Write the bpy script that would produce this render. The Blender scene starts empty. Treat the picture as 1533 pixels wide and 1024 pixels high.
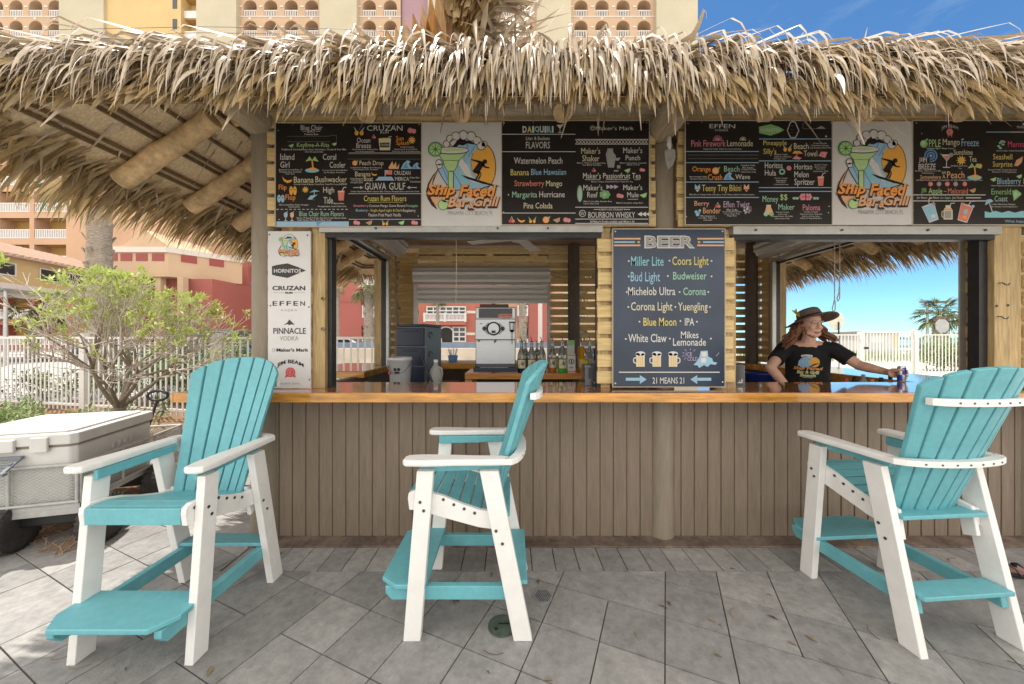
import bpy, math, random
from mathutils import Vector, Matrix, noise
R = math.radians
C = bpy.context.scene.collection
scene = bpy.context.scene
# ---------------------------------------------------------------- camera, sky, sun, exposure
H0, F = 1.43, 530.0            # eye height in m, focal length in pixels of the 1533 px wide photograph
cam = bpy.data.objects.new('camera', bpy.data.cameras.new('camera')); C.objects.link(cam)
cam.location = (0, 0, H0); cam.rotation_euler = (R(90), 0, 0)
cam.data.sensor_width = 36; cam.data.lens = 36*F/1533; cam.data.shift_y = -7/1533
cam.data.clip_start = 0.05; cam.data.clip_end = 8000
scene.camera = cam
SUN_EL, SUN_AZ = R(70), R(-50)   # azimuth clockwise from +Y: the sun stands behind the bar to the left
world = bpy.data.worlds.new('World'); scene.world = world; world.use_nodes = True
wn = world.node_tree.nodes; wl = world.node_tree.links
bg = wn['Background']; sky = wn.new('ShaderNodeTexSky'); sky.sky_type = 'NISHITA'; sky.sun_disc = False
sky.sun_elevation = SUN_EL; sky.sun_rotation = SUN_AZ; sky.altitude = 0; sky.air_density = 0.75; sky.dust_density = 0.0; sky.ozone_density = 3.0
# unseen bright cloud bank, added behind and beside the camera as fill light
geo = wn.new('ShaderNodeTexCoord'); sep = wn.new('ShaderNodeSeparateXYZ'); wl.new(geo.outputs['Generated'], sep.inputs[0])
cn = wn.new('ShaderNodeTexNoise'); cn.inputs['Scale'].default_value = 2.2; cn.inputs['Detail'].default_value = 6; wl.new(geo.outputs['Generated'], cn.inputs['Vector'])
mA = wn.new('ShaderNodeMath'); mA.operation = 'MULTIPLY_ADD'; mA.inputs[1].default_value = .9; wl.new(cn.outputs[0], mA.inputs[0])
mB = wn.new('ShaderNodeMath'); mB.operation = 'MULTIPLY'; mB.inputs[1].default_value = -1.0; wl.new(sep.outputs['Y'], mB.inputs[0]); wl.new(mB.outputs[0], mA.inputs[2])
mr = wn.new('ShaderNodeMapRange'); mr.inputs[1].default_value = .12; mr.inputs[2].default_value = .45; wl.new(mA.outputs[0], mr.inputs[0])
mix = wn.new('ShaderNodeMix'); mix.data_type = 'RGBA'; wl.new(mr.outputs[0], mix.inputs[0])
tint = wn.new('ShaderNodeVectorMath'); tint.operation = 'MULTIPLY'; tint.inputs[1].default_value = (.58, .88, 1.0); wl.new(sky.outputs[0], tint.inputs[0])
# faint high wisps over the blue
wm_ = wn.new('ShaderNodeMapping'); wm_.inputs['Scale'].default_value = (2.5, 2.5, 9); wl.new(geo.outputs['Generated'], wm_.inputs['Vector'])
wz = wn.new('ShaderNodeTexNoise'); wz.inputs['Scale'].default_value = 1.6; wz.inputs['Detail'].default_value = 7; wz.inputs['Roughness'].default_value = .6; wl.new(wm_.outputs[0], wz.inputs['Vector'])
wr0 = wn.new('ShaderNodeMapRange'); wr0.inputs[1].default_value = .48; wr0.inputs[2].default_value = .78; wr0.inputs[4].default_value = .45; wl.new(wz.outputs[0], wr0.inputs[0])
wx = wn.new('ShaderNodeMix'); wx.data_type = 'RGBA'; wl.new(wr0.outputs[0], wx.inputs[0]); wl.new(tint.outputs[0], wx.inputs[6]); wx.inputs[7].default_value = (3.2, 4.0, 4.6, 1)
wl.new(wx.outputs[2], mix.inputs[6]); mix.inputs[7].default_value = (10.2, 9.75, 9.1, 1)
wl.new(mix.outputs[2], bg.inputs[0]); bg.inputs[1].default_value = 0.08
sun = bpy.data.objects.new('sun', bpy.data.lights.new('sun', 'SUN')); C.objects.link(sun)
sd = Vector((math.sin(SUN_AZ)*math.cos(SUN_EL), math.cos(SUN_AZ)*math.cos(SUN_EL), math.sin(SUN_EL)))
sun.rotation_euler = sd.to_track_quat('Z', 'Y').to_euler(); sun.location = (0, 0, 30)
sun.data.energy = 2.35; sun.data.angle = R(0.5); sun.data.color = (1, 0.95, 0.87)
scene.view_settings.view_transform = 'Standard'; scene.view_settings.look = 'None'
scene.view_settings.exposure = 1.36; scene.view_settings.gamma = 1
scene.cycles.max_bounces = 8; scene.cycles.diffuse_bounces = 5; scene.cycles.transparent_max_bounces = 6
# ---------------------------------------------------------------- helpers
def at(px, py, Y): return Vector(((px-766.5)*Y/F, Y, H0-(py-505)*Y/F))
def gp(px, py, Z=0.0):
    Y = (H0-Z)*F/(py-505); return at(px, py, Y)
def lin(c): return tuple(((v/255)/12.92 if v/255 <= .04045 else ((v/255+.055)/1.055)**2.4) for v in c)
MATS = {}
def M(name, col, rough=.6, var=.15, scale=6, st=(1, 1, 1), bump=0, bscale=60, bst=None, metal=0, spec=.4, coat=0, transl=0, island=None, trans=0, blotch=0):
    if name in MATS: return MATS[name]
    m = bpy.data.materials.new(name); m.use_nodes = True; MATS[name] = m
    n, l = m.node_tree.nodes, m.node_tree.links
    p = n['Principled BSDF']; out = n['Material Output']
    p.inputs['Roughness'].default_value = rough; p.inputs['Metallic'].default_value = metal
    p.inputs['Specular IOR Level'].default_value = spec; p.inputs['Coat Weight'].default_value = coat; p.inputs['Coat Roughness'].default_value = .05
    p.inputs['Transmission Weight'].default_value = trans
    tc = n.new('ShaderNodeTexCoord'); mp = n.new('ShaderNodeMapping'); mp.inputs['Scale'].default_value = st
    l.new(tc.outputs['Object'], mp.inputs['Vector'])
    def nz(sc, det=5, vec=mp):
        t = n.new('ShaderNodeTexNoise'); t.inputs['Scale'].default_value = sc; t.inputs['Detail'].default_value = det
        t.inputs['Roughness'].default_value = .62
        l.new(vec.outputs[0], t.inputs['Vector']); return t
    if island:
        g = n.new('ShaderNodeNewGeometry'); cr = n.new('ShaderNodeValToRGB'); cr.color_ramp.interpolation = 'LINEAR'
        e = cr.color_ramp.elements
        for i, c in enumerate(island):
            pos = i/(len(island)-1)
            el = e[0] if i == 0 else (e[1] if i == len(island)-1 else e.new(pos))
            el.position = pos; el.color = (*c, 1)
        l.new(g.outputs['Random Per Island'], cr.inputs[0]); base = cr.outputs[0]
    else:
        rgb = n.new('ShaderNodeRGB'); rgb.outputs[0].default_value = (*col, 1); base = rgb.outputs[0]
    if var:
        t = nz(scale); mr = n.new('ShaderNodeMapRange'); mr.inputs[1].default_value = .3; mr.inputs[2].default_value = .7
        mr.inputs[3].default_value = 1-var; mr.inputs[4].default_value = 1+var
        l.new(t.outputs[0], mr.inputs[0])
        val = mr.outputs[0]
        if blotch:
            t2 = nz(scale*.23, 3); m2 = n.new('ShaderNodeMapRange'); m2.inputs[1].default_value = .35; m2.inputs[2].default_value = .65
            m2.inputs[3].default_value = 1-blotch; m2.inputs[4].default_value = 1+blotch*.6
            l.new(t2.outputs[0], m2.inputs[0]); mm = n.new('ShaderNodeMath'); mm.operation = 'MULTIPLY'
            l.new(val, mm.inputs[0]); l.new(m2.outputs[0], mm.inputs[1]); val = mm.outputs[0]
        mx = n.new('ShaderNodeVectorMath'); mx.operation = 'SCALE'
        l.new(base, mx.inputs[0]); l.new(val, mx.inputs['Scale']); base = mx.outputs[0]
    l.new(base, p.inputs['Base Color'])
    if bump:
        mp2 = mp
        if bst:
            mp2 = n.new('ShaderNodeMapping'); mp2.inputs['Scale'].default_value = bst; l.new(tc.outputs['Object'], mp2.inputs['Vector'])
        t = nz(bscale, 4, mp2); b = n.new('ShaderNodeBump'); b.inputs['Strength'].default_value = bump; b.inputs['Distance'].default_value = .01
        l.new(t.outputs[0], b.inputs['Height']); l.new(b.outputs[0], p.inputs['Normal'])
    if transl:
        tr = n.new('ShaderNodeBsdfTranslucent'); mix = n.new('ShaderNodeMixShader'); mix.inputs[0].default_value = transl
        l.new(base, tr.inputs[0]); l.new(p.outputs[0], mix.inputs[1]); l.new(tr.outputs[0], mix.inputs[2]); l.new(mix.outputs[0], out.inputs[0])
    return m
GLY = {}
def glyphs(s, off=0.0, shear=0.0, res=2):
    k = (s, off, shear, res)
    if k not in GLY:
        c = bpy.data.curves.new('t', 'FONT'); c.body = s; c.offset = off; c.shear = shear; c.resolution_u = res; c.fill_mode = 'FRONT'
        o = bpy.data.objects.new('t', c); me = bpy.data.meshes.new_from_object(o)
        vs = [(v.co.x, v.co.y) for v in me.vertices]; fs = [tuple(p.vertices) for p in me.polygons]
        bpy.data.objects.remove(o); bpy.data.curves.remove(c); bpy.data.meshes.remove(me)
        x0 = min(v[0] for v in vs); x1 = max(v[0] for v in vs); y0 = min(v[1] for v in vs); y1 = max(v[1] for v in vs)
        GLY[k] = ([((v[0]-x0)/(x1-x0+1e-9), (v[1]-y0)/(y1-y0+1e-9)) for v in vs], fs)
    return GLY[k]
def frame(d):
    d = d.normalized(); a = Vector((0, 0, 1)) if abs(d.z) < .95 else Vector((1, 0, 0))
    u = d.cross(a).normalized(); return u, u.cross(d).normalized()
class MB:
    def __init__(s): s.v = []; s.f = []; s.m = []; s.s = []
    def add(s, vs, fs, mi=0, smooth=False, T=None):
        b = len(s.v); s.v += [tuple(T @ Vector(v)) if T else tuple(v) for v in vs]
        for f in fs: s.f.append(tuple(b+i for i in f)); s.m.append(mi); s.s.append(smooth)
    def box(s, x0, x1, y0, y1, z0, z1, mi=0, T=None):
        s.add([(x, y, z) for z in (z0, z1) for y in (y0, y1) for x in (x0, x1)],
              [(0, 2, 3, 1), (4, 5, 7, 6), (0, 1, 5, 4), (2, 6, 7, 3), (0, 4, 6, 2), (1, 3, 7, 5)], mi, False, T)
    def bar(s, p0, p1, w, h, mi=0, up=(0, 0, 1)):
        p0 = Vector(p0); p1 = Vector(p1); d = (p1-p0).normalized(); up = Vector(up); a = d.cross(up).normalized(); b = a.cross(d).normalized()
        vs = [p + a*(i*w/2) + b*(j*h/2) for p in (p0, p1) for i, j in ((-1, -1), (1, -1), (1, 1), (-1, 1))]
        s.add(vs, [(3, 2, 1, 0), (4, 5, 6, 7), (0, 1, 5, 4), (1, 2, 6, 5), (2, 3, 7, 6), (3, 0, 4, 7)], mi)
    def tube(s, pts, rad, n=8, mi=0, cap=True, smooth=True, cmi=None, sq=1.0):
        pts = [Vector(p) for p in pts]; k = len(pts)
        if not isinstance(rad, (list, tuple)): rad = [rad]*k
        vs = []; d = (pts[1]-pts[0]); u, w = frame(d)
        for i, p in enumerate(pts):
            d = (pts[min(i+1, k-1)]-pts[max(i-1, 0)]).normalized()
            u = (u - d*u.dot(d)).normalized(); w = d.cross(u)
            vs += [p + (u*math.cos(2*math.pi*j/n) + w*math.sin(2*math.pi*j/n)*sq)*rad[i] for j in range(n)]
        fs = [(i*n+j, i*n+(j+1) % n, (i+1)*n+(j+1) % n, (i+1)*n+j) for i in range(k-1) for j in range(n)]
        s.add(vs, fs, mi, smooth)
        if cap:
            s.add(vs[:n], [tuple(range(n))[::-1]], mi if cmi is None else cmi); s.add(vs[-n:], [tuple(range(n))], mi if cmi is None else cmi)
    def cyl(s, p0, p1, r0, r1=None, n=12, mi=0, cmi=None): s.tube([p0, p1], [r0, r0 if r1 is None else r1], n, mi, True, True, cmi)
    def lathe(s, prof, c=(0, 0, 0), n=16, mi=0, T=None, smooth=True):
        vs = [(c[0]+r*math.cos(2*math.pi*j/n), c[1]+r*math.sin(2*math.pi*j/n), c[2]+z) for r, z in prof for j in range(n)]
        fs = [(i*n+j, i*n+(j+1) % n, (i+1)*n+(j+1) % n, (i+1)*n+j) for i in range(len(prof)-1) for j in range(n)]
        fs += [tuple(range(n))[::-1], tuple((len(prof)-1)*n+j for j in range(n))]
        s.add(vs, fs, mi, smooth, T)
    def ell(s, c, r, nu=12, nv=8, mi=0, T=None):
        vs = [(c[0], c[1], c[2]-r[2])]
        for i in range(1, nv):
            a = math.pi*i/nv
            vs += [(c[0]+r[0]*math.sin(a)*math.cos(2*math.pi*j/nu), c[1]+r[1]*math.sin(a)*math.sin(2*math.pi*j/nu), c[2]-r[2]*math.cos(a)) for j in range(nu)]
        vs.append((c[0], c[1], c[2]+r[2])); t = len(vs)-1
        fs = [(0, 1+(j+1) % nu, 1+j) for j in range(nu)] + [(1+i*nu+j, 1+i*nu+(j+1) % nu, 1+(i+1)*nu+(j+1) % nu, 1+(i+1)*nu+j) for i in range(nv-2) for j in range(nu)]
        fs += [(1+(nv-2)*nu+j, 1+(nv-2)*nu+(j+1) % nu, t) for j in range(nu)]
        s.add(vs, fs, mi, True, T)
    def prism(s, poly, ax, c0, c1, mi=0, T=None):
        def mk(p, c): return (c, p[0], p[1]) if ax == 'x' else ((p[0], c, p[1]) if ax == 'y' else (p[0], p[1], c))
        n = len(poly); vs = [mk(p, c0) for p in poly]+[mk(p, c1) for p in poly]
        s.add(vs, [tuple(range(n))[::-1], tuple(range(n, 2*n))]+[(i, (i+1) % n, n+(i+1) % n, n+i) for i in range(n)], mi, False, T)
    def quad(s, a, b, c, d, mi=0): s.add([a, b, c, d], [(0, 1, 2, 3)], mi)
    def build(s, name, mats, parent=None, bevel=0, segs=2):
        if not isinstance(mats, (list, tuple)): mats = [mats]
        o0 = Vector((0, 0, 0))
        if parent is not None:
            q = parent
            while q is not None: o0 += q.location; q = q.parent
        elif s.v:
            xs = [v[0] for v in s.v]; ys = [v[1] for v in s.v]
            o0 = Vector(((min(xs)+max(xs))/2, (min(ys)+max(ys))/2, min(v[2] for v in s.v)))
        me = bpy.data.meshes.new(name)
        me.from_pydata([(v[0]-o0.x, v[1]-o0.y, v[2]-o0.z) for v in s.v], [], s.f)
        for m in mats: me.materials.append(m)
        me.polygons.foreach_set('material_index', s.m); me.polygons.foreach_set('use_smooth', s.s)
        me.update()
        o = bpy.data.objects.new(name, me); C.objects.link(o)
        if parent is not None: o.parent = parent
        else: o.location = o0
        if bevel:
            b = o.modifiers.new('bevel', 'BEVEL'); b.width = bevel; b.segments = segs; b.limit_method = 'ANGLE'; b.angle_limit = R(40)
        return o
def tag(o, label, cat, group=None):
    o['label'] = label; o['category'] = cat
    if group: o['group'] = group
    return o
def thing(name, label, cat, loc=(0, 0, 0), group=None):
    o = bpy.data.objects.new(name, None); C.objects.link(o); o.location = loc; o.empty_display_size = .1
    return tag(o, label, cat, group)
def struct(o, kind='structure'):
    o['kind'] = kind; return o
def dup(root, loc, rotz, label, scale=None):
    r = root.copy(); C.objects.link(r); r.location = loc; r.rotation_euler = (0, 0, rotz); r['label'] = label
    if scale: r.scale = (scale,)*3
    for ch in list(root.children):
        c = ch.copy(); C.objects.link(c); c.parent = r
        for g in list(ch.children):
            d = g.copy(); C.objects.link(d); d.parent = c
    return r
def clip(poly, a, b, c):          # keep a*x+b*y <= c
    out = []
    for i in range(len(poly)):
        p, q = poly[i], poly[(i+1) % len(poly)]; dp = a*p[0]+b*p[1]-c; dq = a*q[0]+b*q[1]-c
        if dp <= 0: out.append(p)
        if dp*dq < 0:
            t = dp/(dp-dq); out.append((p[0]+t*(q[0]-p[0]), p[1]+t*(q[1]-p[1])))
    return out
INK = {'white': (.60, .58, .55), 'grey': (.30, .29, .28), 'dark': (.035, .033, .035), 'black': (.012, .011, .011), 'yellow': (.62, .52, .16), 'cream': (.60, .55, .38),
       'orange': (.80, .31, .07), 'amber': (.72, .36, .06), 'peach': (.68, .38, .22), 'pink': (.62, .25, .30), 'hot': (.70, .08, .20), 'red': (.55, .06, .06), 'coral': (.62, .20, .15),
       'lblue': (.28, .46, .60), 'blue': (.10, .28, .55), 'aqua': (.22, .50, .55), 'green': (.22, .45, .16), 'lgreen': (.40, .58, .26), 'mint': (.30, .52, .38), 'dgreen': (.06, .20, .06), 'brown': (.06, .022, .012), 'panel': (.58, .56, .545), 'navy': (.012, .02, .045), 'lav': (.45, .36, .50)}
def ink(c): return M('ink_'+c, INK[c], .55, .05, 30)
class Draw:
    def __init__(s, Y=0, mp=None):
        s.mb = MB(); s.mats = []; s.mp = mp or (lambda px, py, l: at(px, py, Y-l*0.0005)); s.crop(0, 0, 1)
    def crop(s, ox, oy, k): s.ox, s.oy, s.k = ox, oy, k; return s
    def P(s, x, y, l): return s.mp(s.ox+x/s.k, s.oy+y/s.k, l)
    def mi(s, c):
        m = ink(c)
        if m not in s.mats: s.mats.append(m)
        return s.mats.index(m)
    def poly(s, pts, c, l=1): s.mb.add([s.P(x, y, l) for x, y in pts], [tuple(range(len(pts)))], s.mi(c))
    def rect(s, x0, y0, x1, y1, c, l=1): s.poly([(x0, y0), (x1, y0), (x1, y1), (x0, y1)], c, l)
    def disc(s, cx, cy, r, c, l=1, ry=None, n=16): s.poly([(cx+r*math.cos(2*math.pi*i/n), cy+(ry or r)*math.sin(2*math.pi*i/n)) for i in range(n)], c, l)
    def line(s, pts, w, c, l=1):
        for (x0, y0), (x1, y1) in zip(pts, pts[1:]):
            d = math.hypot(x1-x0, y1-y0) or 1; a, b = -(y1-y0)/d*w/2, (x1-x0)/d*w/2
            s.poly([(x0+a, y0+b), (x1+a, y1+b), (x1-a, y1-b), (x0-a, y0-b)], c, l)
    def text(s, t, x0, y0, x1, y1, c, l=2, off=0.0, shear=0.0, res=2, arch=0):
        vs, fs = glyphs(t, off, shear, res)
        s.mb.add([s.P(x0+u*(x1-x0), y1-v*(y1-y0)+arch*(2*u-1)**2, l) for u, v in vs], fs, s.mi(c))
    def texts(s, rows, l=2, **k):
        for t, x0, y0, x1, y1, c in rows: s.text(t, x0, y0, x1, y1, c, l, **k)
    def build(s, parent, name='lettering'): return s.mb.build(name, s.mats, parent)
# ---------------------------------------------------------------- materials
TH = [(.44, .36, .27), (.64, .57, .48), (.33, .22, .12), (.72, .67, .60), (.55, .43, .27), (.78, .745, .69), (.48, .39, .28)]
thatch = M('thatch', (.4, .3, .2), .36, .25, 14, (1, 1, 1), spec=.6, transl=.15, island=TH)
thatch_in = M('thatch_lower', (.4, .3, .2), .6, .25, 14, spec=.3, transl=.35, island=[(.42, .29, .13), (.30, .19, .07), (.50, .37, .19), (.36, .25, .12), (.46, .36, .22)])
thatch_core = M('thatch_core', (.16, .10, .055), .9, .5, 30, (1, 1, 1), bump=.6, bscale=50)
deck_m = M('deck_matting', (.68, .53, .33), .8, .22, 9, (2, 9, 9), bump=.5, bscale=90, bst=(1, 3, 1))
log_m = M('peeled_log', (.52, .36, .185), .65, .3, 7, (3, 3, 3), bump=.5, bscale=14, bst=(1, 1, 4), blotch=.25)
logx_m = M('beam_log', (.34, .27, .18), .65, .3, 9, (.7, 6, 6), bump=.5, bscale=20, bst=(.6, 6, 6), blotch=.2)
purlin_m = M('purlin', (.19, .125, .065), .8, .3, 20)
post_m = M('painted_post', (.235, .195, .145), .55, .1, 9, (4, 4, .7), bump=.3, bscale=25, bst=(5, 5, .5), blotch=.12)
siding_m = M('painted_siding', (.212, .164, .121), .6, .13, 14, (6, 6, .5), bump=.35, bscale=60, bst=(9, 9, .4), blotch=.1)
SL = [(.60, .43, .19), (.66, .50, .26), (.54, .37, .145), (.71, .56, .33), (.62, .46, .22)]
slatx_m = M('slat_wood_x', SL[0], .65, .22, 7, (1, 9, 9), bump=.3, bscale=20, bst=(1, 12, 12), island=SL)
slaty_m = M('slat_wood_y', SL[0], .65, .22, 7, (9, 1, 9), bump=.3, bscale=20, bst=(12, 1, 12), island=SL)
pine_m = M('pine_post', (.44, .315, .15), .6, .3, 8, (9, 9, .7), bump=.3, bscale=18, bst=(11, 11, .8), blotch=.12)
counter_m = M('varnished_counter', (.40, .16, .045), .12, .35, 6, (.8, 9, 9), coat=.9, spec=.6, blotch=.35)
cedge_m = M('counter_edge', (.58, .27, .055), .18, .3, 5, (1, 9, 9), coat=.6, blotch=.35)
alu_m = M('galvanised_steel', (.42, .42, .40), .38, .1, 12, metal=.6)
shut_m = M('shutter_steel', (.50, .49, .47), .45, .08, 10, (.5, 8, 8), metal=.3)
track_m = M('dark_track', (.03, .03, .032), .4, .2, 20, metal=.3)
dark_m = M('dark_ply', (.05, .032, .02), .8, .3, 8)
ceil_m = M('ceiling_ply', (.24, .155, .09), .7, .25, 5, (.6, 5, 1))
white_m = M('white_plastic_board', (.74, .73, .71), .45, .05, 12, bump=.08, bscale=90)
teal_m = M('teal_plastic_board', (.135, .40, .45), .45, .07, 12, (3, 3, 3), bump=.10, bscale=120, blotch=.05)
black_m = M('black_plastic', (.016, .016, .017), .4, .1, 20)
bolt_m = M('bolt', (.10, .10, .10), .4, 0, metal=.7)
steel_m = M('stainless', (.36, .375, .39), .34, .06, 9, (1, 1, 12), metal=.9)
rope_m = M('rope', (.42, .36, .28), .8, .2, 60)
PAV = [(.225, .220, .215), (.30, .298, .295), (.265, .24, .22), (.36, .357, .352), (.195, .19, .185), (.29, .286, .28), (.32, .31, .295)]
pav_m = M('paver', PAV[0], .75, .2, 26, bump=.3, bscale=170, island=PAV, blotch=.10)
joint_m = M('joint_sand', (.155, .14, .12), .9, .3, 40)
conc_m = M('concrete', (.42, .41, .39), .85, .12, .5, blotch=.1)
sand_m = M('beach_sand', (.54, .51, .45), .9, .1, 2)
mulch_m = M('pine_straw', (.20, .115, .06), .9, .45, 40, (1, 1, 1), bump=1, bscale=45)
needle_m = M('pine_needles', (.3, .2, .1), .8, .1, 20, island=[(.30, .17, .09), (.42, .27, .16), (.22, .12, .06), (.48, .35, .24)])
LEAF = [(.38, .46, .10), (.50, .54, .15), (.28, .37, .08), (.58, .60, .22), (.42, .47, .16)]
leaf_m = M('shrub_leaf', LEAF[0], .5, .1, 10, transl=.35, island=LEAF)
hedge_m = M('hedge_leaf', LEAF[0], .5, .1, 10, transl=.25, island=[(.08, .13, .035), (.14, .2, .05), (.06, .10, .03), (.20, .26, .09)])
cover_m = M('groundcover_leaf', LEAF[0], .5, .1, 10, transl=.3, island=[(.12, .2, .05), (.22, .31, .10), (.09, .15, .05), (.30, .36, .17)])
frond_m = M('palm_frond', LEAF[0], .5, .1, 10, transl=.25, island=[(.10, .14, .045), (.17, .19, .07), (.07, .10, .03), (.24, .24, .11)])
bark_m = M('bark', (.25, .20, .155), .85, .35, 18, (3, 3, .7), bump=.6, bscale=30)
twig_m = M('pale_twigs', (.50, .44, .38), .8, .2, 20)
palmbark_m = M('palm_bark', (.30, .25, .20), .9, .45, 9, (1, 1, 4), bump=1, bscale=12, bst=(2, 2, 8))
fence_m = M('white_aluminium', (.66, .65, .62), .45, .05, 8)
# ---------------------------------------------------------------- ground
g = MB(); g.quad((-3000, -400, -.05), (3000, -400, -.05), (3000, 4000, -.05), (-3000, 4000, -.05)); struct(g.build('ground', sand_m))
g = MB(); g.quad((26, 48, -.03), (3000, 48, -.03), (3000, 4000, -.03), (60, 4000, -.03))
sea_m = M('sea_water', (.02, .16, .24), .12, .2, .05, bump=.3, bscale=1.5); struct(g.build('sea', sea_m))
g = MB(); g.quad((-70, 7.9, -.04), (14, 7.9, -.04), (14, 46, -.04), (-70, 46, -.04)); struct(g.build('parking_lot', conc_m))
asph_m = M('asphalt', (.085, .085, .09), .85, .15, 3)
g = MB(); g.quad((-40, 21, -.036), (10, 21, -.036), (10, 26.5, -.036), (-40, 26.5, -.036)); struct(g.build('road', asph_m))
g = MB(); g.quad((-6, -3, -.012), (7, -3, -.012), (7, 9, -.012), (-6, 9, -.012)); struct(g.build('paving_bed', joint_m))
rng = random.Random(3)
pv = MB(); pit = .2835; av = Vector((.399, .917)); bv = Vector((.917, -.399)); O = Vector((.7835, 1.811)); gap = .003
used = set()
for i in range(-30, 32):
    for j in range(-32, 28):
        if (i, j) in used: continue
        ni = nj = 1
        r = rng.random()
        if r < .07 and (i+1, j) not in used: ni = 2; used.add((i+1, j))
        elif r < .12 and (i, j+1) not in used: nj = 2; used.add((i, j+1))
        cs = [(i, j), (i+ni, j), (i+ni, j+nj), (i, j+nj)]
        sg = [(1, 1), (-1, 1), (-1, -1), (1, -1)]
        poly = [tuple(O + av*(pit*a+gap*sa) + bv*(pit*b+gap*sb)) for (a, b), (sa, sb) in zip(cs, sg)]
        mx = max(p[0] for p in poly)
        if mx > -1.78:
            side = clip(clip(poly, 0, -1, -2.166), 1, 0, -1.79) if max(p[1] for p in poly) > 2.17 else []
            if len(side) > 2 and min(p[1] for p in side) < 6.5: pv.prism(side, 'z', -.02, 0)
            poly = clip(poly, 0, 1, 2.163)
        elif min(p[1] for p in poly) > 6.8: continue
        poly = clip(poly, -1, 0, 5.9) if len(poly) > 2 else poly
        poly = clip(poly, 0, -1, 2.6) if len(poly) > 2 else poly
        poly = clip(poly, 1, 0, 6.6) if len(poly) > 2 else poly
        if len(poly) < 3: continue
        z = rng.uniform(-.0012, .0012)
        pv.prism(poly, 'z', -.02, z)
struct(pv.build('paving', pav_m))
bd = MB(); x = -1.78; k = 0
while x < 6.5:
    bd.box(x+.003, x+.1435, 2.168, 2.404, -.02, rng.uniform(-.001, .002)); x += .1465
struct(bd.build('paving_border', pav_m))
g = MB(); g.box(-1.8, 6.5, 2.407, 2.56, -.02, .012); struct(g.build('soil_strip', M('damp_soil', (.165, .12, .095), .9, .4, 16, blotch=.3, bump=.6, bscale=40)))
g = MB(); nx, ny = 60, 40
for j in range(ny+1):
    for i in range(nx+1):
        X = -13+9.78*i/nx; Y = 2.35+5.3*j/ny
        k_ = min(1, max(0, (Y-2.35)/.5)); g.v.append((X, Y, .006+k_*(.022+.04*noise.noise((X*1.6, Y*1.6, 0))+.02*noise.noise((X*6, Y*6, 3))) - (0 if i < nx else .05)))
for j in range(ny):
    for i in range(nx): g.f.append((j*(nx+1)+i, j*(nx+1)+i+1, (j+1)*(nx+1)+i+1, (j+1)*(nx+1)+i)); g.m.append(0); g.s.append(True)
struct(g.build('mulch_bed', mulch_m))
g = MB()
for _ in range(5200):
    X = rng.uniform(-6.2, -3.16) if rng.random() < .8 else rng.uniform(-3.16, -2.95); Y = rng.uniform(2.32, 5.4); a = rng.uniform(0, math.pi); L = rng.uniform(.04, .1); k_ = min(1, max(0, (Y-2.35)/.5)); z = .014+k_*(.03+.04*noise.noise((X*1.6, Y*1.6, 0))) if X < -3.2 else .008
    dx, dy = math.cos(a)*L, math.sin(a)*L; w = .0022; dz = rng.uniform(-.015, .03)
    g.add([(X-dx-dy/L*w, Y-dy+dx/L*w, z-dz), (X-dx+dy/L*w, Y-dy-dx/L*w, z-dz), (X+dx+dy/L*w, Y+dy-dx/L*w, z+dz), (X+dx-dy/L*w, Y+dy+dx/L*w, z+dz)], [(0, 1, 2, 3)])
struct(g.build('pine_needles', needle_m), 'stuff')
g = MB()
for _ in range(70):
    X = rng.uniform(-3.0, 3.4); Y = rng.uniform(1.3, 2.45) if X > -1.75 else rng.uniform(1.3, 3.6); a = rng.uniform(0, 6.28); L = rng.uniform(.008, .03); w = L*rng.uniform(.15, .4); c_, s_ = math.cos(a), math.sin(a)
    g.add([(X-c_*L, Y-s_*L, .0035), (X+s_*w, Y-c_*w, .008), (X+c_*L, Y+s_*L, .004), (X-s_*w, Y+c_*w, .010)], [(0, 1, 2, 3)])
for _ in range(16):
    X = rng.uniform(-2.6, 3.2); Y = rng.uniform(1.4, 2.4); a = rng.uniform(0, 6.28); g.tube([(X+math.cos(a+.25*k)*.03*k, Y+math.sin(a+.25*k)*.03*k, .005) for k in range(4)], .0016, 4)
struct(g.build('leaf_litter', M('dry_litter', (.1, .06, .03), .8, .1, 20, island=[(.10, .06, .03), (.20, .14, .07), (.05, .035, .025), (.28, .22, .13)])), 'stuff')
# ---------------------------------------------------------------- the beach bar
YW = 2.53; XL, XR = -1.70, 3.56; YB = 5.14; EL, ER, EF, EB, EZ, PT = -2.68, 4.5, 1.57, 6.1, 2.50, .66
bar = thing('beach_bar', 'open air beach bar hut with thatched roof, wooden counter and taupe siding', 'bar', (1.0, 2.53, 0))
def part(mb, name, mats, par=bar, **k): return mb.build(name, mats, par, **k)
# front siding with routed grooves
def grooved(x0, x1, y, z0, z1, pitch=.0955, ph=0):
    b = MB(); prof = [(x0, 0)]; x = x0+.03+ph
    while x < x1-.02: prof += [(x, 0), (x+.0015, .009), (x+.0095, .009), (x+.011, 0)]; x += pitch
    prof.append((x1, 0)); n = len(prof)
    b.v = [(p[0], y+p[1], z) for z in (z0, z1) for p in prof]
    b.f = [(i, i+1, n+i+1, n+i) for i in range(n-1)]; b.m = [0]*(n-1); b.s = [False]*(n-1)
    b.box(x0, x1, y+.02, y+.08, z0, z1); return b
part(grooved(-1.70, 1.0, YW, .01, 1.012), 'front_siding', siding_m)
part(grooved(1.16, 3.72, YW+.002, .01, 1.012, ph=.012), 'front_siding', siding_m)
b = MB(); b.box(XL-.02, XL+.05, YW+.1, YB, 0, 1.01); b.box(XR-.05, XR+.02, YW+.1, YB, 0, 1.01); b.box(XL+.06, XR-.06, YB-.05, YB+.02, 0, 1.01); part(b, 'low_wall', siding_m)
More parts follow.
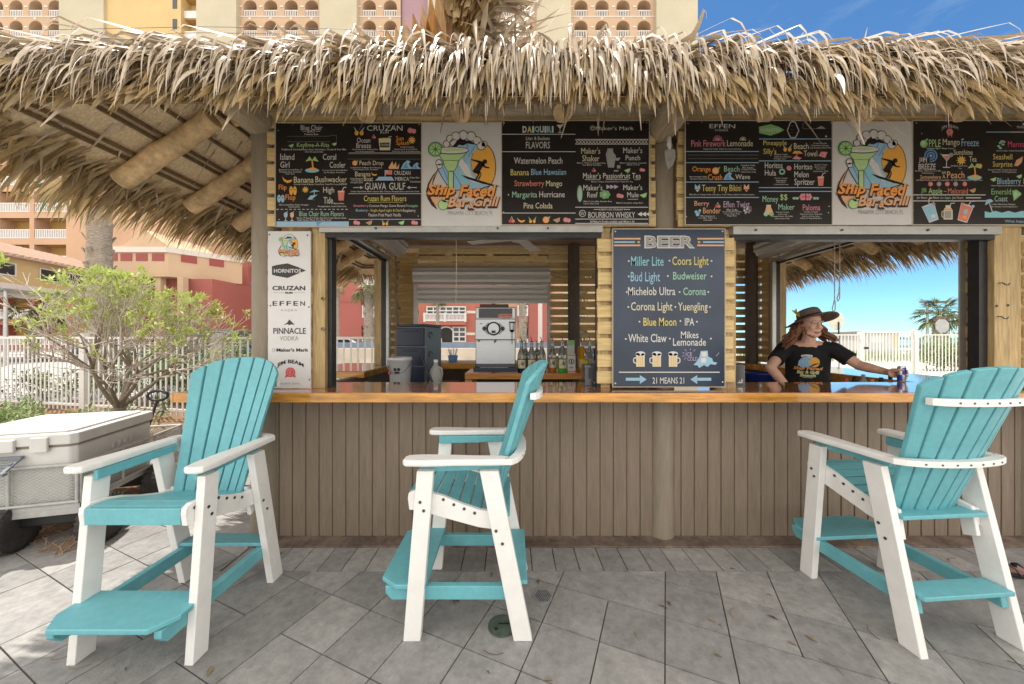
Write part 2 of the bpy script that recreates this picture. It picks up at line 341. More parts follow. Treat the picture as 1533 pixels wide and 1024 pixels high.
b = MB(); b.box(XL+.06, XR-.06, YW+.09, YB-.06, -.01, .015); part(b, 'slab_floor', M('sealed_floor', (.58, .55, .50), .6, .1, 2))
# counters
b = MB(); b.box(-2.19, 3.92, 2.305, 2.85, 1.014, 1.070); b.box(-2.19, 3.92, 2.287, 2.304, 1.008, 1.0685, 1); b.box(-2.206, -2.191, 2.287, 2.85, 1.008, 1.0685, 1)
part(b, 'counter_top', [counter_m, cedge_m], bevel=.004)
b = MB(); b.box(-2.34, -1.585, 3.78, 5.0, 1.0035, 1.068); b.box(-1.584, -1.57, 3.78, 5.0, .995, 1.0665, 1); b.box(-2.34, -1.57, 3.763, 3.778, .995, 1.0665, 1); part(b, 'counter_top', [counter_m, cedge_m], bevel=.004)
b = MB(); b.box(3.26, 3.98, 2.86, 4.98, 1.0135, 1.068); b.box(3.243, 3.258, 2.86, 4.98, .99, 1.0665, 1); part(b, 'counter_top', [counter_m, cedge_m], bevel=.004)
pale_m = M('pale_board', (.60, .50, .38), .6, .15, 6, (1, 8, 8))  # paler board colour for the back counter top
b = MB(); b.box(-1.5, 3.3, 4.95, 5.62, 1.0135, 1.066); b.box(-1.5, 3.3, 4.93, 4.948, .985, 1.064, 1); part(b, 'counter_top', [pale_m, cedge_m], bevel=.004)
b = MB(); b.box(-1.0, 3.3, 4.96, 5.0, .1, .98); part(b, 'back_panel', dark_m)
b = MB()
for x in (-2.2, -1.76): b.box(x-.06, x+.06, 3.85, 3.97, 0.0, .99)
b.box(-2.3, -1.62, 3.972, 4.01, .86, .95); part(b, 'counter_bracket', pine_m)
# round painted posts
def post(x, y, r, z1, m=post_m):
    b = MB(); b.tube([(x, y, -.01), (x, y, .5), (x+.004, y, 1.3), (x, y, z1)], [r*1.04, r, r*.98, r*.96], 20); part(b, 'post', m)
post(-1.775, 2.56, .093, 2.87); post(1.08, 2.571, .088, 2.80); post(3.73, 2.56, .093, 2.87)
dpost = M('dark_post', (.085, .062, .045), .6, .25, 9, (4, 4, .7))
post(-1.72, 5.3, .1, 2.87); post(3.60, 5.3, .1, 2.87)
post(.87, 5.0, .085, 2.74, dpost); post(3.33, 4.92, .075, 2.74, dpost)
# squared pine jamb posts
for x0, x1, y0, y1 in ((-1.413, -1.322, 2.50, 2.64), (3.408, 3.60, 2.50, 2.60), (.632, .700, 2.515, 2.62), (-1.80, -1.66, 4.62, 4.80), (3.52, 3.66, 4.72, 4.86)):
    b = MB(); b.box(x0, x1, y0, y1, 1.07, 2.45 if y0 > 4 else 2.21); part(b, 'jamb_post', pine_m, bevel=.004)
# slat cladding: two staggered layers of boards
def slats(x0, x1, y, z0, z1, ax='x', back=.034, hh=.088, pitch=.116, both=True, jit=.006, ph=0.0):
    b = MB()
    for ly in range(2 if both else 1):
        z = z0+.01+ph+(pitch/2 if ly else 0); h = hh
        while z+h < z1+.001:
            j0, j1 = rng.uniform(-jit, jit), rng.uniform(-jit, jit); yy = y+(back if ly else 0); ins = .012 if ly else 0
            if ax == 'x': b.box(x0+j0+ins, x1+j1-ins, yy, yy+.018, z, z+h)
            else: b.box(yy, yy+.018, x0+j0+ins, x1+j1-ins, z, z+h)
            z += pitch
    return b
def clad(*a, **k):
    ax = a[5] if len(a) > 5 else 'x'; part(slats(*a, **k), 'slat_cladding', slatx_m if ax == 'x' else slaty_m, bevel=.002, segs=1)
clad(-1.765, -1.415, 2.488, 1.075, 2.215); clad(-1.735, 1.01, 2.488, 2.20, 3.0); clad(1.165, 3.9, 2.488, 2.20, 3.0)
clad(.60, 1.0, 2.488, 1.075, 2.2, 'x', ph=.02); clad(1.0, 1.565, 2.49, 1.075, 2.2, ph=.03); clad(3.605, 3.95, 2.488, 1.075, 2.215)
clad(-1.655, -1.348, 5.10, 1.07, 2.72, hh=.074, pitch=.112, back=.07, jit=.02); clad(-1.34, .505, 5.10, 2.42, 2.735, hh=.07, pitch=.105, back=.045, both=False)
clad(.52, 1.215, 5.10, 1.07, 2.735, hh=.085, pitch=.112, back=.045, both=False); clad(3.12, 3.54, 5.10, 1.07, 2.72, hh=.085, pitch=.112, back=.045, both=False); clad(1.22, 3.12, 5.10, 2.42, 2.735, hh=.07, pitch=.105, both=False)
clad(4.81, 5.1, -1.70, 1.07, 2.72, 'y', hh=.076, pitch=.112, back=-.05); clad(4.87, 5.1, 3.535, 1.07, 2.72, 'y', hh=.076, pitch=.112, back=.05)
clad(2.64, 2.755, 3.53, 1.07, 2.45, 'y'); b = MB(); b.box(3.602, 3.615, 2.62, 2.82, 1.07, 2.5); part(b, 'jamb_lining', pine_m)
b = MB(); b.box(1.45, 1.60, 2.53, 2.60, 1.07, 2.2); b.box(.72, .98, 2.55, 2.60, 1.07, 2.2); part(b, 'jamb_lining', pine_m)
# roller shutters
def shutter(x0, x1, y, ztop, box_h, zcur, ax='x', inward=1, boxd=.24):
    """housing roll, bottom rail and side tracks; ax = direction of the opening"""
    def pt(a, d, z): return (a, y+d*inward, z) if ax == 'x' else (y+d*inward, a, z)
    s = part(MB_roll(x0-.03, x1+.03, ztop-box_h/2, box_h/2, boxd, pt), 'roller_shutter', shut_m)
    if zcur is not None:
        b = MB(); z = ztop-box_h; n = max(2, int((z-zcur)/.055)); st = (z-zcur)/n
        prof = []
        for i in range(n): prof += [(0.03, z-st*i), (.018, z-st*(i+.5)), (.03, z-st*(i+.92))]
        prof.append((.03, zcur))
        k = len(prof); b.v = [pt(a, p[0], p[1]) for a in (x0, x1) for p in prof]; b.f = [(i, i+1, k+i+1, k+i) for i in range(k-1)]; b.m = [0]*(k-1); b.s = [False]*(k-1)
        c = b.build('curtain', shut_m, s)
        b = MB(); b.add([pt(a, d, z2) for z2 in (zcur-.035, zcur+.002) for d in (.0, .045) for a in (x0, x1)], [(0, 2, 3, 1), (4, 5, 7, 6), (0, 1, 5, 4), (2, 6, 7, 3), (0, 4, 6, 2), (1, 3, 7, 5)]); b.build('bottom_rail', alu_m, s)
    return s
def MB_roll(x0, x1, zc, r, d, pt):
    b = MB(); n = 22; sec = []
    for i in range(n):
        a = 2*math.pi*i/n; w = 1+.055*(1 if i % 2 else -1)
        sec.append((.16+d*.6*math.cos(a)*w, zc+r*math.sin(a)*w))
    vs = [pt(a, p[0], p[1]) for a in (x0, x1) for p in sec]
    b.add(vs, [(i, (i+1) % n, n+(i+1) % n, n+i) for i in range(n)]+[tuple(range(n)), tuple(range(n, 2*n))]); return b
shutter(-1.338, .4975, 5.02, 2.415, .25, 1.945, inward=-.55); shutter(1.26, 3.05, 5.02, 2.415, .25, 1.945, inward=-.55)
shutter(2.72, 4.6, -1.66, 2.735, .25, None, 'y', 1); shutter(2.84, 4.68, 3.51, 2.735, .25, None, 'y', -1)
def frame_rail(bx, m, name='shutter_track'):
    for q in bx:
        b = MB(); b.box(*q); part(b, name, m)
frame_rail([(-1.318, -1.290, 2.535, 2.60, 1.07, 2.16), (.610, .630, 2.535, 2.60, 1.07, 2.16)], track_m)
frame_rail([(1.602, 1.622, 2.605, 2.66, 1.07, 2.16), (3.345, 3.405, 2.535, 2.60, 1.07, 2.16)], track_m)
frame_rail([(-1.345, .632, 2.470, 2.535, 2.165, 2.222)], alu_m, 'shutter_header'); frame_rail([(1.545, 3.42, 2.470, 2.535, 2.150, 2.205)], alu_m, 'shutter_header')
frame_rail([(-1.32, .63, 2.50, 2.56, 2.135, 2.163)], track_m, 'shutter_seal'); frame_rail([(1.55, 3.41, 2.50, 2.56, 2.12, 2.148)], track_m, 'shutter_seal')
for x0 in (-.95, -.1, .25, 1.7, 2.3, 2.9, 3.3):
    b = MB(); z = 2.19 if x0 < 1 else 2.178; b.cyl((x0, 2.462, z), (x0, 2.474, z), .008, n=8); part(b, 'bolt', bolt_m)
frame_rail([(-1.685, -1.625, 4.56, 4.615, 1.07, 2.43), (-1.66, -1.63, 2.68, 4.56, 2.40, 2.425)], track_m); frame_rail([(-1.622, -1.59, 4.56, 4.60, 1.07, 2.43), (-1.66, -1.575, 2.68, 4.60, 2.432, 2.475)], alu_m)
frame_rail([(3.48, 3.53, 4.66, 4.715, 1.07, 2.43), (3.50, 3.52, 2.86, 4.66, 2.40, 2.425), (3.557, 3.60, 2.78, 2.81, 1.07, 2.45)], track_m); frame_rail([(3.43, 3.478, 4.66, 4.70, 1.07, 2.43), (3.43, 3.51, 2.84, 4.70, 2.432, 2.475)], alu_m); frame_rail([(3.50, 3.556, 2.765, 2.777, 1.07, 2.43)], M('pale_steel', (.55, .55, .53), .5, .08, 10))
frame_rail([(-1.40, -1.342, 5.03, 5.07, 1.07, 2.2), (.500, .545, 5.03, 5.07, 1.07, 2.2), (1.215, 1.255, 5.03, 5.07, 1.07, 2.2)], alu_m)
# beams, plates and rafters
def logp(p0, p1, r, name, m=log_m, n=14):
    b = MB(); p0 = Vector(p0); p1 = Vector(p1); k = 7; pts = []; rr = []
    for i in range(k+1):
        t = i/k; pts.append(p0.lerp(p1, t)+Vector((rng.uniform(-.006, .006), rng.uniform(-.006, .006), rng.uniform(-.006, .006)))); rr.append(r*(1+rng.uniform(-.03, .03)))
    b.tube(pts, rr, n); part(b, name, m)
logp((-1.60, 2.50, 3.065), (3.95, 2.50, 3.065), .086, 'front_beam', logx_m); logp((-1.75, 5.28, 3.02), (3.7, 5.28, 3.02), .09, 'back_beam', logx_m)
logp((-1.79, 1.95, 2.955), (-1.79, 5.6, 2.975), .108, 'side_beam', M('beam_log_y', (.34, .27, .18), .65, .3, 9, (6, .7, 6), bump=.5, bscale=20, bst=(6, .6, 6)))
logp((3.75, 1.95, 2.955), (3.75, 5.6, 2.975), .108, 'side_beam', MATS['beam_log_y']); logp((1.06, 2.22, 2.905), (1.08, 5.3, 2.925), .10, 'tie_beam', MATS['beam_log_y'])
ut = .115
for y in (2.34, 2.84, 3.32, 3.80, 4.28, 4.76, 5.24):
    for sx, xe, xi in ((-1, EL, -1.0), (1, ER, 2.8)):
        z0 = EZ-ut+.02; L = min(abs(xi-xe), y-EF-.06, EB-y-.06)-.10
        logp((xe-sx*.10, y, z0+.10*PT), (xe-sx*(.1+L), y, z0+(.10+L)*PT), .062, 'rafter')
for x in (-1.0, -.35, .35, 1.75, 2.45, 3.1):
    for sy, ye in ((1, EF), (-1, EB)):
        z0 = EZ-ut+.02; q = min(1.9, x-EL-.06, ER-x-.06); logp((x, ye+sy*(.86 if sy > 0 else .1), z0+(.86 if sy > 0 else .1)*PT), (x, ye+sy*q, z0+q*PT), .066, 'rafter')
for p in ((EL, EF, 1, 1), (ER, EF, -1, 1), (EL, EB, 1, -1), (ER, EB, -1, -1)):
    logp((p[0]+p[2]*.8, p[1]+p[3]*.8, EZ-ut+.02+.8*PT), (p[0]+p[2]*1.9, p[1]+p[3]*1.9, EZ-ut+.02+1.9*PT), .075, 'hip_rafter')
# roof shell
hd = (EB-EF)/2; ym = (EF+EB)/2; RZ = EZ+hd*PT
b = MB(); E = [(EL, EF), (ER, EF), (ER, EB), (EL, EB)]; RG = [(EL+hd, ym), (ER-hd, ym)]
for dz in (0, .05):
    vs = [(x, y, EZ+dz) for x, y in E]+[(x, y, RZ+dz) for x, y in RG]
    b.add(vs, [(0, 1, 5, 4), (2, 3, 4, 5), (1, 2, 5), (3, 0, 4)])
part(b, 'roof_deck', deck_m)
b = MB()
def purl(u, w=.014):
    z = EZ+u*PT-.018; o = u
    for (x0, y0), (x1, y1) in (((EL+o, EF+o), (ER-o, EF+o)), ((ER-o, EF+o), (ER-o, EB-o)), ((ER-o, EB-o), (EL+o, EB-o)), ((EL+o, EB-o), (EL+o, EF+o))):
        b.bar((x0, y0, z), (x1, y1, z), w, .024)
for u in (.17, .215, .36, .40, .54, .70, .86, 1.02, 1.06, 1.24, 1.42, 1.6): purl(u)
part(b, 'purlin', purlin_m)
b = MB(); b.box(XL+.02, XR-.02, YW+.05, YB+.1, 2.745, 2.765)
part(b, 'ceiling', ceil_m)
# thatch: ribbons that leave the slope and fall over the eave
def ribbon(mb, p, d, L, w, grav, n=6, mi=0, fold=.35, roll=0.0, curl=0.0, edge=None):
    p = Vector(p); d = Vector(d).normalized(); st = L/n; prev = None; base = len(mb.v); zax = Vector((0, 0, 1))
    side0 = d.cross(zax)
    if side0.length < .05: side0 = Vector((1, 0, 0))
    side0 = Matrix.Rotation(roll, 3, d) @ side0.normalized()
    for i in range(n+1):
        t = i/n; ww = w*(1.0 if t < .45 else max(.06, 1-((t-.45)/.55)**1.4))*.5*(.75+.5*min(1, t*4)*.5)
        sd_ = (side0 - d*side0.dot(d)).normalized(); nm = sd_.cross(d)
        mb.v += [tuple(p-sd_*ww), tuple(p+nm*ww*fold), tuple(p+sd_*ww)]
        gk = -grav*st*(.4+t)
        if edge is not None: gk = -edge[2]*st if (p-edge[0]).dot(edge[1]) > edge[3] else -grav*st
        p = p+d*st; d = (d + Vector((0, 0, gk)) + sd_*curl*st).normalized()
    for i in range(n):
        a = base+3*i
        mb.f += [(a, a+1, a+4, a+3), (a+1, a+2, a+5, a+4)]; mb.m += [mi, mi]; mb.s += [True, True]
def eave(name, pa, pb, out, dens, seed, lean, under=False, lift=0):
    r = random.Random(seed); pa = Vector(pa); pb = Vector(pb); ax = (pb-pa); L = ax.length; ax.normalize(); out = Vector(out)
    mb = MB()
    for layer, cnt in ((0, 78), (1, 84), (2, 84)):
        for _ in range(int(L*cnt*dens)):
            s = r.uniform(0, L); lim = min(s, L-s)+.04; nz = noise.noise((s*1.3+seed*7, layer*5.1, 0)); nz2 = noise.noise((s*3.1+seed*3, layer*2.7, 9)); nz3 = noise.noise((s*7+seed, layer, 4))
            la = lean(s/L)+.45*nz+.25*nz2+r.gauss(0, .16)
            if layer == 0:
                u = min(lim, r.uniform(.0, .40)); h = r.uniform(.06, .18)+.03*nz3+lift*1.3; ln = u*1.15+r.uniform(.10, .285)
                p = pa+ax*s-out*u+Vector((0, 0, u*PT+h)); d = out+Vector((0, 0, -PT+r.uniform(-.05, .26)))+ax*la*.42
                ribbon(mb, p, d, ln, r.uniform(.012, .027), .3, 10, 0, r.uniform(.1, .6), r.uniform(-.7, .7), r.gauss(0, .8), (pa, out, r.uniform(12, 24), r.uniform(-.10, .02)))
            elif layer == 1:
                u = min(lim, r.uniform(-.02, .2)); h = r.uniform(.03, .12)+.02*nz3+lift; ln = max(u, 0)*1.1+r.uniform(.08, .225)
                p = pa+ax*s-out*u+Vector((0, 0, u*PT+h)); d = out*.9+Vector((0, 0, r.uniform(-.7, -.2)))+ax*la*.6
                ribbon(mb, p, d, ln, r.uniform(.012, .026), 1, 7, 0 if r.random() < .7 else 1, r.uniform(.1, .6), r.uniform(-.9, .9), r.gauss(0, .6), (pa, out, r.uniform(10, 20), r.uniform(-.08, .02)))
            else:
                u = r.uniform(-.03, .05); h = r.uniform(-.02, .06)+lift*.8; ln = r.uniform(.07, .18)*(1+.6*nz)
                p = pa+ax*s-out*u+Vector((0, 0, u*PT+h)); d = out*r.uniform(.2, .7)+Vector((0, 0, -.8))+ax*la*.35
                ribbon(mb, p, d, ln, r.uniform(.012, .026), r.uniform(3, 9), 5, 1, r.uniform(.1, .5), r.uniform(-1.2, 1.2), r.gauss(0, .8))
    if under:
        for _ in range(int(L*190)):
            s = r.uniform(.0, L); nz = noise.noise((s*1.7+seed, 3, 1)); u = r.uniform(-.02, .16); u = min(u, min(s, L-s)); p = pa+ax*s-out*u+Vector((0, 0, u*PT+r.uniform(-.05, .015))); d = out+Vector((0, 0, -PT*r.uniform(.8, 1.25)))+ax*(lean(s/L)*.8+.15*nz+r.gauss(0, .06))
            ribbon(mb, p, d, max(u, 0)*1.2+r.uniform(.27, .38)*(1+.22*nz), r.uniform(.014, .030), r.uniform(2.6, 4.6), 7, 1, r.uniform(.2, .7), r.uniform(-.6, .6), r.gauss(0, .4))
    for _ in range(int(L*7)):      # stray blades standing off the crest
        s = r.uniform(0, L); u = r.uniform(.05, .3); u = min(u, min(s, L-s))
        ribbon(mb, pa+ax*s-out*u+Vector((0, 0, u*PT+.12)), out*r.uniform(-.3, .5)+Vector((0, 0, r.uniform(.15, .9)))+ax*r.gauss(0, .8), r.uniform(.10, .24), r.uniform(.006, .016), r.uniform(.5, 4), 4, 0, .3, r.uniform(-1, 1))
    # thick rounded edge of the thatch under the blades
    k = 40; sec = [(-1.0, .06), (-.6, .09), (-.25, .10), (-.05, .085), (.0, .05), (-.01, .012), (-.05, .052)]
    vs = []
    for i in range(k+1):
        s = L*i/k; w = 1+.12*noise.noise((s*2, seed, 0))
        vs += [tuple(pa+ax*(s if a >= 0 else -a+(L+2*a)*i/k)+out*a*(1 if a < -.3 else w)+Vector((0, 0, z*w-(a if a < 0 else 0)*PT))) for a, z in sec]
    m_ = len(sec); mb.add(vs, [(i*m_+j, i*m_+j+1, (i+1)*m_+j+1, (i+1)*m_+j) for i in range(k) for j in range(m_-1)], 2, True)
    part(mb, name, [thatch, thatch_in, thatch_core])
# left part of the front sweeps left, right part sweeps right
eave('thatch_fringe', (EL, EF, EZ), (ER, EF, EZ), (0, -1, 0), 3.6, 1, lambda t: -.75 if t < .30 else (.0 if t < .58 else .7) if t < .28 or t > .62 else (-.75+(t-.28)/.34*1.35), False, .05)
eave('thatch_fringe', (EL, EB, EZ), (EL, EF, EZ), (-1, 0, 0), 2.8, 2, lambda t: .3, True)
eave('thatch_fringe', (ER, EF, EZ), (ER, EB, EZ), (1, 0, 0), 2.4, 3, lambda t: -.3, True)
eave('thatch_fringe', (ER, EB, EZ), (EL, EB, EZ), (0, 1, 0), 1.6, 4, lambda t: 0)
mb = MB(); r = random.Random(5)
for _ in range(5200):
    X = r.uniform(EL, ER); Y = r.uniform(EF, EB); u = min(X-EL, ER-X, Y-EF, EB-Y)
    if u < .28: continue
    o = Vector((-1, 0, 0)) if u == X-EL else Vector((1, 0, 0)) if u == ER-X else Vector((0, -1, 0)) if u == Y-EF else Vector((0, 1, 0))
    ribbon(mb, (X, Y, EZ+u*PT+r.uniform(.05, .11)), o+Vector((r.gauss(0, .22), r.gauss(0, .22), -PT+r.uniform(-.12, .10))), r.uniform(.35, .6), r.uniform(.016, .036), 1.6, 5, 0, .4, r.uniform(-.6, .6))
vs = [(x, y, EZ+.07) for x, y in E]+[(x, y, RZ+.09) for x, y in RG]; mb.add(vs, [(0, 1, 5, 4), (2, 3, 4, 5), (1, 2, 5), (3, 0, 4)], 1)
part(mb, 'thatch_cover', [thatch, thatch_core])
# ragged upper tuft of the roof: upright frond bases on the left, a frond mat curving up on the right
rib_m = M('frond_base', (.3, .12, .03), .45, .3, 12, (4, 4, .7), transl=.4, island=[(.30, .13, .03), (.42, .20, .05), (.20, .08, .03), (.36, .24, .12)])
tuft = thatch_in
mb = MB(); yy = 1.72
for i, (bx, tx, tz) in enumerate([(590, 578, 44), (604, 592, 40), (616, 605, 30), (630, 618, 20), (642, 632, 8), (652, 644, -10), (662, 655, -25), (672, 668, -34), (634, 622, 34), (660, 648, 14), (646, 640, 26)]):
    p = at(bx, 84, yy+.05*(i % 3)); q = at(tx, tz, yy-.04+.03*(i % 3)); d = (q-p); ribbon(mb, p, d, d.length, .055, .2, 6, 0, .9, .1*i)
nu_, nv_ = 22, 12; base_ = len(mb.v)
for jv in range(nv_+1):
    v = jv/nv_
    for iu in range(nu_+1):
        u = iu/nu_; px = (664+50*u)*(1-v)+(652+112*u)*v; py = (82-22*u)*(1-v)+(-58+34*u)*v; Yq = 1.92-.10*math.sin(math.pi*u)-.22*v+.012*math.sin(iu*2.3+jv)
        mb.v.append(tuple(at(px, py, Yq)))
for jv in range(nv_):
    for iu in range(nu_): a = base_+jv*(nu_+1)+iu; mb.f.append((a, a+1, a+nu_+2, a+nu_+1)); mb.m.append(4); mb.s.append(False)
for i in range(95):
    u = r.random(); v = r.uniform(.05, 1.0); px = (664+50*u)*(1-v)+(652+112*u)*v; py = (82-22*u)*(1-v)+(-58+34*u)*v
    p = at(px, py, 1.90-.10*math.sin(math.pi*u)-.22*v-.015); q = at(px-6+30*u+r.uniform(-5, 9), py-34+12*u, 1.84-.22*v-.03); d = q-p; ribbon(mb, p, d, d.length*r.uniform(.7, 1.3), r.uniform(.02, .05), .4, 4, 1, .3, r.uniform(-.4, .4))
for i in range(40):
    v = r.random(); px = 714*(1-v)+764*v+r.uniform(-4, 6); py = 60*(1-v)-24*v; ribbon(mb, at(px, py, 1.86-.22*v), (r.uniform(.3, 1), r.uniform(-.6, .2), r.uniform(-.5, .5)), r.uniform(.12, .3), r.uniform(.014, .03), r.uniform(1, 5), 5, 3, .4, r.uniform(-1, 1), r.gauss(0, 1))
mb.ell(at(684, 74, 2.15), (.14, .14, .16), 12, 8, 2)
for i in range(60):
    p = at(r.uniform(715, 790), r.uniform(45, 95), r.uniform(1.75, 2.0)); ribbon(mb, p, (r.gauss(.1, .8), r.uniform(-.5, .3), r.uniform(-.1, 1.0)), r.uniform(.15, .36), r.uniform(.012, .03), r.uniform(0, 3), 5, 3, .4, r.uniform(-1, 1), r.gauss(0, 1))
part(mb, 'roof_tuft', [rib_m, thatch_in, thatch_core, thatch, M('tuft_mat', (.34, .21, .09), .7, .45, 9, (1, 1, 9), bump=1, bscale=16, bst=(2, 2, 14))])
# ---------------------------------------------------------------- printed boards
board_m = M('chalkboard_print', (.016, .0135, .013), .42, .25, 5, spec=.35)
sign_m = M('white_sign_panel', (.56, .545, .525), .4, .06, 4)
beer_m = M('chalkboard_sky_sheen', (.020, .036, .070), .3, .25, 3, spec=.5, blotch=.25)  # near-black board; the sky's blue reflection is put into its base colour
YS = 2.462
def logo(D, small=False):
    """the bar's badge, in a 776 x 1024 space"""
    o = 9
    # sun, peach crescent, wave
    D.disc(575, 432, 122, 'black', 1, 216, 28); D.disc(575, 432, 115, 'amber', 2, 209, 28)
    arc = [(170, 440), (105, 515), (62, 590), (45, 660), (60, 730), (95, 790), (150, 832)]
    D.poly(arc+[(120, 770), (95, 700), (100, 610), (135, 520)], 'brown', 1)
    D.poly([(165, 455), (112, 525), (75, 600), (66, 650), (90, 720), (110, 760), (170, 815), (235, 740), (215, 620), (160, 600), (100, 600), (112, 540)], 'peach', 2)
    wave = [(150, 455), (205, 400), (300, 260), (385, 195), (450, 190), (520, 225), (575, 262), (520, 262), (478, 310), (463, 380), (475, 470), (520, 540), (640, 612), (560, 640), (300, 655), (235, 600), (190, 530)]
    D.poly(wave, 'black', 3); cx, cy = 370, 440
    D.poly([(cx+(x-cx)*.965, cy+(y-cy)*.965) for x, y in wave], 'lblue', 4)
    D.poly([(370, 350), (430, 420), (470, 520), (560, 590), (470, 570), (390, 480), (350, 410)], 'white', 5)
    D.poly([(330, 330), (350, 470), (430, 590), (350, 560), (310, 450)], 'aqua', 5)
    for x0, y0, x1, y1 in ((440, 205, 400, 330), (500, 235, 440, 340), (300, 480, 380, 620), (200, 440, 260, 580)): D.line([(x0, y0), (x1, y1)], 9, 'blue', 5)
    for x, y, q in ((235, 222, 34), (268, 172, 36), (322, 150, 44), (392, 140, 46), (465, 150, 46), (520, 190, 40), (560, 235, 44), (585, 222, 30), (165, 395, 32), (170, 425, 28), (300, 205, 38), (380, 190, 30)): D.disc(x, y, q, 'black', 5)
    for x, y, q in ((235, 222, 34), (268, 172, 36), (322, 150, 44), (392, 140, 46), (465, 150, 46), (520, 190, 40), (560, 235, 44), (585, 222, 30), (165, 395, 32), (170, 425, 28), (300, 205, 38)): D.disc(x, y, q-6, 'white', 6)
    D.poly([(290, 245), (330, 195), (372, 160), (378, 190), (440, 190), (520, 225), (480, 225), (430, 215), (390, 235), (345, 225), (330, 250)], 'black', 7)
    # surfer
    for p in ([(368, 508), (420, 520), (640, 588), (728, 618), (690, 616), (560, 588), (430, 545)], [(478, 470), (540, 385), (575, 385), (590, 410), (560, 450), (545, 480), (495, 492)], [(545, 400), (470, 372), (462, 360), (530, 372), (570, 385)], [(575, 395), (600, 430), (635, 438), (632, 448), (590, 442), (560, 415)], [(488, 480), (528, 505), (500, 548), (512, 556), (540, 512), (545, 478)], [(520, 480), (555, 500), (525, 548), (540, 552), (562, 500), (545, 470)]): D.poly(p, 'black', 8)
    D.disc(592, 384, 21, 'black', 8)
    # margarita glass and lime
    for c, l, e in (('black', 8, 6), ('lgreen', 9, 0)):
        D.poly([(150-e, 300), (205-e, 376), (345+e, 376), (422+e, 300)], c, l); D.poly([(205-e, 372), (345+e, 372), (330+e, 430), (300, 478+e), (250, 478+e), (220-e, 430)], c, l)
        D.rect(255-e, 470, 296+e, 640, c, l)
    D.disc(285, 282, 158, 'black', 10, 36, 24); D.disc(285, 280, 152, 'white', 11, 29, 24); D.disc(285, 274, 110, 'lgreen', 12, 12, 20)
    D.disc(132, 270, 70, 'dgreen', 10); D.disc(132, 270, 60, 'green', 11); D.disc(132, 270, 50, 'lgreen', 12)
    for i in range(4): a = i*math.pi/4; D.line([(132-48*math.cos(a), 270-48*math.sin(a)), (132+48*math.cos(a), 270+48*math.sin(a))], 7, 'dgreen', 13)
    D.disc(205, 785, 50, 'dgreen', 11); D.disc(205, 785, 44, 'lgreen', 12); D.poly([(190, 750), (235, 715), (262, 745), (225, 765)], 'lgreen', 12)
    for t, x0, y0, x1, y1, c in (('Ship', 55, 598, 318, 722, 'orange'), ('Faced', 352, 598, 698, 712, 'orange'), ('Bar', 246, 712, 440, 808, 'peach'), ('&', 440, 752, 492, 820, 'peach'), ('Grill', 482, 708, 726, 800, 'peach')):
        D.text(t, x0-9, y0+4, x1+9, y1+20, 'brown', 13, .075, .25); D.text(t, x0, y0, x1, y1, c, 14, .03, .25)
    if not small: D.text('PANAMA CITY BEACH, FL', 248, 842, 668, 888, 'grey', 2)
def panel(name, label, px0, py0, px1, py1, mat, group=None, y=YS, th=.012, cat='sign', rim=True):
    a = at(px0, py1, y); b_ = at(px1, py0, y)
    t = thing(name, label, cat, ((a.x+b_.x)/2, y, a.z), group)
    m = MB(); m.box(a.x, b_.x, y, y+th, a.z, b_.z); m.build('panel', mat, t, bevel=.0015)
    if rim:
        m = MB(); w = .006
        m.box(a.x-w, a.x-.0005, y-.003, y+th, a.z-w, b_.z+w); m.box(b_.x+.0005, b_.x+w, y-.003, y+th, a.z-w, b_.z+w)
        m.box(a.x, b_.x, y-.003, y+th, b_.z+.0005, b_.z+w); m.box(a.x, b_.x, y-.003, y+th, a.z-w, a.z-.0005); m.build('edge_trim', M('board_edge', (.45, .40, .33), .5, .1, 9), t)
    return t
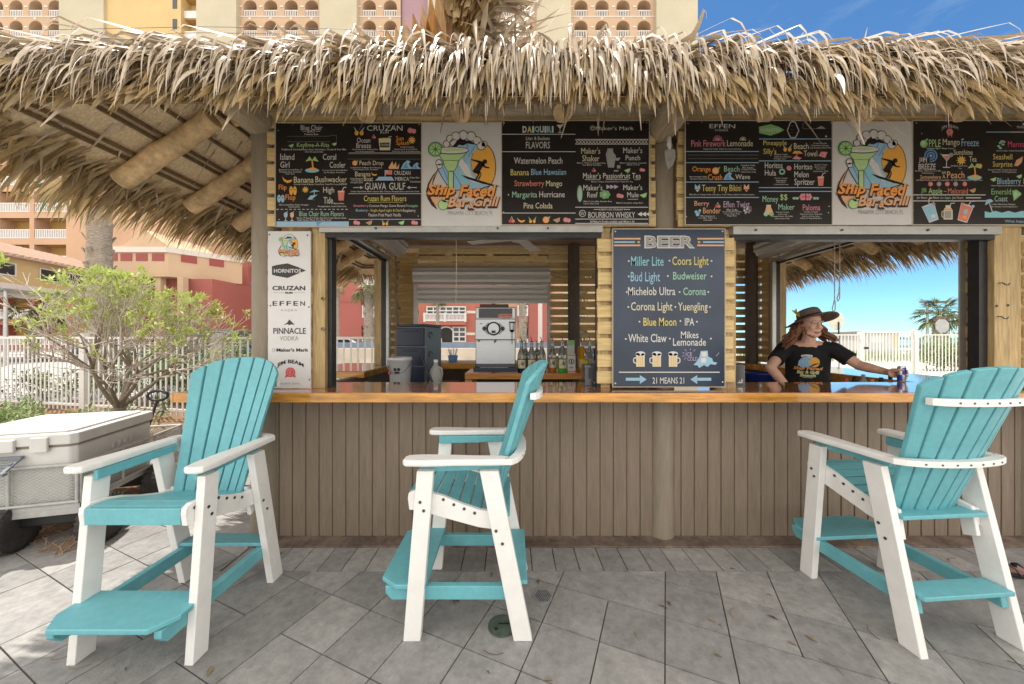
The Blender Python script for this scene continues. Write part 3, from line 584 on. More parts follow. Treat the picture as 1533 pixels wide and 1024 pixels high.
def fruit(D, kind, x, y, s):
    if kind == 'pine':
        for dx, a in ((-.45, -.5), (.45, .5)):
            D.disc(x+dx*s, y+s*.35, s*.36, 'amber', 2, s*.45); D.poly([(x+dx*s-s*.2, y), (x+dx*s+a*s*1.1, y-s*.8), (x+dx*s+s*.2, y+.05*s)], 'mint', 2)
    elif kind == 'melon': D.poly([(x-s, y), (x+s*.8, y-s*.6), (x+s*.6, y+s*.4), (x, y+s*.7)], 'green', 2); D.poly([(x-s*.8, y), (x+s*.7, y-s*.5), (x+s*.45, y+s*.3), (x, y+s*.5)], 'coral', 3)
    elif kind == 'lime': D.poly([(x-s, y), (x+s*.8, y-s*.6), (x+s*.6, y+s*.4), (x, y+s*.7)], 'green', 2); D.poly([(x-s*.75, y), (x+s*.65, y-s*.45), (x+s*.4, y+s*.25), (x, y+s*.45)], 'lgreen', 3)
    elif kind == 'banana': D.poly([(x-s, y-s*.6), (x-s*.6, y-s*.1), (x, y+s*.2), (x+s, y), (x+s*.7, y+s*.5), (x, y+s*.7), (x-s*.7, y+s*.3)], 'amber', 2)
    elif kind == 'berry': D.disc(x-s*.3, y, s*.6, 'coral', 2); D.disc(x+s*.45, y+s*.15, s*.5, 'pink', 3); D.disc(x-s*.3, y, s*.3, 'pink', 3)
    elif kind == 'cherry': D.disc(x-s*.35, y+s*.3, s*.42, 'red', 2); D.disc(x+s*.35, y+s*.3, s*.42, 'coral', 3); D.line([(x-s*.3, y), (x, y-s*.8), (x+s*.3, y)], s*.14, 'mint', 2)
    elif kind == 'sun':
        for i in range(10): a = i*math.pi/5; D.line([(x, y), (x+s*1.25*math.cos(a), y+s*1.25*math.sin(a))], s*.2, 'yellow', 2)
        D.disc(x, y, s*.85, 'amber', 3)
    elif kind == 'orange': D.disc(x, y, s*.8, 'orange', 2); D.disc(x, y, s*.5, 'peach', 3); D.poly([(x+s*.3, y-s*.6), (x+s*1.1, y-s*.9), (x+s*.8, y-s*.3)], 'green', 3)
    elif kind == 'cup': D.poly([(x-s*.7, y-s), (x+s*.7, y-s), (x+s*.5, y+s), (x-s*.5, y+s)], 'coral', 2); D.rect(x-s*.6, y-s*.9, x+s*.6, y-s*.7, 'white', 3); D.line([(x+s*.1, y-s*.8), (x+s*.5, y-s*1.6), (x+s*1.0, y-s*1.7)], s*.15, 'white', 3)
    elif kind == 'palm':
        D.disc(x, y+s*1.1, s*1.1, 'aqua', 2, s*.35); D.disc(x+.1*s, y+s*.9, s*.6, 'amber', 3, s*.25); D.line([(x+.15*s, y+s*.9), (x, y-s*.5)], s*.22, 'orange', 4)
        for a in (-2.9, -2.3, -1.57, -.8, -.2): D.poly([(x, y-s*.5), (x+s*.6*math.cos(a), y-s*.5+s*.6*math.sin(a)-s*.15), (x+s*1.05*math.cos(a), y-s*.35+s*.75*math.sin(a)+s*.25)], 'lgreen', 5)
    elif kind == 'wave': D.poly([(x-s, y+s*.6), (x-s*.6, y-s*.2), (x, y-s*.7), (x+s*.5, y-s*.5), (x+s*.2, y-s*.2), (x+s*.4, y+s*.2), (x+s, y+s*.6)], 'lblue', 2); D.poly([(x-s*.7, y+s*.5), (x-s*.4, y-s*.1), (x, y-s*.45), (x-.05*s, y+.1*s), (x+s*.3, y+s*.5)], 'blue', 3)
    elif kind == 'flower':
        for i in range(6): a = i*math.pi/3; D.disc(x+s*.55*math.cos(a), y+s*.55*math.sin(a), s*.32, 'pink', 2, n=8)
        D.disc(x, y, s*.28, 'hot', 3, n=8)
def small(D, rows):
    for t, x0, y0, x1, y1 in rows: D.text(t, x0, y0, x1, y1, 'white', 2, .008, 0, 1)
def screws(D, pts):
    for x, y in pts: D.disc(x, y, 5, 'cream', 3, n=8)
# --- left menu board
t = panel('menu_board', 'dark drinks menu board left of the first surfer logo, blue strip at its lower left', 413, 184.5, 630.5, 338.5, board_m, 'dark menu boards over the openings')
D = Draw(YS-.001).crop(410, 180, 6.204)
D.texts([('Blue Chair', 250, 45, 450, 92, 'white'), ('BAY', 312, 90, 385, 116, 'white'), ('Keylime-A-Rita', 214, 208, 515, 262, 'lgreen'), ('Island', 60, 312, 190, 368, 'white'), ('Girl', 60, 384, 145, 440, 'white'), ('Coral', 455, 312, 578, 368, 'white'), ('Cooler', 518, 386, 665, 442, 'white'),
         ('Banana', 186, 525, 370, 580, 'cream'), ('Bushwacker', 386, 522, 678, 576, 'cream'), ('Flip', 45, 598, 118, 660, 'orange'), ('Flop', 108, 690, 200, 755, 'orange'), ('High', 458, 620, 560, 690, 'white'), ('Tide', 462, 714, 548, 775, 'white'), ('Blue Chair Rum Flavors', 236, 845, 650, 892, 'mint'),
         ('CRUZAN', 865, 48, 1195, 98, 'white'), ('RUM', 990, 102, 1065, 124, 'white'), ('Ocean', 772, 162, 895, 208, 'white'), ('Breeze', 766, 212, 902, 258, 'white'), ('Sun', 1135, 145, 1205, 190, 'orange'), ('Splash', 1135, 192, 1255, 240, 'orange'), ('Peach Drop', 795, 376, 1018, 430, 'cream'), ('Banana', 755, 476, 898, 522, 'cream'), ('Boat', 836, 522, 920, 566, 'cream'),
         ('CRUZAN', 1115, 470, 1268, 508, 'white'), ("'MERICA", 1120, 526, 1255, 562, 'white'), ('GUAVA', 845, 580, 1042, 645, 'white'), ('GULF', 1070, 580, 1220, 645, 'white'), ('Cruzan Rum Flavors', 836, 700, 1230, 752, 'yellow'), ('Strawberry', 740, 782, 878, 812, 'pink'), ('Coconut Mango Guava Banana', 884, 782, 1220, 812, 'white'), ('Pineapple', 1226, 782, 1335, 812, 'mint'),
         ('Blueberry', 762, 824, 872, 856, 'lblue'), ('- Single Aged Light & Dark', 880, 824, 1190, 856, 'yellow'), ('Raspberry', 1198, 824, 1316, 860, 'white'), ('Passion Fruit Peach Vanilla', 880, 864, 1180, 894, 'white')], res=2)
D.line([(265, 103), (308, 103)], 4, 'white'); D.line([(388, 103), (430, 103)], 4, 'white')
small(D, [('Premium Rum', 285, 122, 412, 138), ('Keylime & Coconut Rum, Sour, Lime Juice, Cream & Sour Mix', 72, 262, 672, 284), ('- Also Frozen Drink -', 280, 286, 466, 300), ('Banana & Coconut Rum, OJ', 48, 452, 262, 470), ('Pineapple Juice, Grenadine', 52, 472, 256, 490), ('Ginger Beer', 104, 492, 196, 506), ('Coconut, Spiced & Vanilla Rum', 448, 458, 682, 474), ('OJ, Pineapple, Grenadine', 462, 478, 660, 494), ('Coconut, Cream & Banana Cream Rum, Cream De Cocoa, BLENDED', 184, 586, 682, 604), ('Still Coconut Rum, Peach, Pineapple', 48, 778, 322, 796), ('Cranberry Juice', 132, 798, 242, 814), ('Banana Rum,', 556, 764, 655, 782), ('Pineapple Juice, Lemon Lime Soda', 410, 792, 672, 810), ('Banana, 70 Spiced & Cream, Key Lime Cream, Banana Cream', 214, 900, 672, 918), ('Vanilla, Banana, Wheat, Kiwi, Mango Cream', 214, 920, 536, 936),
          ('Cruzan Aged Rum, & Mango Rum', 726, 264, 964, 280), ('Lime & Pineapple Juice', 760, 284, 932, 298), ('Cruzan Pineapple', 1172, 242, 1304, 258), ('Raspberry & Coconut Rum', 1122, 262, 1330, 278), ('Triple Sec, Sour & Pineapple Juice', 1096, 282, 1358, 296), ('Cruzan Peach & Mango Rum, Pineapple', 710, 434, 1006, 450), ('OJ & Pineapple Juice, Grenadine', 734, 452, 968, 466), ('Cruzan Banana &', 706, 534, 826, 550), ('Coconut Rum', 720, 554, 824, 568), ('Pineapple Juice', 712, 572, 828, 588), ('Cruzan Rum', 1258, 524, 1352, 540), ('Cola & Lime', 1262, 562, 1362, 578), ('Cruzan Guava Rum, Melon Liqueur, Blue Curacao, Pineapple Juice, Lemon Lime Soda', 712, 654, 1348, 672)])
D.rect(24, 940, 696, 984, 'lblue', 1); D.poly([(390, 945), (450, 945), (420, 965), (415, 982), (405, 982)], 'blue', 2)
for i in range(17): D.rect(24+40*i, 825, 46+40*i, 830, 'white', 2)
for y in (302, 680, 918): D.rect(694, y, 1370, y+4, 'white', 2)
for y in (312, 360): D.rect(686, y, 1365, y+2, 'grey', 2)
D.rect(124, 148, 520, 150, 'grey', 2); D.rect(124, 198, 520, 200, 'grey', 2); D.rect(518, 140, 582, 142, 'grey', 2); D.rect(580, 140, 582, 196, 'grey', 2)
D.rect(872, 760, 1198, 763, 'yellow', 2)
for x0, x1 in ((738, 830), (1328, 1236)): D.line([(x0, 625), (x1, 625)], 6, 'white'); D.poly([(x1, 625), (x1-(x1-x0)*.3, 610), (x1-(x1-x0)*.3, 640)], 'white')
fruit(D, 'palm', 355, 400, 60); fruit(D, 'banana', 125, 550, 48); fruit(D, 'sun', 292, 645, 24); fruit(D, 'cup', 625, 700, 46); fruit(D, 'pine', 792, 100, 52); fruit(D, 'berry', 1280, 95, 44); fruit(D, 'cherry', 928, 152, 26); fruit(D, 'sun', 1282, 185, 28); fruit(D, 'orange', 752, 398, 30); fruit(D, 'wave', 1240, 415, 62); fruit(D, 'wave', 1325, 425, 45); fruit(D, 'banana', 932, 498, 28); fruit(D, 'lime', 162, 235, 28); fruit(D, 'lime', 562, 220, 28)
for x, k in ((768, 'berry'), (886, 'melon'), (1034, 'pine'), (1186, 'lime'), (1306, 'berry')): fruit(D, k, x, 950, 34)
for x, c in ((160, 'amber'), (195, 'amber'), (48, 'lblue'), (82, 'lblue')): D.disc(x, 655 if c == 'amber' else 728, 17, c, 2, 42 if c == 'amber' else 36); D.poly([(x-9, 650 if c == 'amber' else 724), (x, 636 if c == 'amber' else 710), (x+9, 650 if c == 'amber' else 724)], 'dark', 3)
D.poly([(312, 735), (340, 700), (408, 690), (350, 735), (390, 742)], 'lblue'); D.poly([(330, 672), (375, 645), (428, 660)], 'aqua'); D.line([(378, 660), (372, 700)], 5, 'white')
for x, c in ((110, 'lblue'), (168, 'peach')): D.poly([(x-20, 865), (x+20, 865), (x, 912)], c); D.disc(x, 880, 18, c, 2, 26); D.line([(x, 905), (x, 932)], 5, 'white'); D.rect(x-14, 930, x+14, 935, 'white'); D.line([(x, 865), (x+20, 845)], 4, 'white')
D.poly([(972, 172), (1088, 172), (1078, 278), (984, 278)], 'cream'); D.rect(985, 208, 1074, 252, 'black', 3); D.text('CRUZAN', 990, 218, 1070, 240, 'white', 4); D.line([(1055, 172), (1070, 155), (1096, 150)], 6, 'white'); D.disc(1030, 172, 58, 'yellow', 4, 8)
D.poly([(940, 560), (975, 525), (1095, 525), (1120, 560)], 'lblue'); D.line([(1033, 525), (1033, 462)], 5, 'white', 3); D.rect(1036, 464, 1098, 505, 'coral', 3); D.rect(1036, 464, 1060, 485, 'lav', 4)
D.poly([(1065, 440), (1100, 380), (1112, 420), (1135, 385), (1140, 445), (1165, 400), (1160, 452), (1070, 452)], 'peach')
screws(D, [(40, 95), (1348, 40), (1340, 890), (48, 922)]); D.build(t)
# --- surfer logo signs
for px, n in ((631.5, 'white surf bar logo sign between the keylime menu and the daiquiri menu'), (1246, 'white surf bar logo sign over the right opening, below the sea blue sky')):
    dy = 0 if px < 700 else -1.5
    t = panel('logo_sign', n, px, 183+dy, px+119.5, 338+dy, sign_m, 'white surf bar logo signs', rim=False)
    D = Draw(YS-.001).crop(px-1, 180+dy, 6.206); logo(D); D.build(t)
# --- daiquiri and bourbon board
t = panel('menu_board', 'dark menu board headed by a colourful daiquiri title, beside the middle post', 751.5, 181, 971.5, 336, board_m, 'dark menu boards over the openings')
D = Draw(YS-.001).crop(750, 180, 6.204)
for i, (ch, c) in enumerate(zip('DAIQUIRI', ('white', 'yellow', 'white', 'aqua', 'white', 'white', 'aqua', 'white'))):
    x0 = [200, 244, 290, 314, 360, 404, 428, 472][i]; x1 = [240, 286, 308, 356, 398, 422, 468, 488][i]; D.text(ch, x0, 54, x1, 116, c, 2, .04)
D.texts([('Liter & Buckets', 232, 152, 452, 184, 'white'), ('FLAVORS', 232, 200, 455, 262, 'white'), ('Watermelon Peach', 122, 345, 570, 405, 'white'), ('Banana', 90, 455, 260, 512, 'yellow'), ('Blue Hawaiian', 280, 452, 605, 508, 'lblue'), ('Strawberry', 125, 558, 402, 630, 'coral'), ('Mango', 418, 560, 568, 630, 'cream'), ('Margarita', 104, 662, 335, 735, 'mint'), ('Hurricane', 356, 660, 592, 716, 'white'), ('Pina Colada', 212, 766, 478, 820, 'cream'),
         ("Maker's Mark", 880, 56, 1232, 92, 'white'), ("Maker's", 745, 255, 922, 312, 'cream'), ('Shaker', 755, 325, 915, 382, 'cream'), ("Maker's", 1135, 252, 1312, 306, 'white'), ('Punch', 1158, 325, 1292, 372, 'white'), ("Maker's Passionfruit Tea", 762, 488, 1298, 542, 'white'), ("Maker's", 765, 598, 942, 652, 'white'), ('Reef', 802, 665, 898, 718, 'white'), ("Maker's", 1136, 598, 1312, 648, 'white'), ('Mule', 1172, 668, 1278, 716, 'white'), ('BOURBON WHISKY', 812, 852, 1245, 906, 'white')])
small(D, [('KENTUCKY STRAIGHT', 925, 820, 1138, 838), ("All Maker's Drinks available with Maker's 46", 826, 930, 1240, 952), ("Maker's, Triple Sec, Pineapple Juice,", 706, 390, 974, 406), ('Sour Mix & Grenadine', 758, 408, 930, 422), ("Maker's, Passionfruit, Grapefruit", 1104, 390, 1350, 406), ('Splash of Soda', 1168, 408, 1290, 422), ("Maker's Cruzan, Passionfruit Rum, Triple Sec, Tea", 838, 564, 1224, 580), ("Maker's, Lime, Mint, Hawaiian Rum,", 768, 746, 1032, 762), ('Lemon Lime Soda', 768, 766, 908, 780), ("Maker's, Lime Juice, Ginger Beer", 1072, 760, 1320, 778)])
for x0, x1, ys in ((5, 692, (130, 292, 862)), (690, 1368, (178, 222, 808, 918, 958))):
    for y in ys: D.rect(x0, y-3, x1, y+3, 'white')
for i in range(22): x = 694+i*30.5; D.line([(x, 182), (x+28, 218)], 5, 'white', 3); D.line([(x+28, 182), (x, 218)], 5, 'white', 4)
D.disc(850, 72, 22, 'white'); D.disc(850, 72, 17, 'black', 3); D.line([(836, 72), (862, 68)], 6, 'white', 4)
D.disc(757, 866, 32, 'white'); D.disc(757, 866, 27, 'black', 3); D.text('SIV', 738, 852, 776, 882, 'white', 4)
for i in range(3): D.poly([(1268+38*i, 872), (1310+38*i, 850), (1310+38*i, 895)], 'white'); D.poly([(980+36*i, 598), (1020+36*i, 618), (980+36*i, 640)], 'lav')
for x0, x1 in ((862, 912), (1200, 1150)): D.line([(x0, 828), (x1, 828)], 5, 'white'); D.poly([(x1+(6 if x1 > x0 else -6), 828), (x1, 818), (x1, 838)], 'white')
D.poly([(990, 262), (1040, 262), (1042, 295), (1068, 330), (1050, 440), (995, 440), (975, 330), (985, 295)], 'grey'); D.poly([(1060, 350), (1112, 348), (1090, 378), (1065, 372)], 'grey'); D.rect(1078, 418, 1108, 448, 'grey'); D.disc(1070, 470, 24, 'grey', 2, 8); D.line([(975, 320), (985, 290)], 6, 'grey')
D.disc(732, 682, 26, 'grey', 2, 78); D.disc(734, 690, 18, 'mint', 3, 66)
for i in range(7): a = i*math.pi*2/7; D.disc(965+32*math.cos(a), 690+26*math.sin(a), 20, 'green', 2, 16, 8)
D.disc(965, 690, 18, 'mint', 3)
fruit(D, 'berry', 1105, 700, 36); fruit(D, 'lime', 1325, 695, 40); fruit(D, 'cherry', 862, 462, 26); fruit(D, 'lime', 1175, 465, 34); fruit(D, 'berry', 1312, 460, 28); D.line([(1175, 734), (1275, 734)], 4, 'white')
D.poly([(515, 42), (580, 42), (548, 82)], 'white'); D.line([(548, 80), (548, 112)], 5, 'white'); D.rect(530, 110, 566, 116, 'white'); D.disc(575, 40, 10, 'mint', 3)
for a, b_ in (((780, 552), (925, 552)), ((975, 552), (1190, 552)), ((1240, 552), (1292, 552))): D.line([a, b_], 4, 'white')
for x, k in ((100, 'cherry'), (188, 'banana'), (292, 'pine'), (418, 'orange'), (520, 'melon'), (612, 'berry')): fruit(D, k, x, 925, 38)
screws(D, [(30, 25), (1320, 18), (1352, 22), (25, 852)]); D.disc(70, 692, 5, 'white', 2); D.build(t)
# --- vodka and tequila board
t = panel('menu_board', 'dark menu board with thin blue rules, right of the middle post above the right opening', 1026.5, 181, 1245, 336, board_m, 'dark menu boards over the openings')
D = Draw(YS-.001).crop(1020, 180, 6.204)
D.texts([('EFFEN', 262, 36, 500, 74, 'white'), ('VODKA', 310, 84, 436, 102, 'white'), ('Pink Firework', 92, 185, 412, 246, 'pink'), ('Lemonade', 425, 185, 664, 242, 'cream'), ('Orange', 102, 428, 272, 492, 'orange'), ('Crush', 248, 502, 380, 556, 'orange'), ('Beach', 398, 425, 540, 478, 'mint'), ('Wave', 502, 502, 638, 548, 'white'), ('Teeny Tiny Bikini', 192, 600, 556, 678, 'yellow'), ('Berry', 122, 750, 258, 808, 'peach'), ('Bender', 202, 812, 365, 866, 'peach'), ('Effen Twist', 392, 752, 635, 810, 'lav'),
         ('HORNITOS', 736, 76, 922, 106, 'white'), ('Pineapple', 762, 188, 978, 245, 'yellow'), ("Silly's", 762, 262, 882, 330, 'yellow'), ('Beach', 1046, 212, 1182, 268, 'cream'), ('Towel', 1138, 282, 1262, 336, 'cream'), ('Horitos', 776, 392, 940, 446, 'white'), ('Hula', 776, 462, 880, 515, 'white'), ('Horitso', 1050, 404, 1216, 458, 'white'), ('Melon', 1050, 475, 1182, 530, 'white'), ('Spritzer', 1050, 542, 1238, 618, 'white'), ('Money', 754, 702, 900, 778, 'mint'), ('$$', 918, 686, 986, 748, 'lgreen'), ('Maker', 902, 778, 1052, 832, 'mint'), ('Paloma', 1128, 782, 1290, 838, 'pink')])
small(D, [('Raspberry Vodka, Triple Sec, Sour Lemonade', 208, 260, 558, 276), ('Blood Orange Vodka,', 78, 518, 240, 534), ('OJ, Lemon Lime Soda', 80, 538, 240, 554), ('Cucumber Vodka,', 552, 412, 690, 428), ('Blue Curacao', 570, 432, 668, 448), ('Pineapple Sour Mix', 556, 452, 694, 466), ('Lemon Lime Soda', 556, 472, 692, 486), ('Effen Blood Orange Vodka, Lime Juice, Tonic Water, Splash of Cranberry Juice', 76, 684, 678, 700), ('Effen Raspberry', 178, 884, 312, 898), ('Sour Mix, Triple Sec', 160, 902, 328, 916), ('Lemonade', 208, 920, 286, 932), ('Effen Vodka', 422, 824, 522, 840), ('Cream Raspberry Rum', 380, 844, 560, 858), ('Cream Grape Fruit', 396, 864, 544, 878), ('Ginger Beer', 424, 882, 516, 896),
          ('Hornitos Tequila', 868, 312, 984, 328), ('Triple Sec, Lime Juice', 862, 332, 1022, 348), ('Pineapple Juice', 860, 352, 974, 366), ('Hornitos Tequila', 1228, 208, 1352, 224), ('Watermelon Schnapps,', 1206, 228, 1374, 244), ('Sour & Lemon Lime Soda', 1192, 248, 1388, 262), ('Hornitos Tequila', 864, 532, 988, 546), ('Passionfruit', 880, 552, 974, 566), ('Lime Juice', 886, 570, 966, 584), ('Cranberry & Soda', 858, 590, 994, 604), ('Hornitos Tequila', 1236, 408, 1356, 422), ('Melon Liqueur', 1240, 428, 1346, 442), ('Lime Juice', 1254, 446, 1336, 460), ('Lemon Lime Soda', 1228, 466, 1362, 480), ('Hornitos Tequila', 880, 848, 1000, 862), ('Grand Orange', 896, 868, 984, 880), ('Pineapple Juice, Sour Mix', 838, 886, 1036, 900), ('Lemon Lime Soda', 868, 906, 1004, 918), ('Hornitos Tequila', 1142, 846, 1268, 860), ('Watermelon Puree, Grapefruit', 1100, 866, 1308, 880), ('Splash of Lime Juice', 1120, 886, 1286, 898), ('Splash of Grapefruit Juice', 1104, 904, 1304, 918)])
for x0, x1, ys in ((42, 720, (290, 394, 574, 717)), (720, 1398, (174, 378, 626, 661))):
    for y in ys: D.rect(x0, y-3.5, x1, y+3.5, 'lblue')
D.rect(60, 322, 715, 324, 'grey'); D.rect(60, 356, 715, 358, 'grey')
D.poly([(722, 60), (830, 38), (905, 60), (956, 90), (905, 118), (830, 142), (722, 120)], 'green', 1); D.poly([(1036, 5), (1062, 18), (1096, 95), (1062, 165), (1012, 165), (980, 95), (1010, 18)], 'white', 1); D.poly([(1036, 16), (1056, 24), (1088, 95), (1058, 158), (1016, 158), (988, 95), (1016, 24)], 'black', 2)
small(D, [('100%', 1018, 45, 1056, 62), ('Pure', 1020, 78, 1056, 94), ('Agave', 1014, 108, 1062, 122), ('Tequila', 1008, 140, 1068, 155)])
for i in range(9): a = math.pi+i*math.pi/8; D.line([(338, 188), (338+48*math.cos(a), 188+50*math.sin(a))], 5, 'pink'); D.line([(572, 185), (572+32*math.cos(a), 185+34*math.sin(a))], 4, 'cream')
fruit(D, 'orange', 318, 470, 40); fruit(D, 'wave', 445, 520, 55); fruit(D, 'pine', 985, 255, 46); fruit(D, 'flower', 1000, 445, 28); fruit(D, 'cup', 1295, 565, 44); fruit(D, 'cherry', 338, 790, 34); fruit(D, 'flower', 1130, 712, 40); fruit(D, 'flower', 1182, 712, 40)
for i in range(8): a = i*math.pi/4; D.disc(936+22*math.cos(a), 478+22*math.sin(a), 9, 'mint', 2, n=6)
for x in (150, 605):
    c = 'lblue' if x == 150 else 'peach'; D.poly([(x-22, 592), (x, 618), (x+22, 592), (x+26, 640), (x-26, 640)], c); D.poly([(x-18, 645), (x+18, 645), (x, 668)], 'white' if x == 150 else 'coral')
D.disc(138, 852, 15, 'lblue'); D.disc(162, 858, 15, 'blue', 3); D.disc(150, 876, 16, 'lblue', 4); D.disc(172, 838, 12, 'mint', 3)
for i in range(14): D.disc(580+70*rng.random(), 795+90*rng.random()*.8, 10, 'white' if i % 2 else 'lav', 2, n=8)
D.poly([(790, 800), (830, 800), (850, 850), (860, 878), (765, 878), (780, 840)], 'peach'); D.rect(790, 786, 832, 800, 'cream'); D.disc(785, 872, 20, 'mint', 3); D.disc(838, 872, 20, 'green', 3)
D.poly([(1030, 310), (1050, 285), (1100, 285), (1130, 310)], 'amber'); D.line([(1080, 290), (1070, 345)], 6, 'orange', 3); D.poly([(1030, 360), (1060, 330), (1120, 352), (1095, 365)], 'pink'); D.poly([(1272, 330), (1300, 292), (1358, 295), (1335, 350)], 'pink'); D.disc(1310, 320, 14, 'coral', 3)
for x in (1050, 1075, 1240, 1262): D.disc(x, 725, 17, 'mint', 2, 12)
D.poly([(1128, 80), (1128, 20), (1131, 20), (1131, 77), (1250, 77), (1300, 52), (1340, 77), (1340, 80)], 'grey'); D.disc(1344, 150, 8, 'white')
screws(D, [(62, 30), (1392, 22), (48, 895), (1372, 800), (1366, 858)]); D.build(t)
# --- whiskey board cut by the right edge of the picture
t = panel('menu_board', 'dark menu board with three tall drinks drawn along its bottom, at the right edge', 1366.5, 181, 1584, 336, board_m, 'dark menu boards over the openings')
D = Draw(YS-.001).crop(1363, 180, 6.206)
D.text('JIM BEAM', 288, 40, 442, 78, 'white', 2, 0, 0, 2, 22)
D.texts([('PPLE', 172, 180, 282, 248, 'lgreen'), ('Mango', 300, 172, 458, 250, 'cream'), ('Freeze', 474, 172, 635, 242, 'lblue'), ('JIM', 78, 345, 152, 396, 'white'), ('BREEZE', 76, 405, 234, 458, 'white'), ('Sunshine', 402, 272, 578, 322, 'cream'), ('Tea', 546, 335, 614, 386, 'cream'), ('Somewhere', 92, 508, 282, 545, 'peach'), ('on', 292, 476, 328, 500, 'cream'), ('A', 296, 508, 324, 540, 'cream'), ('Peach', 340, 475, 502, 540, 'peach'), ('JB', 98, 630, 150, 682, 'green'), ('Apple', 168, 630, 296, 700, 'lgreen'), ('-', 310, 658, 334, 664, 'coral'), ('Melonaid', 348, 630, 534, 682, 'coral'),
         ('Jim Beam  Jim Black', 58, 710, 268, 734, 'white'), ('Jim Apple', 278, 710, 374, 736, 'mint'), ('Jim Peach', 388, 710, 490, 736, 'cream'), ('PINNACLE', 990, 52, 1120, 76, 'white'), ('Mermaid', 905, 195, 1110, 250, 'hot'), ('Water', 1130, 195, 1270, 250, 'hot'), ('Seashell', 768, 312, 946, 365, 'yellow'), ('Surprise', 765, 382, 948, 448, 'yellow'), ('Blueberry', 806, 536, 1026, 612, 'lblue'), ('Lemonade', 1050, 540, 1280, 590, 'yellow'), ('Emerald', 752, 636, 934, 690, 'green'), ('Coast', 782, 702, 902, 755, 'mint'), ('What happens on the beach', 878, 926, 1330, 958, 'lblue')])
small(D, [('Jim Beam Apple  Mango Pureed', 152, 254, 404, 272), ('Jim Beam, Triple Sec, Sour Mix', 42, 464, 284, 480), ('Cranberry Juice', 106, 484, 220, 500), ('Jim Beam, Lemonade,', 376, 416, 530, 434), ('Tea', 446, 440, 474, 452), ('Jim Beam Peach, Cruzan Coconut Rum, OJ, Cran, Pineapple Juice, Ginger Beer', 54, 548, 670, 566), ('Citron Vodka, Cruzan Passionfruit', 796, 276, 1060, 292), ('Pinnacle Vodka, Cruzan Key Lime', 722, 454, 988, 470), ('Rumhaven, OJ, Pineapple Juice', 760, 474, 984, 490), ('Citron Vodka, Cruzan Blueberry, Lemonade', 748, 602, 1060, 616), ('Vodka, Watermelon Schnapps,', 752, 774, 978, 790), ('Blue Curacao, OJ, Pineapple Juice', 742, 796, 994, 812)])
D.rect(15, 690, 698, 697, 'white'); D.rect(15, 746, 700, 753, 'white'); D.rect(705, 106, 932, 114, 'lblue'); D.rect(932, 106, 1160, 114, 'white'); D.line([(515, 721), (655, 721)], 8, 'white')
D.poly([(690, 845), (740, 858), (790, 842), (850, 860), (910, 842), (970, 860), (1040, 842), (1140, 858), (1330, 846), (1330, 905), (690, 905)], 'aqua'); D.poly([(692, 790), (705, 740), (745, 732), (772, 752)], 'lblue'); D.line([(732, 765), (762, 852)], 7, 'white')
D.disc(125, 220, 36, 'green'); D.disc(118, 212, 22, 'lgreen', 3); D.poly([(130, 190), (158, 168), (165, 185)], 'mint', 3)
for i, c in enumerate(('blue', 'dark', 'blue', 'dark', 'lblue')): D.disc(190, 330, 62-12*i, c, 2+i, 60-12*i)
D.rect(130, 345, 180, 395, 'black', 7); D.text('M', 122, 345, 152, 396, 'white', 8)
D.disc(365, 108, 32, 'coral'); D.disc(365, 108, 20, 'pink', 3); D.disc(365, 108, 9, 'red', 4); D.poly([(345, 132), (358, 138), (350, 162)], 'coral'); D.poly([(372, 138), (388, 132), (384, 162)], 'coral')
D.poly([(285, 318), (390, 318), (337, 382)], 'white'); D.poly([(302, 330), (372, 330), (337, 372)], 'coral', 3); D.line([(335, 380), (335, 435)], 6, 'white'); D.rect(302, 434, 368, 441, 'white'); D.disc(378, 322, 20, 'grey', 3); D.line([(280, 310), (296, 325)], 8, 'green', 3)
fruit(D, 'sun', 472, 372, 36); fruit(D, 'palm', 595, 465, 62); D.disc(645, 425, 22, 'amber', 3)
for i, x in enumerate((187, 265, 343, 420, 505)): D.disc(x, 592, 22, 'coral' if i % 2 == 0 else 'grey'); D.disc(x, 592, 12, 'pink', 3)
fruit(D, 'melon', 580, 650, 36)
for x, y, w, c, tl in ((190, 860, 62, 'lblue', .35), (505, 862, 62, 'coral', -.3)):
    def q(u, v): return (x+u*math.cos(tl)+v*math.sin(tl), y-u*math.sin(tl)+v*math.cos(tl))
    D.poly([q(-w, -82), q(w, -82), q(w*.75, 82), q(-w*.75, 82)], 'white'); D.poly([q(-w*.9, -72), q(w*.9, -72), q(w*.68, 74), q(-w*.68, 74)], c, 3); D.poly([q(-20, -30), q(15, -40), q(25, 5), q(-10, 10)], 'aqua', 4); D.poly([q(-10, 25), q(25, 20), q(28, 50), q(-8, 52)], 'white' if c == 'lblue' else 'orange', 4)
    D.line([q(10, -78), q(25, -125), q(55, -130)], 7, 'white', 4)
fruit(D, 'cherry', 215, 772, 22); D.poly([(462, 778), (490, 762), (515, 782)], 'coral', 4); D.disc(582, 800, 14, 'lblue', 4)
D.rect(308, 832, 392, 922, 'cream'); D.rect(318, 842, 382, 912, 'grey', 3); D.rect(314, 815, 384, 830, 'peach', 3); D.rect(326, 790, 374, 815, 'cream', 3); D.line([(306, 845), (292, 850), (292, 895), (306, 902)], 7, 'cream', 3); D.line([(370, 800), (375, 772), (412, 770)], 6, 'white', 4)
D.poly([(945, 655), (985, 645), (1032, 680), (1020, 700), (960, 750)], 'green'); D.poly([(960, 665), (985, 658), (1000, 690), (965, 730)], 'mint', 3); D.line([(948, 690), (1028, 690)], 3, 'white', 4)
D.poly([(962, 425), (985, 370), (1045, 335), (1035, 390), (1000, 425)], 'peach'); D.line([(970, 420), (1035, 345)], 4, 'coral', 3)
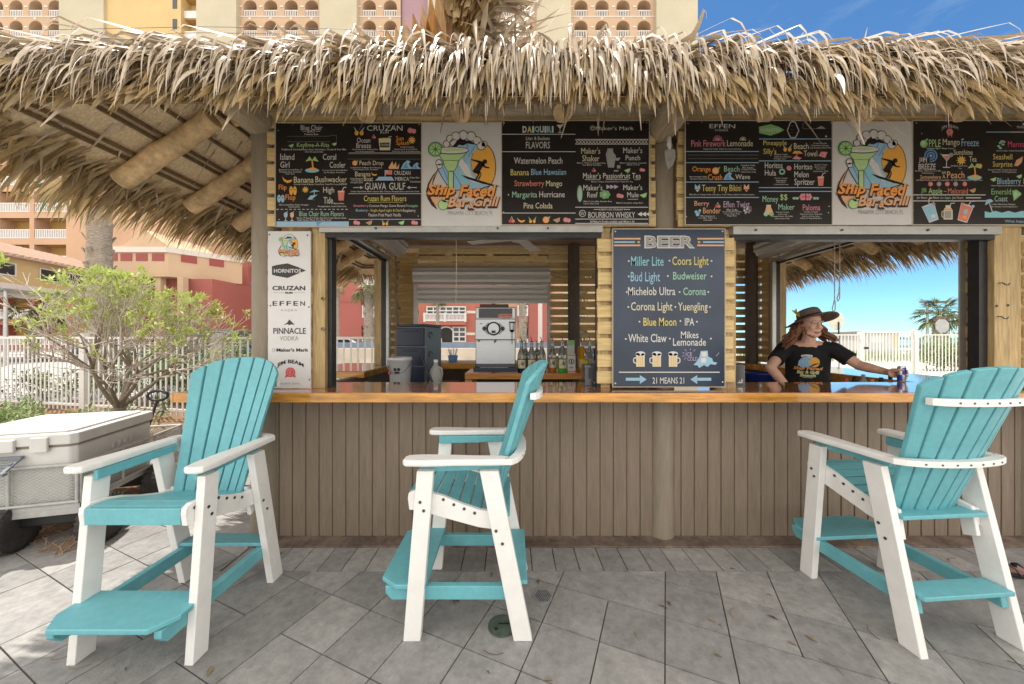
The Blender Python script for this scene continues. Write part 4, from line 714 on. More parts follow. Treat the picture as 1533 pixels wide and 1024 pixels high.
for a, b_ in ((835, 210), (860, 225), (820, 240), (850, 195), (868, 200), (835, 258)): D.disc(a, b_, 15, 'mint', 2, 10, 8)
fruit(D, 'lime', 772, 548, 34); fruit(D, 'lime', 1012, 520, 32); D.poly([(1035, 45), (1050, 22), (1070, 45)], 'white')
screws(D, [(55, 25), (25, 838), (105, 122)]); D.build(t)
# --- beer board
YBB = 2.466
t = panel('beer_board', 'tall dark beer list board, sky blue reflection painted in, standing on the counter by the middle post', 918, 343.5, 1084.5, 578.5, beer_m, None, YBB)
D = Draw(YBB-.001).crop(910, 340, 4.097)
D.text('BEER', 224, 52, 534, 130, 'white', 2, .05); D.text('BEER', 232, 58, 526, 124, 'grey', 3, .02)
for x0, x1 in ((38, 200), (548, 712)):
    D.rect(x0, 66, x1, 76, 'peach'); D.rect(x0, 107, x1, 117, 'peach'); D.rect(x0 if x0 < 100 else x0+36, 87, x1-34 if x0 < 100 else x1, 97, 'lblue'); D.rect(x1-18 if x0 < 100 else x0+4, 86, x1-4 if x0 < 100 else x0+18, 98, 'amber')
D.texts([('Miller Lite', 142, 180, 342, 238, 'aqua'), ('Coors Light', 395, 180, 618, 250, 'yellow'), ('Bud Light', 140, 275, 320, 352, 'lblue'), ('Budweiser', 400, 275, 606, 322, 'mint'), ('Michelob Ultra', 124, 368, 414, 418, 'white'), ('Corona', 462, 370, 602, 418, 'mint'), ('Corona Light', 142, 460, 396, 528, 'cream'), ('Yuengling', 430, 462, 612, 528, 'cream'), ('Blue Moon', 218, 556, 420, 606, 'yellow'), ('IPA', 472, 558, 530, 604, 'white'), ('White Claw', 125, 655, 360, 706, 'white'), ('Mikes', 448, 640, 556, 682, 'white'), ('Lemonade', 400, 682, 602, 728, 'white'), ('21 MEANS 21', 274, 922, 468, 960, 'white')], off=.006)
for x, y in ((128, 208), (378, 206), (636, 208), (128, 302), (368, 300), (636, 302), (116, 398), (440, 398), (616, 398), (126, 490), (414, 490), (626, 490), (194, 580), (445, 576), (546, 580), (110, 686), (380, 684), (632, 684)): D.disc(x, y, 5.5, 'white', 2, n=8)
D.rect(68, 887, 686, 893, 'white')
for x0, x1 in ((110, 238), (634, 506)):
    s_ = 1 if x1 > x0 else -1; D.rect(min(x0, x1-40*s_), 924, max(x0, x1-40*s_), 942, 'lblue'); D.poly([(x1, 934), (x1-42*s_, 908), (x1-42*s_, 962)], 'lblue')
for x, h in ((200, 1), (300, .95), (400, -1)):
    D.rect(x-26, 778, x+26, 856, 'cream'); D.disc(x, 776, 30, 'white', 3, 14); D.disc(x-16, 784, 13, 'white', 3); D.disc(x+16, 786, 12, 'white', 3)
    e = -1 if h > 0 else 1; D.line([(x+e*26, 800), (x+e*42, 806), (x+e*42, 828), (x+e*26, 836)], 6, 'white', 3)
    for k in (-12, 2, 14): D.line([(x+k, 795), (x+k, 850)], 4, 'amber', 3)
D.poly([(525, 845), (545, 825), (560, 800), (570, 760), (612, 758), (616, 795), (640, 805), (645, 825), (672, 832), (660, 845), (630, 840), (612, 858), (590, 846), (560, 864), (550, 848)], 'lblue'); D.rect(574, 766, 606, 792, 'white', 3); D.poly([(570, 805), (600, 800), (604, 830), (572, 832)], 'white', 3); D.poly([(612, 808), (636, 812), (632, 832), (612, 830)], 'aqua', 3)
D.texts([('ICE', 478, 768, 516, 792, 'lav'), ('COLD', 488, 796, 550, 820, 'lav')])
for a, b_ in (((458, 770), (470, 774)), ((472, 750), (482, 762)), ((505, 745), (508, 756)), ((535, 750), (528, 762)), ((468, 812), (480, 800)), ((455, 792), (470, 790)), ((682, 770), (664, 792))): D.line([a, b_], 3, 'lav')
screws(D, [(46, 26), (704, 26), (46, 958), (704, 950)]); D.build(t)
# --- narrow white strip of drink names
t = panel('banner_sign', 'tall narrow white sign listing drink names, left of the left opening', 401, 346, 465, 581.5, M('white_banner', (.60, .59, .585), .4, .05, 4), None, 2.47, rim=False)
D = Draw(2.469).crop(390, 340, 4.096)
D2 = D.crop(390+100/4.096, 340+25/4.096, 4.096/.186); logo(D2, True); D.crop(390, 340, 4.096)
D.poly([(70, 240), (100, 232), (165, 222), (230, 245), (278, 266), (230, 285), (165, 312), (100, 300), (70, 292)], 'dark'); D.text('HORNITOS', 82, 256, 248, 280, 'white', 3, .02)
D.texts([('CRUZAN', 72, 360, 274, 388, 'dark')], off=.03); D.rect(78, 401, 145, 403, 'grey'); D.rect(202, 401, 270, 403, 'grey'); D.text('RUM', 152, 397, 196, 409, 'dark', 2, .04)
for i, ch in enumerate('EFFEN'): x = 74+42.5*i; D.text(ch, x, 454, x+28, 482, 'dark', 2, .01)
for i, ch in enumerate('VODKA'): x = 125+21*i; D.text(ch, x, 504, x+13, 516, 'grey', 2)
D.poly([(142, 602), (165, 584), (176, 566), (192, 582), (210, 600), (188, 596), (176, 602), (165, 594)], 'dark')
D.texts([('PINNACLE', 78, 618, 278, 655, 'dark')], off=.012); D.texts([('VODKA', 118, 668, 232, 696, 'grey')]); D.text("Maker's Mark", 98, 742, 294, 764, 'dark', 2, .03); D.disc(80, 753, 10, 'grey', 2); D.disc(80, 753, 7, 'panel', 3)
D.text('JIM BEAM', 100, 812, 264, 842, 'dark', 2, .03, 0, 2, 26); D.disc(183, 890, 30, 'red', 2); D.disc(183, 890, 22, 'pink', 3); D.disc(183, 890, 18, 'red', 4); D.text('B', 175, 878, 191, 902, 'pink', 5); D.poly([(155, 905), (170, 915), (150, 925)], 'red'); D.poly([(198, 915), (214, 905), (214, 924)], 'red'); D.text('Southern Spirits', 118, 952, 240, 968, 'grey', 2, 0, .4)
for x, y in ((54, 46), (288, 50), (60, 482), (296, 490), (300, 936)): D.disc(x, y, 5, 'dark', 2, n=8)
D.build(t)
# --- trowel shaped tool hung on the post
b = MB(); Yt = 2.405
b.prism([(at(995, 226, Yt).x, at(0, 226, Yt).z), (at(1001, 222, Yt).x, at(0, 222, Yt).z), (at(1011, 224, Yt).x, at(0, 224, Yt).z), (at(1011.5, 236, Yt).x, at(0, 236, Yt).z), (at(1008, 246, Yt).x, at(0, 246, Yt).z), (at(1000.5, 254, Yt).x, at(0, 254, Yt).z), (at(996.5, 240, Yt).x, at(0, 240, Yt).z)], 'y', Yt, Yt+.006)
b.tube([at(1003, 223, Yt-.004), at(1001.5, 216, Yt-.012), at(1002, 206, Yt-.006)], [.009, .016, .012], 8, 1); b.tube([at(1002, 207, Yt), at(1001, 201, Yt+.02), at(1004, 199, Yt+.035)], .004, 6, 1)
tag(b.build('hanging_trowel', [M('worn_steel', (.42, .42, .40), .45, .3, 20, metal=.4), M('worn_white_handle', (.52, .50, .46), .6, .2, 30)], bevel=.001), 'small weathered pointed trowel hanging on the middle post', 'trowel')
# ---------------------------------------------------------------- bar chairs (built facing +x around the origin, then placed)
def make_chair(label):
    t = thing('bar_chair', label, 'chair', (0, 0, 0), 'turquoise and white bar chairs at the counter')
    def P(m, n, mt, par=t, bv=.004): return m.build(n, mt, par, bevel=bv)
    def bolts(m, pts, ys):
        for x, z in pts:
            for y in ys: m.cyl((x, y-.003, z), (x, y+.003, z), .0075, n=8, mi=1)
    for s in (1, -1):
        y0, y1 = sorted((s*.238, s*.276))
        m = MB(); m.prism([(.302, 0), (.222, 0), (.160, .80), (.238, .80)], 'y', y0, y1); bolts(m, ((.222, .655), (.205, .615)), (s*.276,)); P(m, 'leg', [white_m, bolt_m])
        m = MB(); m.prism([(-.218, 0), (-.306, 0), (-.146, .80), (-.058, .80)], 'y', y0, y1); bolts(m, ((-.135, .52), (-.165, .46)), (s*.276,)); P(m, 'leg', [white_m, bolt_m])
        m = MB(); m.prism([(.235, .782), (.235, .829), (-.16, .829), (-.15, .796), (.0, .788)], 'y', *sorted((s*.217, s*.2365))); P(m, 'arm_support', teal_m)
        m = MB(); pl = [(.288, .222), (.300, .242), (.300, .288), (.286, .308), (.2, .311), (.05, .300), (-.12, .296), (-.185, .292), (-.205, .275), (-.205, .248), (-.16, .230), (-.02, .226), (.12, .214), (.22, .212)]
        pl = [(x, y*s) for x, y in pl]; m.prism(pl if s > 0 else pl[::-1], 'z', .831, .862); P(m, 'armrest', white_m, bv=.009)
        top = [(.292, .655), (.288, .680), (.262, .692), (.20, .688), (.12, .664), (.03, .626), (-.06, .597), (-.165, .588)]
        bot = [(-.165, .500), (-.05, .515), (.10, .556), (.24, .596), (.285, .600)]
        m = MB(); m.prism(top+bot, 'y', *sorted((s*.2125, s*.2365))); bolts(m, ((.25, .665), (.12, .65), (.07, .625), (.02, .605), (-.03, .585)), (s*.2365,)); P(m, 'seat_rail', [white_m, bolt_m])
        m = MB(); m.prism([(.40, .232), (.40, .20), (.37, .166), (-.262, .166), (-.25, .232)], 'y', *sorted((s*.204, s*.2365))); P(m, 'stretcher', teal_m)
        m = MB(); m.prism([(-.10, .61), (-.165, .595), (-.185, .46), (-.13, .44)], 'y', *sorted((s*.19, s*.211))); P(m, 'back_bracket', white_m)
    m = MB(); prof = [(.27, .680), (.215, .680), (.16, .668), (.105, .648), (.05, .626), (-.005, .609), (-.06, .592), (-.115, .584)]
    for (xa, za), (xb, zb) in zip(prof, prof[1:]):
        d = Vector((xb-xa, 0, zb-za)); n = Vector((d.z, 0, -d.x)).normalized()*-.019; d.normalize(); d *= .003
        if n.z > 0: n = -n
        p = [(xa+d.x, za+d.z), (xb-d.x, zb-d.z), (xb-d.x+n.x, zb-d.z+n.z), (xa+d.x+n.x, za+d.z+n.z)]; m.prism(p, 'y', -.211, .211)
    m.box(.273, .291, -.211, .211, .606, .678); P(m, 'seat', teal_m, bv=.003)
    m = MB(); m.box(-.20, -.118, -.225, .225, .560, .580); P(m, 'seat_support', teal_m)
    # fan back: seven boards with an arched top
    m = MB(); N = 7; ty = lambda q: .262*math.sin(q*1.0)/math.sin(1.0); by = lambda q: .187*math.sin(q*.8)/math.sin(.8)
    def bp(y, z): return Vector((-.128-.358*(z-.585)+1.2*y*y, y, z))
    for i in range(N):
        qa = -1+2*i/N+.02; qb = -1+2*(i+1)/N-.02; ks = []
        def tz(q): return 1.308-.095*abs(q)**2.3
        qs = [qa, (2*qa+qb)/3, (qa+2*qb)/3, qb]
        front = [bp(by(qa), .575), bp(by(qb), .575), bp(by(qb)*.45+ty(qb)*.55, .95)]+[bp(ty(q), tz(q)) for q in qs[::-1]]+[bp(by(qa)*.45+ty(qa)*.55, .95)]
        k = len(front); off = Vector((-.021, 0, -.007)); vs = front+[p+off for p in front]
        m.add(vs, [tuple(range(k)), tuple(range(k, 2*k))[::-1]]+[(j, (j+1) % k, k+(j+1) % k, k+j)[::-1] for j in range(k)])
    P(m, 'backrest', teal_m, bv=.0035)
    def band(z, w, hy, dep, x_end, th):
        m = MB(); n = 18; ins, outs = [], []
        for i in range(n+1):
            q = -1+2*i/n; y = q*hy; xa = bp(0, z).x-.024; x = xa+(x_end-xa)*(1-math.sqrt(max(0, 1-q*q*.97)))
            if abs(q) < .93: x = min(x, bp(y*min(1, .25/hy), z).x-.023)
            ins.append((x, y)); outs.append((x-th, y))
        m.prism(ins+outs[::-1], 'z', z, z+w)
        for i in range(3, n-2, 2): m.cyl((outs[i][0]-.002, outs[i][1], z+w*.5), (outs[i][0]+.004, outs[i][1], z+w*.5), .005, n=6, mi=1)
        P(m, 'back_band', [white_m, bolt_m], bv=.005)
    band(.834, .028, .292, 0, -.15, .045); band(1.13, .032, .245, 0, -.285, .028)
    m = MB(); m.prism([(.20, -.265), (.345, -.265), (.425, -.205), (.425, .205), (.345, .265), (.20, .265)], 'z', .236, .258); P(m, 'footrest', teal_m)
    m = MB(); m.box(-.285, -.178, -.232, .232, .236, .256); P(m, 'rear_stretcher', teal_m)
    return t
ch = make_chair('turquoise and white bar chair in front of the white cooler, facing away from the bar')
ch.location = (-1.665, 1.842, 0); ch.rotation_euler = (0, 0, R(-90))
dup(ch, (-.21, 1.94, 0), R(180), 'turquoise and white bar chair seen from its side, standing by the green ground lid')
dup(ch, (2.065, 1.895, 0), R(94.5), 'turquoise and white bar chair showing its back, across the counter from the bartender')
# ---------------------------------------------------------------- ground lids, sandal
c = gp(813, 893); b = MB(); b.cyl((c.x, c.y, -.01), (c.x, c.y, .005), .052, n=28)
for i in range(-4, 5):
    for j in range(-4, 5):
        x, y = c.x+(i+.5*(j % 2))*.0105, c.y+j*.0095
        if math.hypot(x-c.x, y-c.y) < .045: b.cyl((x, y, .0045), (x, y, .006), .0034, n=6, mi=1)
tag(b.build('drain_grate', [M('grate_grey', (.20, .20, .20), .6, .2, 30), M('grate_hole', (.02, .02, .02), .8, 0)]), 'small round grey drain grate with many holes, set in the paving', 'drain')
c = gp(752, 937); b = MB(); b.cyl((c.x, c.y, -.01), (c.x, c.y, .0045), .062, n=30); b.lathe([(.062, .001), (.068, .004), (.072, .001)], (c.x, c.y, 0), 30); b.cyl((c.x-.03, c.y-.022, .004), (c.x-.03, c.y-.022, .0055), .009, n=10, mi=1)
b.box(c.x-.02, c.x+.05, c.y+.005, c.y+.012, .0045, .0062, 1)
tag(b.build('valve_lid', [M('lid_green', (.075, .10, .075), .6, .35, 18), black_m]), 'round green valve box lid with a dark hole, set in the paving', 'lid')
c = gp(1537, 862); t = thing('sandal', 'black strapped sandal on the paving at the right edge of the picture', 'sandal', (c.x, c.y, 0))
sol = [(-.125, -.02), (-.12, .02), (-.08, .042), (-.02, .045), (.05, .036), (.11, .034), (.13, 0), (.11, -.034), (.04, -.036), (-.03, -.045), (-.09, -.042)]
def sp(p, z): return (c.x+p[0], c.y+p[1]-.12*p[0], z)
b = MB(); k = len(sol); b.v = [sp(p, z) for z in (.001, .024) for p in sol]; b.f = [tuple(range(k))[::-1], tuple(range(k, 2*k))]+[(i, (i+1) % k, k+(i+1) % k, k+i) for i in range(k)]; b.m = [0]*(k+2); b.s = [False]*(k+2); b.build('sole', black_m, t, bevel=.004)
b = MB(); b.v = [sp((p[0]*.9, p[1]*.85), .0255) for p in sol]; b.f = [tuple(range(k))]; b.m = [0]; b.s = [False]; b.build('footbed', M('pink_footbed', (.40, .20, .17), .7, .2, 30), t)
b = MB()
for x0 in (-.075, -.02):
    pts = [sp((x0-.005, -.044), .02), sp((x0-.02, -.03), .055), sp((x0-.03, 0), .068), sp((x0-.012, .03), .055), sp((x0+.012, .045), .02)]
    b.tube(pts, [.012, .013, .013, .013, .012], 8, 0, sq=.35)
b.build('strap', black_m, t)
# ---------------------------------------------------------------- wagon with cooler
wr = R(16); wo = Vector((-2.955, 2.42, 0))
W = Matrix.Translation(wo) @ Matrix.Rotation(wr, 4, 'Z')      # local x: left to right edge at 0, y: depth away
grey_m = M('wagon_grey', (.40, .40, .385), .5, .12, 20, metal=.2)
t = thing('garden_wagon', 'grey mesh sided garden wagon on black tyres, loaded with a white cooler', 'wagon', (wo.x-.35, wo.y+.5, 0))
ww, wl_, zb, zt = .72, 1.12, .30, .565
b = MB(); b.box(-ww, 0, 0, wl_, zb-.03, zb, T=W); b.box(-ww, 0, .0, .03, zb-.07, zb-.031, T=W); b.build('bed', grey_m, t)
for a, nm in (((-ww, 0, -.002, .0), 'f'), ((-ww, 0, wl_, wl_+.002), 'b'), ((-.002, 0, 0, wl_), 'r'), ((-ww, -ww+.002, 0, wl_), 'l')):
    b = MB(); hor = nm in 'fb'; L = ww if hor else wl_
    def Q(u, z, d=0): return W @ (Vector((-ww+u, a[2]+d, z)) if hor else Vector((a[0]+d, u, z)))
    # rim and uprights
    b.tube([Q(0, zt), Q(L, zt)], .011, 8); b.tube([Q(0, zb+.012), Q(L, zb+.012)], .012, 6)
    for u in ((0.012, L/2, L-.012) if hor else (.012, L*.34, L*.67, L-.012)): b.tube([Q(u, zb), Q(u, zt)], .011, 6)
    # expanded metal: crossing slanted strands
    pz = .0165; n = int((L+.27)/.032); hgt = zt-zb
    for sgn in (1, -1):
        for i in range(-1, int((L+hgt*1.6)/.034)+1):
            u0 = i*.034 - (0 if sgn > 0 else 0); pts = []
            ua, ub = (u0-hgt*1.6, u0) if sgn > 0 else (u0, u0-hgt*1.6)
            za, zb2 = zb, zt
            if ua < 0: za = zb+hgt*(0-ua)/(ub-ua); ua = 0
            if ub < 0: zb2 = zb+hgt*(0-(u0))/(-hgt*1.6)if sgn < 0 else zb2; ub = 0
            if ua > L: za = zb+hgt*(L-u0)/(-hgt*1.6) if sgn < 0 else za; ua = L
            if ub > L: zb2 = zb+hgt*(L-(u0-hgt*1.6))/(hgt*1.6); ub = L
            if abs(zb2-za) > .005: b.tube([Q(ua, za, .0015*sgn), Q(ub, zb2, .0015*sgn)], .0017, 4, 0, False)
    b.build('mesh_side', grey_m, t)
for x, y in ((-.39, .06), (.085, .06), (-ww-.03, .70), (.06, .70)):
    r_ = .16; T = W @ Matrix.Translation((x, y, r_)) @ Matrix.Rotation(R(90), 4, 'Y')
    b = MB(); b.lathe([(.085, -.045), (.13, -.05), (.16, -.042), (r_, -.022), (r_+.002, 0), (r_, .022), (.16, .042), (.13, .05), (.085, .045)], n=28, T=T)
    for i in range(28):
        a = 2*math.pi*i/28
        for sz in (-.026, .026): b.box(-.005, .006, -.009, .009, sz-.02, sz+.02, T=T @ Matrix.Rotation(a+(.11 if sz > 0 else 0), 4, 'Z') @ Matrix.Translation((r_-.001, 0, 0)))
    wh = b.build('wheel', M('tyre_rubber', (.04, .038, .036), .8, .3, 20, bump=.3, bscale=40), t)
    b = MB(); b.lathe([(.086, -.03), (.08, -.036), (.04, -.024), (.02, -.04), (.02, .04), (.04, .024), (.08, .036), (.086, .03)], n=20, T=T); b.build('hub', M('hub_grey', (.16, .16, .16), .45, .1, 20, metal=.2), wh)
for xa, xb, y in ((-.38, .07, .06), (-ww-.02, .05, .70)): b = MB(); b.tube([W @ Vector((xa, y, .16)), W @ Vector((xb, y, .16))], .014, 8); b.box(max(xa, -ww)+.05, -.03, y-.02, y+.02, .165, zb-.031, T=W); b.build('axle', black_m, t)
b = MB(); hp = [W @ Vector((-.36, wl_+.02, .30)), W @ Vector((-.36, wl_+.18, .55)), W @ Vector((-.33, wl_+.24, .78))]; b.tube(hp, .013, 8)
lp = [W @ (Vector((-.33, wl_+.25, .83))+Vector((.085*math.cos(a), .0, .05*math.sin(a)))) for a in [2*math.pi*i/14 for i in range(15)]]; b.tube(lp, .013, 8); b.build('pull_handle', black_m, t)
# cooler
cx0, cx1, cy0, cy1 = -.80, -.03, .01, .80; cool_m = M('cooler_white', (.56, .55, .53), .5, .06, 6, bump=.1, bscale=120, blotch=.06); seal_m = M('cooler_seal', (.25, .22, .17), .7, .1)
t = thing('cool_box', 'white hard plastic cool box with grey front handle, riding in the mesh wagon', 'cool box', W @ Vector((-.42, .4, .301)))
b = MB(); pl = lambda i: [(cx0+i, cy0+i+.03), (cx0+i+.03, cy0+i), (cx1-i-.03, cy0+i), (cx1-i, cy0+i+.03), (cx1-i, cy1-i-.03), (cx1-i-.03, cy1-i), (cx0+i+.03, cy1-i), (cx0+i, cy1-i-.03)]
b.prism(pl(.012), 'z', .301, .685, T=W); b.build('body', cool_m, t, bevel=.012)
b = MB(); b.prism(pl(.018), 'z', .6855, .70, T=W); b.build('lid_seal', seal_m, t)  # slim tan band between body and lid
b = MB(); b.prism(pl(0), 'z', .7005, .775, T=W); b.prism(pl(.05), 'z', .7755, .790, T=W); b.box(-.50, -.33, -.012, .012, .672, .755, T=W)
b.build('lid', cool_m, t, bevel=.014)
for x in (-.62, -.21): b = MB(); b.box(x-.045, x+.045, -.008, .012, .66, .76, T=W); b.build('latch', cool_m, t, bevel=.006)
b = MB()
for y in (.36, .42, .48, .54): b.ell((cx1-.012, y, .60), (.004, .024, .03), 10, 6, T=W)
b.build('embossed_mark', cool_m, t)
hm = M('handle_grey', (.17, .19, .21), .5, .1, 20)
b = MB()
for x in (-.53, -.30): b.bar(W @ Vector((x, -.004, .63)), W @ Vector((x-.01, -.10, .565)), .022, .014)
b.bar(W @ Vector((-.56, -.105, .562)), W @ Vector((-.29, -.105, .562)), .03, .02); b.bar(W @ Vector((-.545, -.006, .636)), W @ Vector((-.285, -.006, .636)), .028, .02); b.bar(W @ Vector((-.53, -.045, .61)), W @ Vector((-.30, -.045, .61)), .028, .012)
b.build('handle', hm, t, bevel=.003)
# ---------------------------------------------------------------- things inside the bar
wtop = .88
t = thing('inner_worktop', 'steel topped low worktop running behind the front counter', 'worktop', (.5, 3.08, 0))
b = MB(); b.box(-1.25, 2.5, 2.93, 3.24, wtop-.03, wtop); b.build('top', steel_m, t)
for x in (-1.2, .6, 2.44):
    for y in (2.97, 3.2): b = MB(); b.cyl((x, y, .015), (x, y, wtop-.031), .02); b.build('leg', steel_m, t)
t = thing('serving_table', 'orange brown wooden table carrying the drinks machine and bottles', 'table', (.2, 3.75, 0))
b = MB(); b.box(-.475, .845, 3.56, 4.1, 1.008, 1.068); b.build('top', M('table_board', (.50, .22, .06), .35, .25, 6, (1, 8, 8), coat=.3, blotch=.2), t, bevel=.003)
for x in (-.44, .14, .80):
    for y in (3.62, 4.04): b = MB(); b.box(x-.035, x+.035, y-.035, y+.035, .015, 1.007); b.build('leg', pine_m, t)
t = thing('storage_shelf', 'low dark wooden shelf holding the drawer tower, bucket and jug', 'shelf', (-.9, 3.7, 0))
b = MB(); b.box(-1.28, -.60, 3.2, 4.05, .905, .94); b.build('top', dark_m, t)
for x in (-1.24, -.64):
    for y in (3.25, 4.0): b = MB(); b.box(x-.03, x+.03, y-.03, y+.03, .015, .904); b.build('leg', dark_m, t)
# drawer tower, turned a little so that its grey side shows
dt = thing('drawer_tower', 'dark navy plastic drawer tower with grey side, standing behind the white bucket', 'drawers', (-.95, 3.78, .94))
T = Matrix.Translation((-1.035, 3.62, .94)) @ Matrix.Rotation(R(-14), 4, 'Z'); navy_m = M('navy_plastic', (.016, .026, .050), .35, .1, 10); side_m = M('grey_side_plastic', (.115, .135, .16), .4, .1, 10)
b = MB(); b.box(-.16, .17, .01, .36, 0, .60, T=T); b.build('case', side_m, dt, bevel=.008)
b = MB(); b.box(-.165, .176, 0, .37, .601, .625, T=T); b.build('lid', navy_m, dt, bevel=.006)
for i in range(3):
    b = MB(); b.box(-.158, .15, -.012, .009, .008+.197*i, .19+.197*i, T=T); d = b.build('drawer', navy_m, dt, bevel=.006)
    b = MB(); b.box(-.09, .08, -.022, -.0125, .15+.197*i, .165+.197*i, T=T); b.build('pull', navy_m, d, bevel=.003)
    b = MB(); b.tube([T @ Vector((.1715, .10+.1*math.cos(a)*.35, .12+.197*i+.03*math.sin(a))) for a in [j*math.pi*1.5/7 for j in range(8)]], .004, 6); b.build('side_grip', navy_m, dt)
bk = thing('bucket', 'white plastic bucket with a small dark print, left of the drawer tower', 'bucket', (-1.06, 3.36, .94))
bx, by_ = -1.06, 3.36
b = MB(); b.lathe([(.088, 0), (.092, .004), (.104, .27), (.110, .272), (.110, .30), (.104, .302), (.104, .29), (.098, .288), (.086, .02)], (bx, by_, .94), 28); b.build('body', M('bucket_white', (.66, .66, .66), .4, .05, 9, transl=.12), bk)
b = MB(); b.tube([(bx-.112*math.cos(a), by_-.112*math.sin(a)*.75-.02, 1.215-.12*math.sin(a)) for a in [math.pi*i/10 for i in range(11)]], .0035, 6); b.build('bail', steel_m, bk)
b = MB(); b.box(bx-.03, bx-.005, by_-.1035, by_-.099, 1.12, 1.145); b.box(bx+.002, bx+.03, by_-.1035, by_-.099, 1.122, 1.145); b.box(bx-.02, bx+.024, by_-.103, by_-.098, 1.09, 1.115); b.build('print', black_m, bk)
b = MB(); b.cyl((bx-.078, by_-.075, 1.1), (bx-.074, by_-.068, 1.1), .018, n=12); b.build('sticker', ink('red'), bk)
jx, jy = -.735, 3.42; t = thing('jug', 'pale translucent plastic jug right of the drawer tower', 'jug', (jx, jy, .94))
b = MB(); b.lathe([(.058, 0), (.062, .01), (.062, .15), (.05, .19), (.022, .225), (.02, .25)], (jx, jy, .94), 16); b.build('body', M('jug_plastic', (.46, .46, .43), .4, .05, 9, transl=.2), t)
b = MB(); b.cyl((jx, jy, 1.19), (jx, jy, 1.215), .023, n=14); b.build('cap', white_m, t); b = MB(); b.tube([(jx+.03, jy-.02, 1.15), (jx+.062, jy-.03, 1.13), (jx+.068, jy-.03, 1.08), (jx+.058, jy-.02, 1.04)], .009, 8); b.build('handle', MATS['jug_plastic'], t)
b = MB(); b.tube([(-.83, 3.26, 1.24), (-.69, 3.22, .945)], .011, 8); tag(b.build('broom_stick', black_m), 'thin black stick leaning between drawer tower and jug', 'stick')
b = MB(); r = random.Random(8)
for i in range(9): p = Vector((-1.22+.09*i, 3.1+.02*(i % 3), .884+.14*(i % 2 == 9))); b.ell((p.x, p.y, .90), (.055, .05, .022+.012*r.random()), 8, 5)
tag(b.build('blue_cloth', M('blue_cloth', (.06, .25, .45), .8, .3, 30)), 'crumpled light blue cloth on the low worktop in front of the bucket', 'cloth')
# frozen drink machine
mx, my = -.164, 3.60; t = thing('frozen_drink_machine', 'stainless steel frozen drink machine with dark header panel, on the wooden table', 'drinks machine', (mx, my+.2, 1.068))
def mz(py): return H0-(py-505)*my/F
def mxx(px): return (px-766.5)*my/F
b = MB(); b.box(mxx(711), mxx(772), my+.06, my+.5, mz(549), mz(459)); b.build('body', steel_m, t, bevel=.008)
b = MB(); b.box(mxx(711), mxx(772), my+.0, my+.059, mz(509), mz(477)); b.build('front_panel', steel_m, t, bevel=.008)
b = MB(); b.box(mxx(716), mxx(767), my+.05, my+.0595, mz(475.5), mz(461)); b.build('header_panel', M('machine_header', (.05, .055, .065), .3, .1, 9), t)
b = MB(); b.box(mxx(717), mxx(761), my+.1, my+.4, mz(459)+.0005, mz(454)); b.build('hopper_lid', black_m, t, bevel=.004)
b = MB(); b.box(mxx(709.5), mxx(774), my-.06, my+.055, mz(556), mz(549.5)); b.prism([(my+.059, mz(545)), (my-.058, mz(548.5)), (my-.058, mz(549.4)), (my+.059, mz(549.4))], 'x', mxx(711), mxx(772)); b.build('drip_tray', navy_m, t, bevel=.004)
b = MB()
for i in range(18): b.box(mxx(720)+i*.0155, mxx(720)+i*.0155+.007, my-.0605, my-.0585, mz(549.8), mz(548.8))
b.build('drip_grille', steel_m, t)
fx, fz = mxx(739), mz(492); b = MB(); b.tube([(fx+.062*math.cos(a), my-.012, fz+.062*math.sin(a)) for a in [2*math.pi*i/24 for i in range(25)]], .008, 8); b.tube([(fx+.045*math.cos(a), my-.012, fz+.045*math.sin(a)) for a in [2*math.pi*i/20 for i in range(21)]], .003, 6)
b.cyl((fx, my-.02, fz), (fx, my-.001, fz), .055, n=24, mi=1); b.bar((fx, my-.03, fz-.03), (fx, my-.03, fz+.085), .022, .02, 1); b.box(fx-.02, fx+.02, my-.035, my-.02, fz-.045, fz-.02)
for s in (-1, 1): b.cyl((fx+s*.092, my-.035, fz), (fx+s*.092, my-.001, fz), .021, n=14); b.tube([(fx+s*.092, my-.02, fz+.01), (fx+s*.05, my-.02, fz+.055)], .008, 6, 1); b.tube([(fx+s*.092, my-.02, fz-.01), (fx+s*.05, my-.02, fz-.055)], .008, 6, 1)
b.build('dispensing_head', [black_m, steel_m], t)
b = MB(); lx, lz = mxx(766.5), mz(487); b.cyl((lx, my-.03, lz-.045), (lx, my-.03, lz+.02), .024, .028, 14, 0); b.cyl((lx, my-.03, lz+.0205), (lx, my-.03, lz+.035), .03, n=14, mi=1); b.cyl((lx, my-.03, lz-.07), (lx, my-.03, lz-.0455), .014, .026, 12, 1); b.tube([(lx, my-.03, lz-.07), (lx, my-.03, lz-.19)], .004, 6, 1); b.build('mixer', [steel_m, black_m], t)
b = MB()
for px, py in ((716, 510.5), (740, 512), (741.5, 510)): b.box(mxx(px)-.008, mxx(px)+.010, my+.045, my+.0597, mz(py)-.007, mz(py)+.007)
b.box(mxx(719), mxx(722), my-.004, my-.0005, mz(485), mz(484)); b.build('knob', black_m, t)
def mmap(px, py, l): return Vector((mxx(px), my+.0495-l*.0006, mz(py)))
D = Draw(0, mmap); D.crop(620, 440, 7.312)
rr = [(915, 240), (925, 222), (945, 217), (1055, 217), (1075, 226), (1080, 240), (1075, 256), (1055, 263), (945, 263), (925, 258)]; D.poly(rr, 'cream', 1); D.poly([(997+(x-997)*.94, 240+(y-240)*.84) for x, y in rr], 'red', 2); D.text('SaniServ', 930, 226, 1066, 256, 'cream', 3, .0, .3); D.build(t, 'badge')
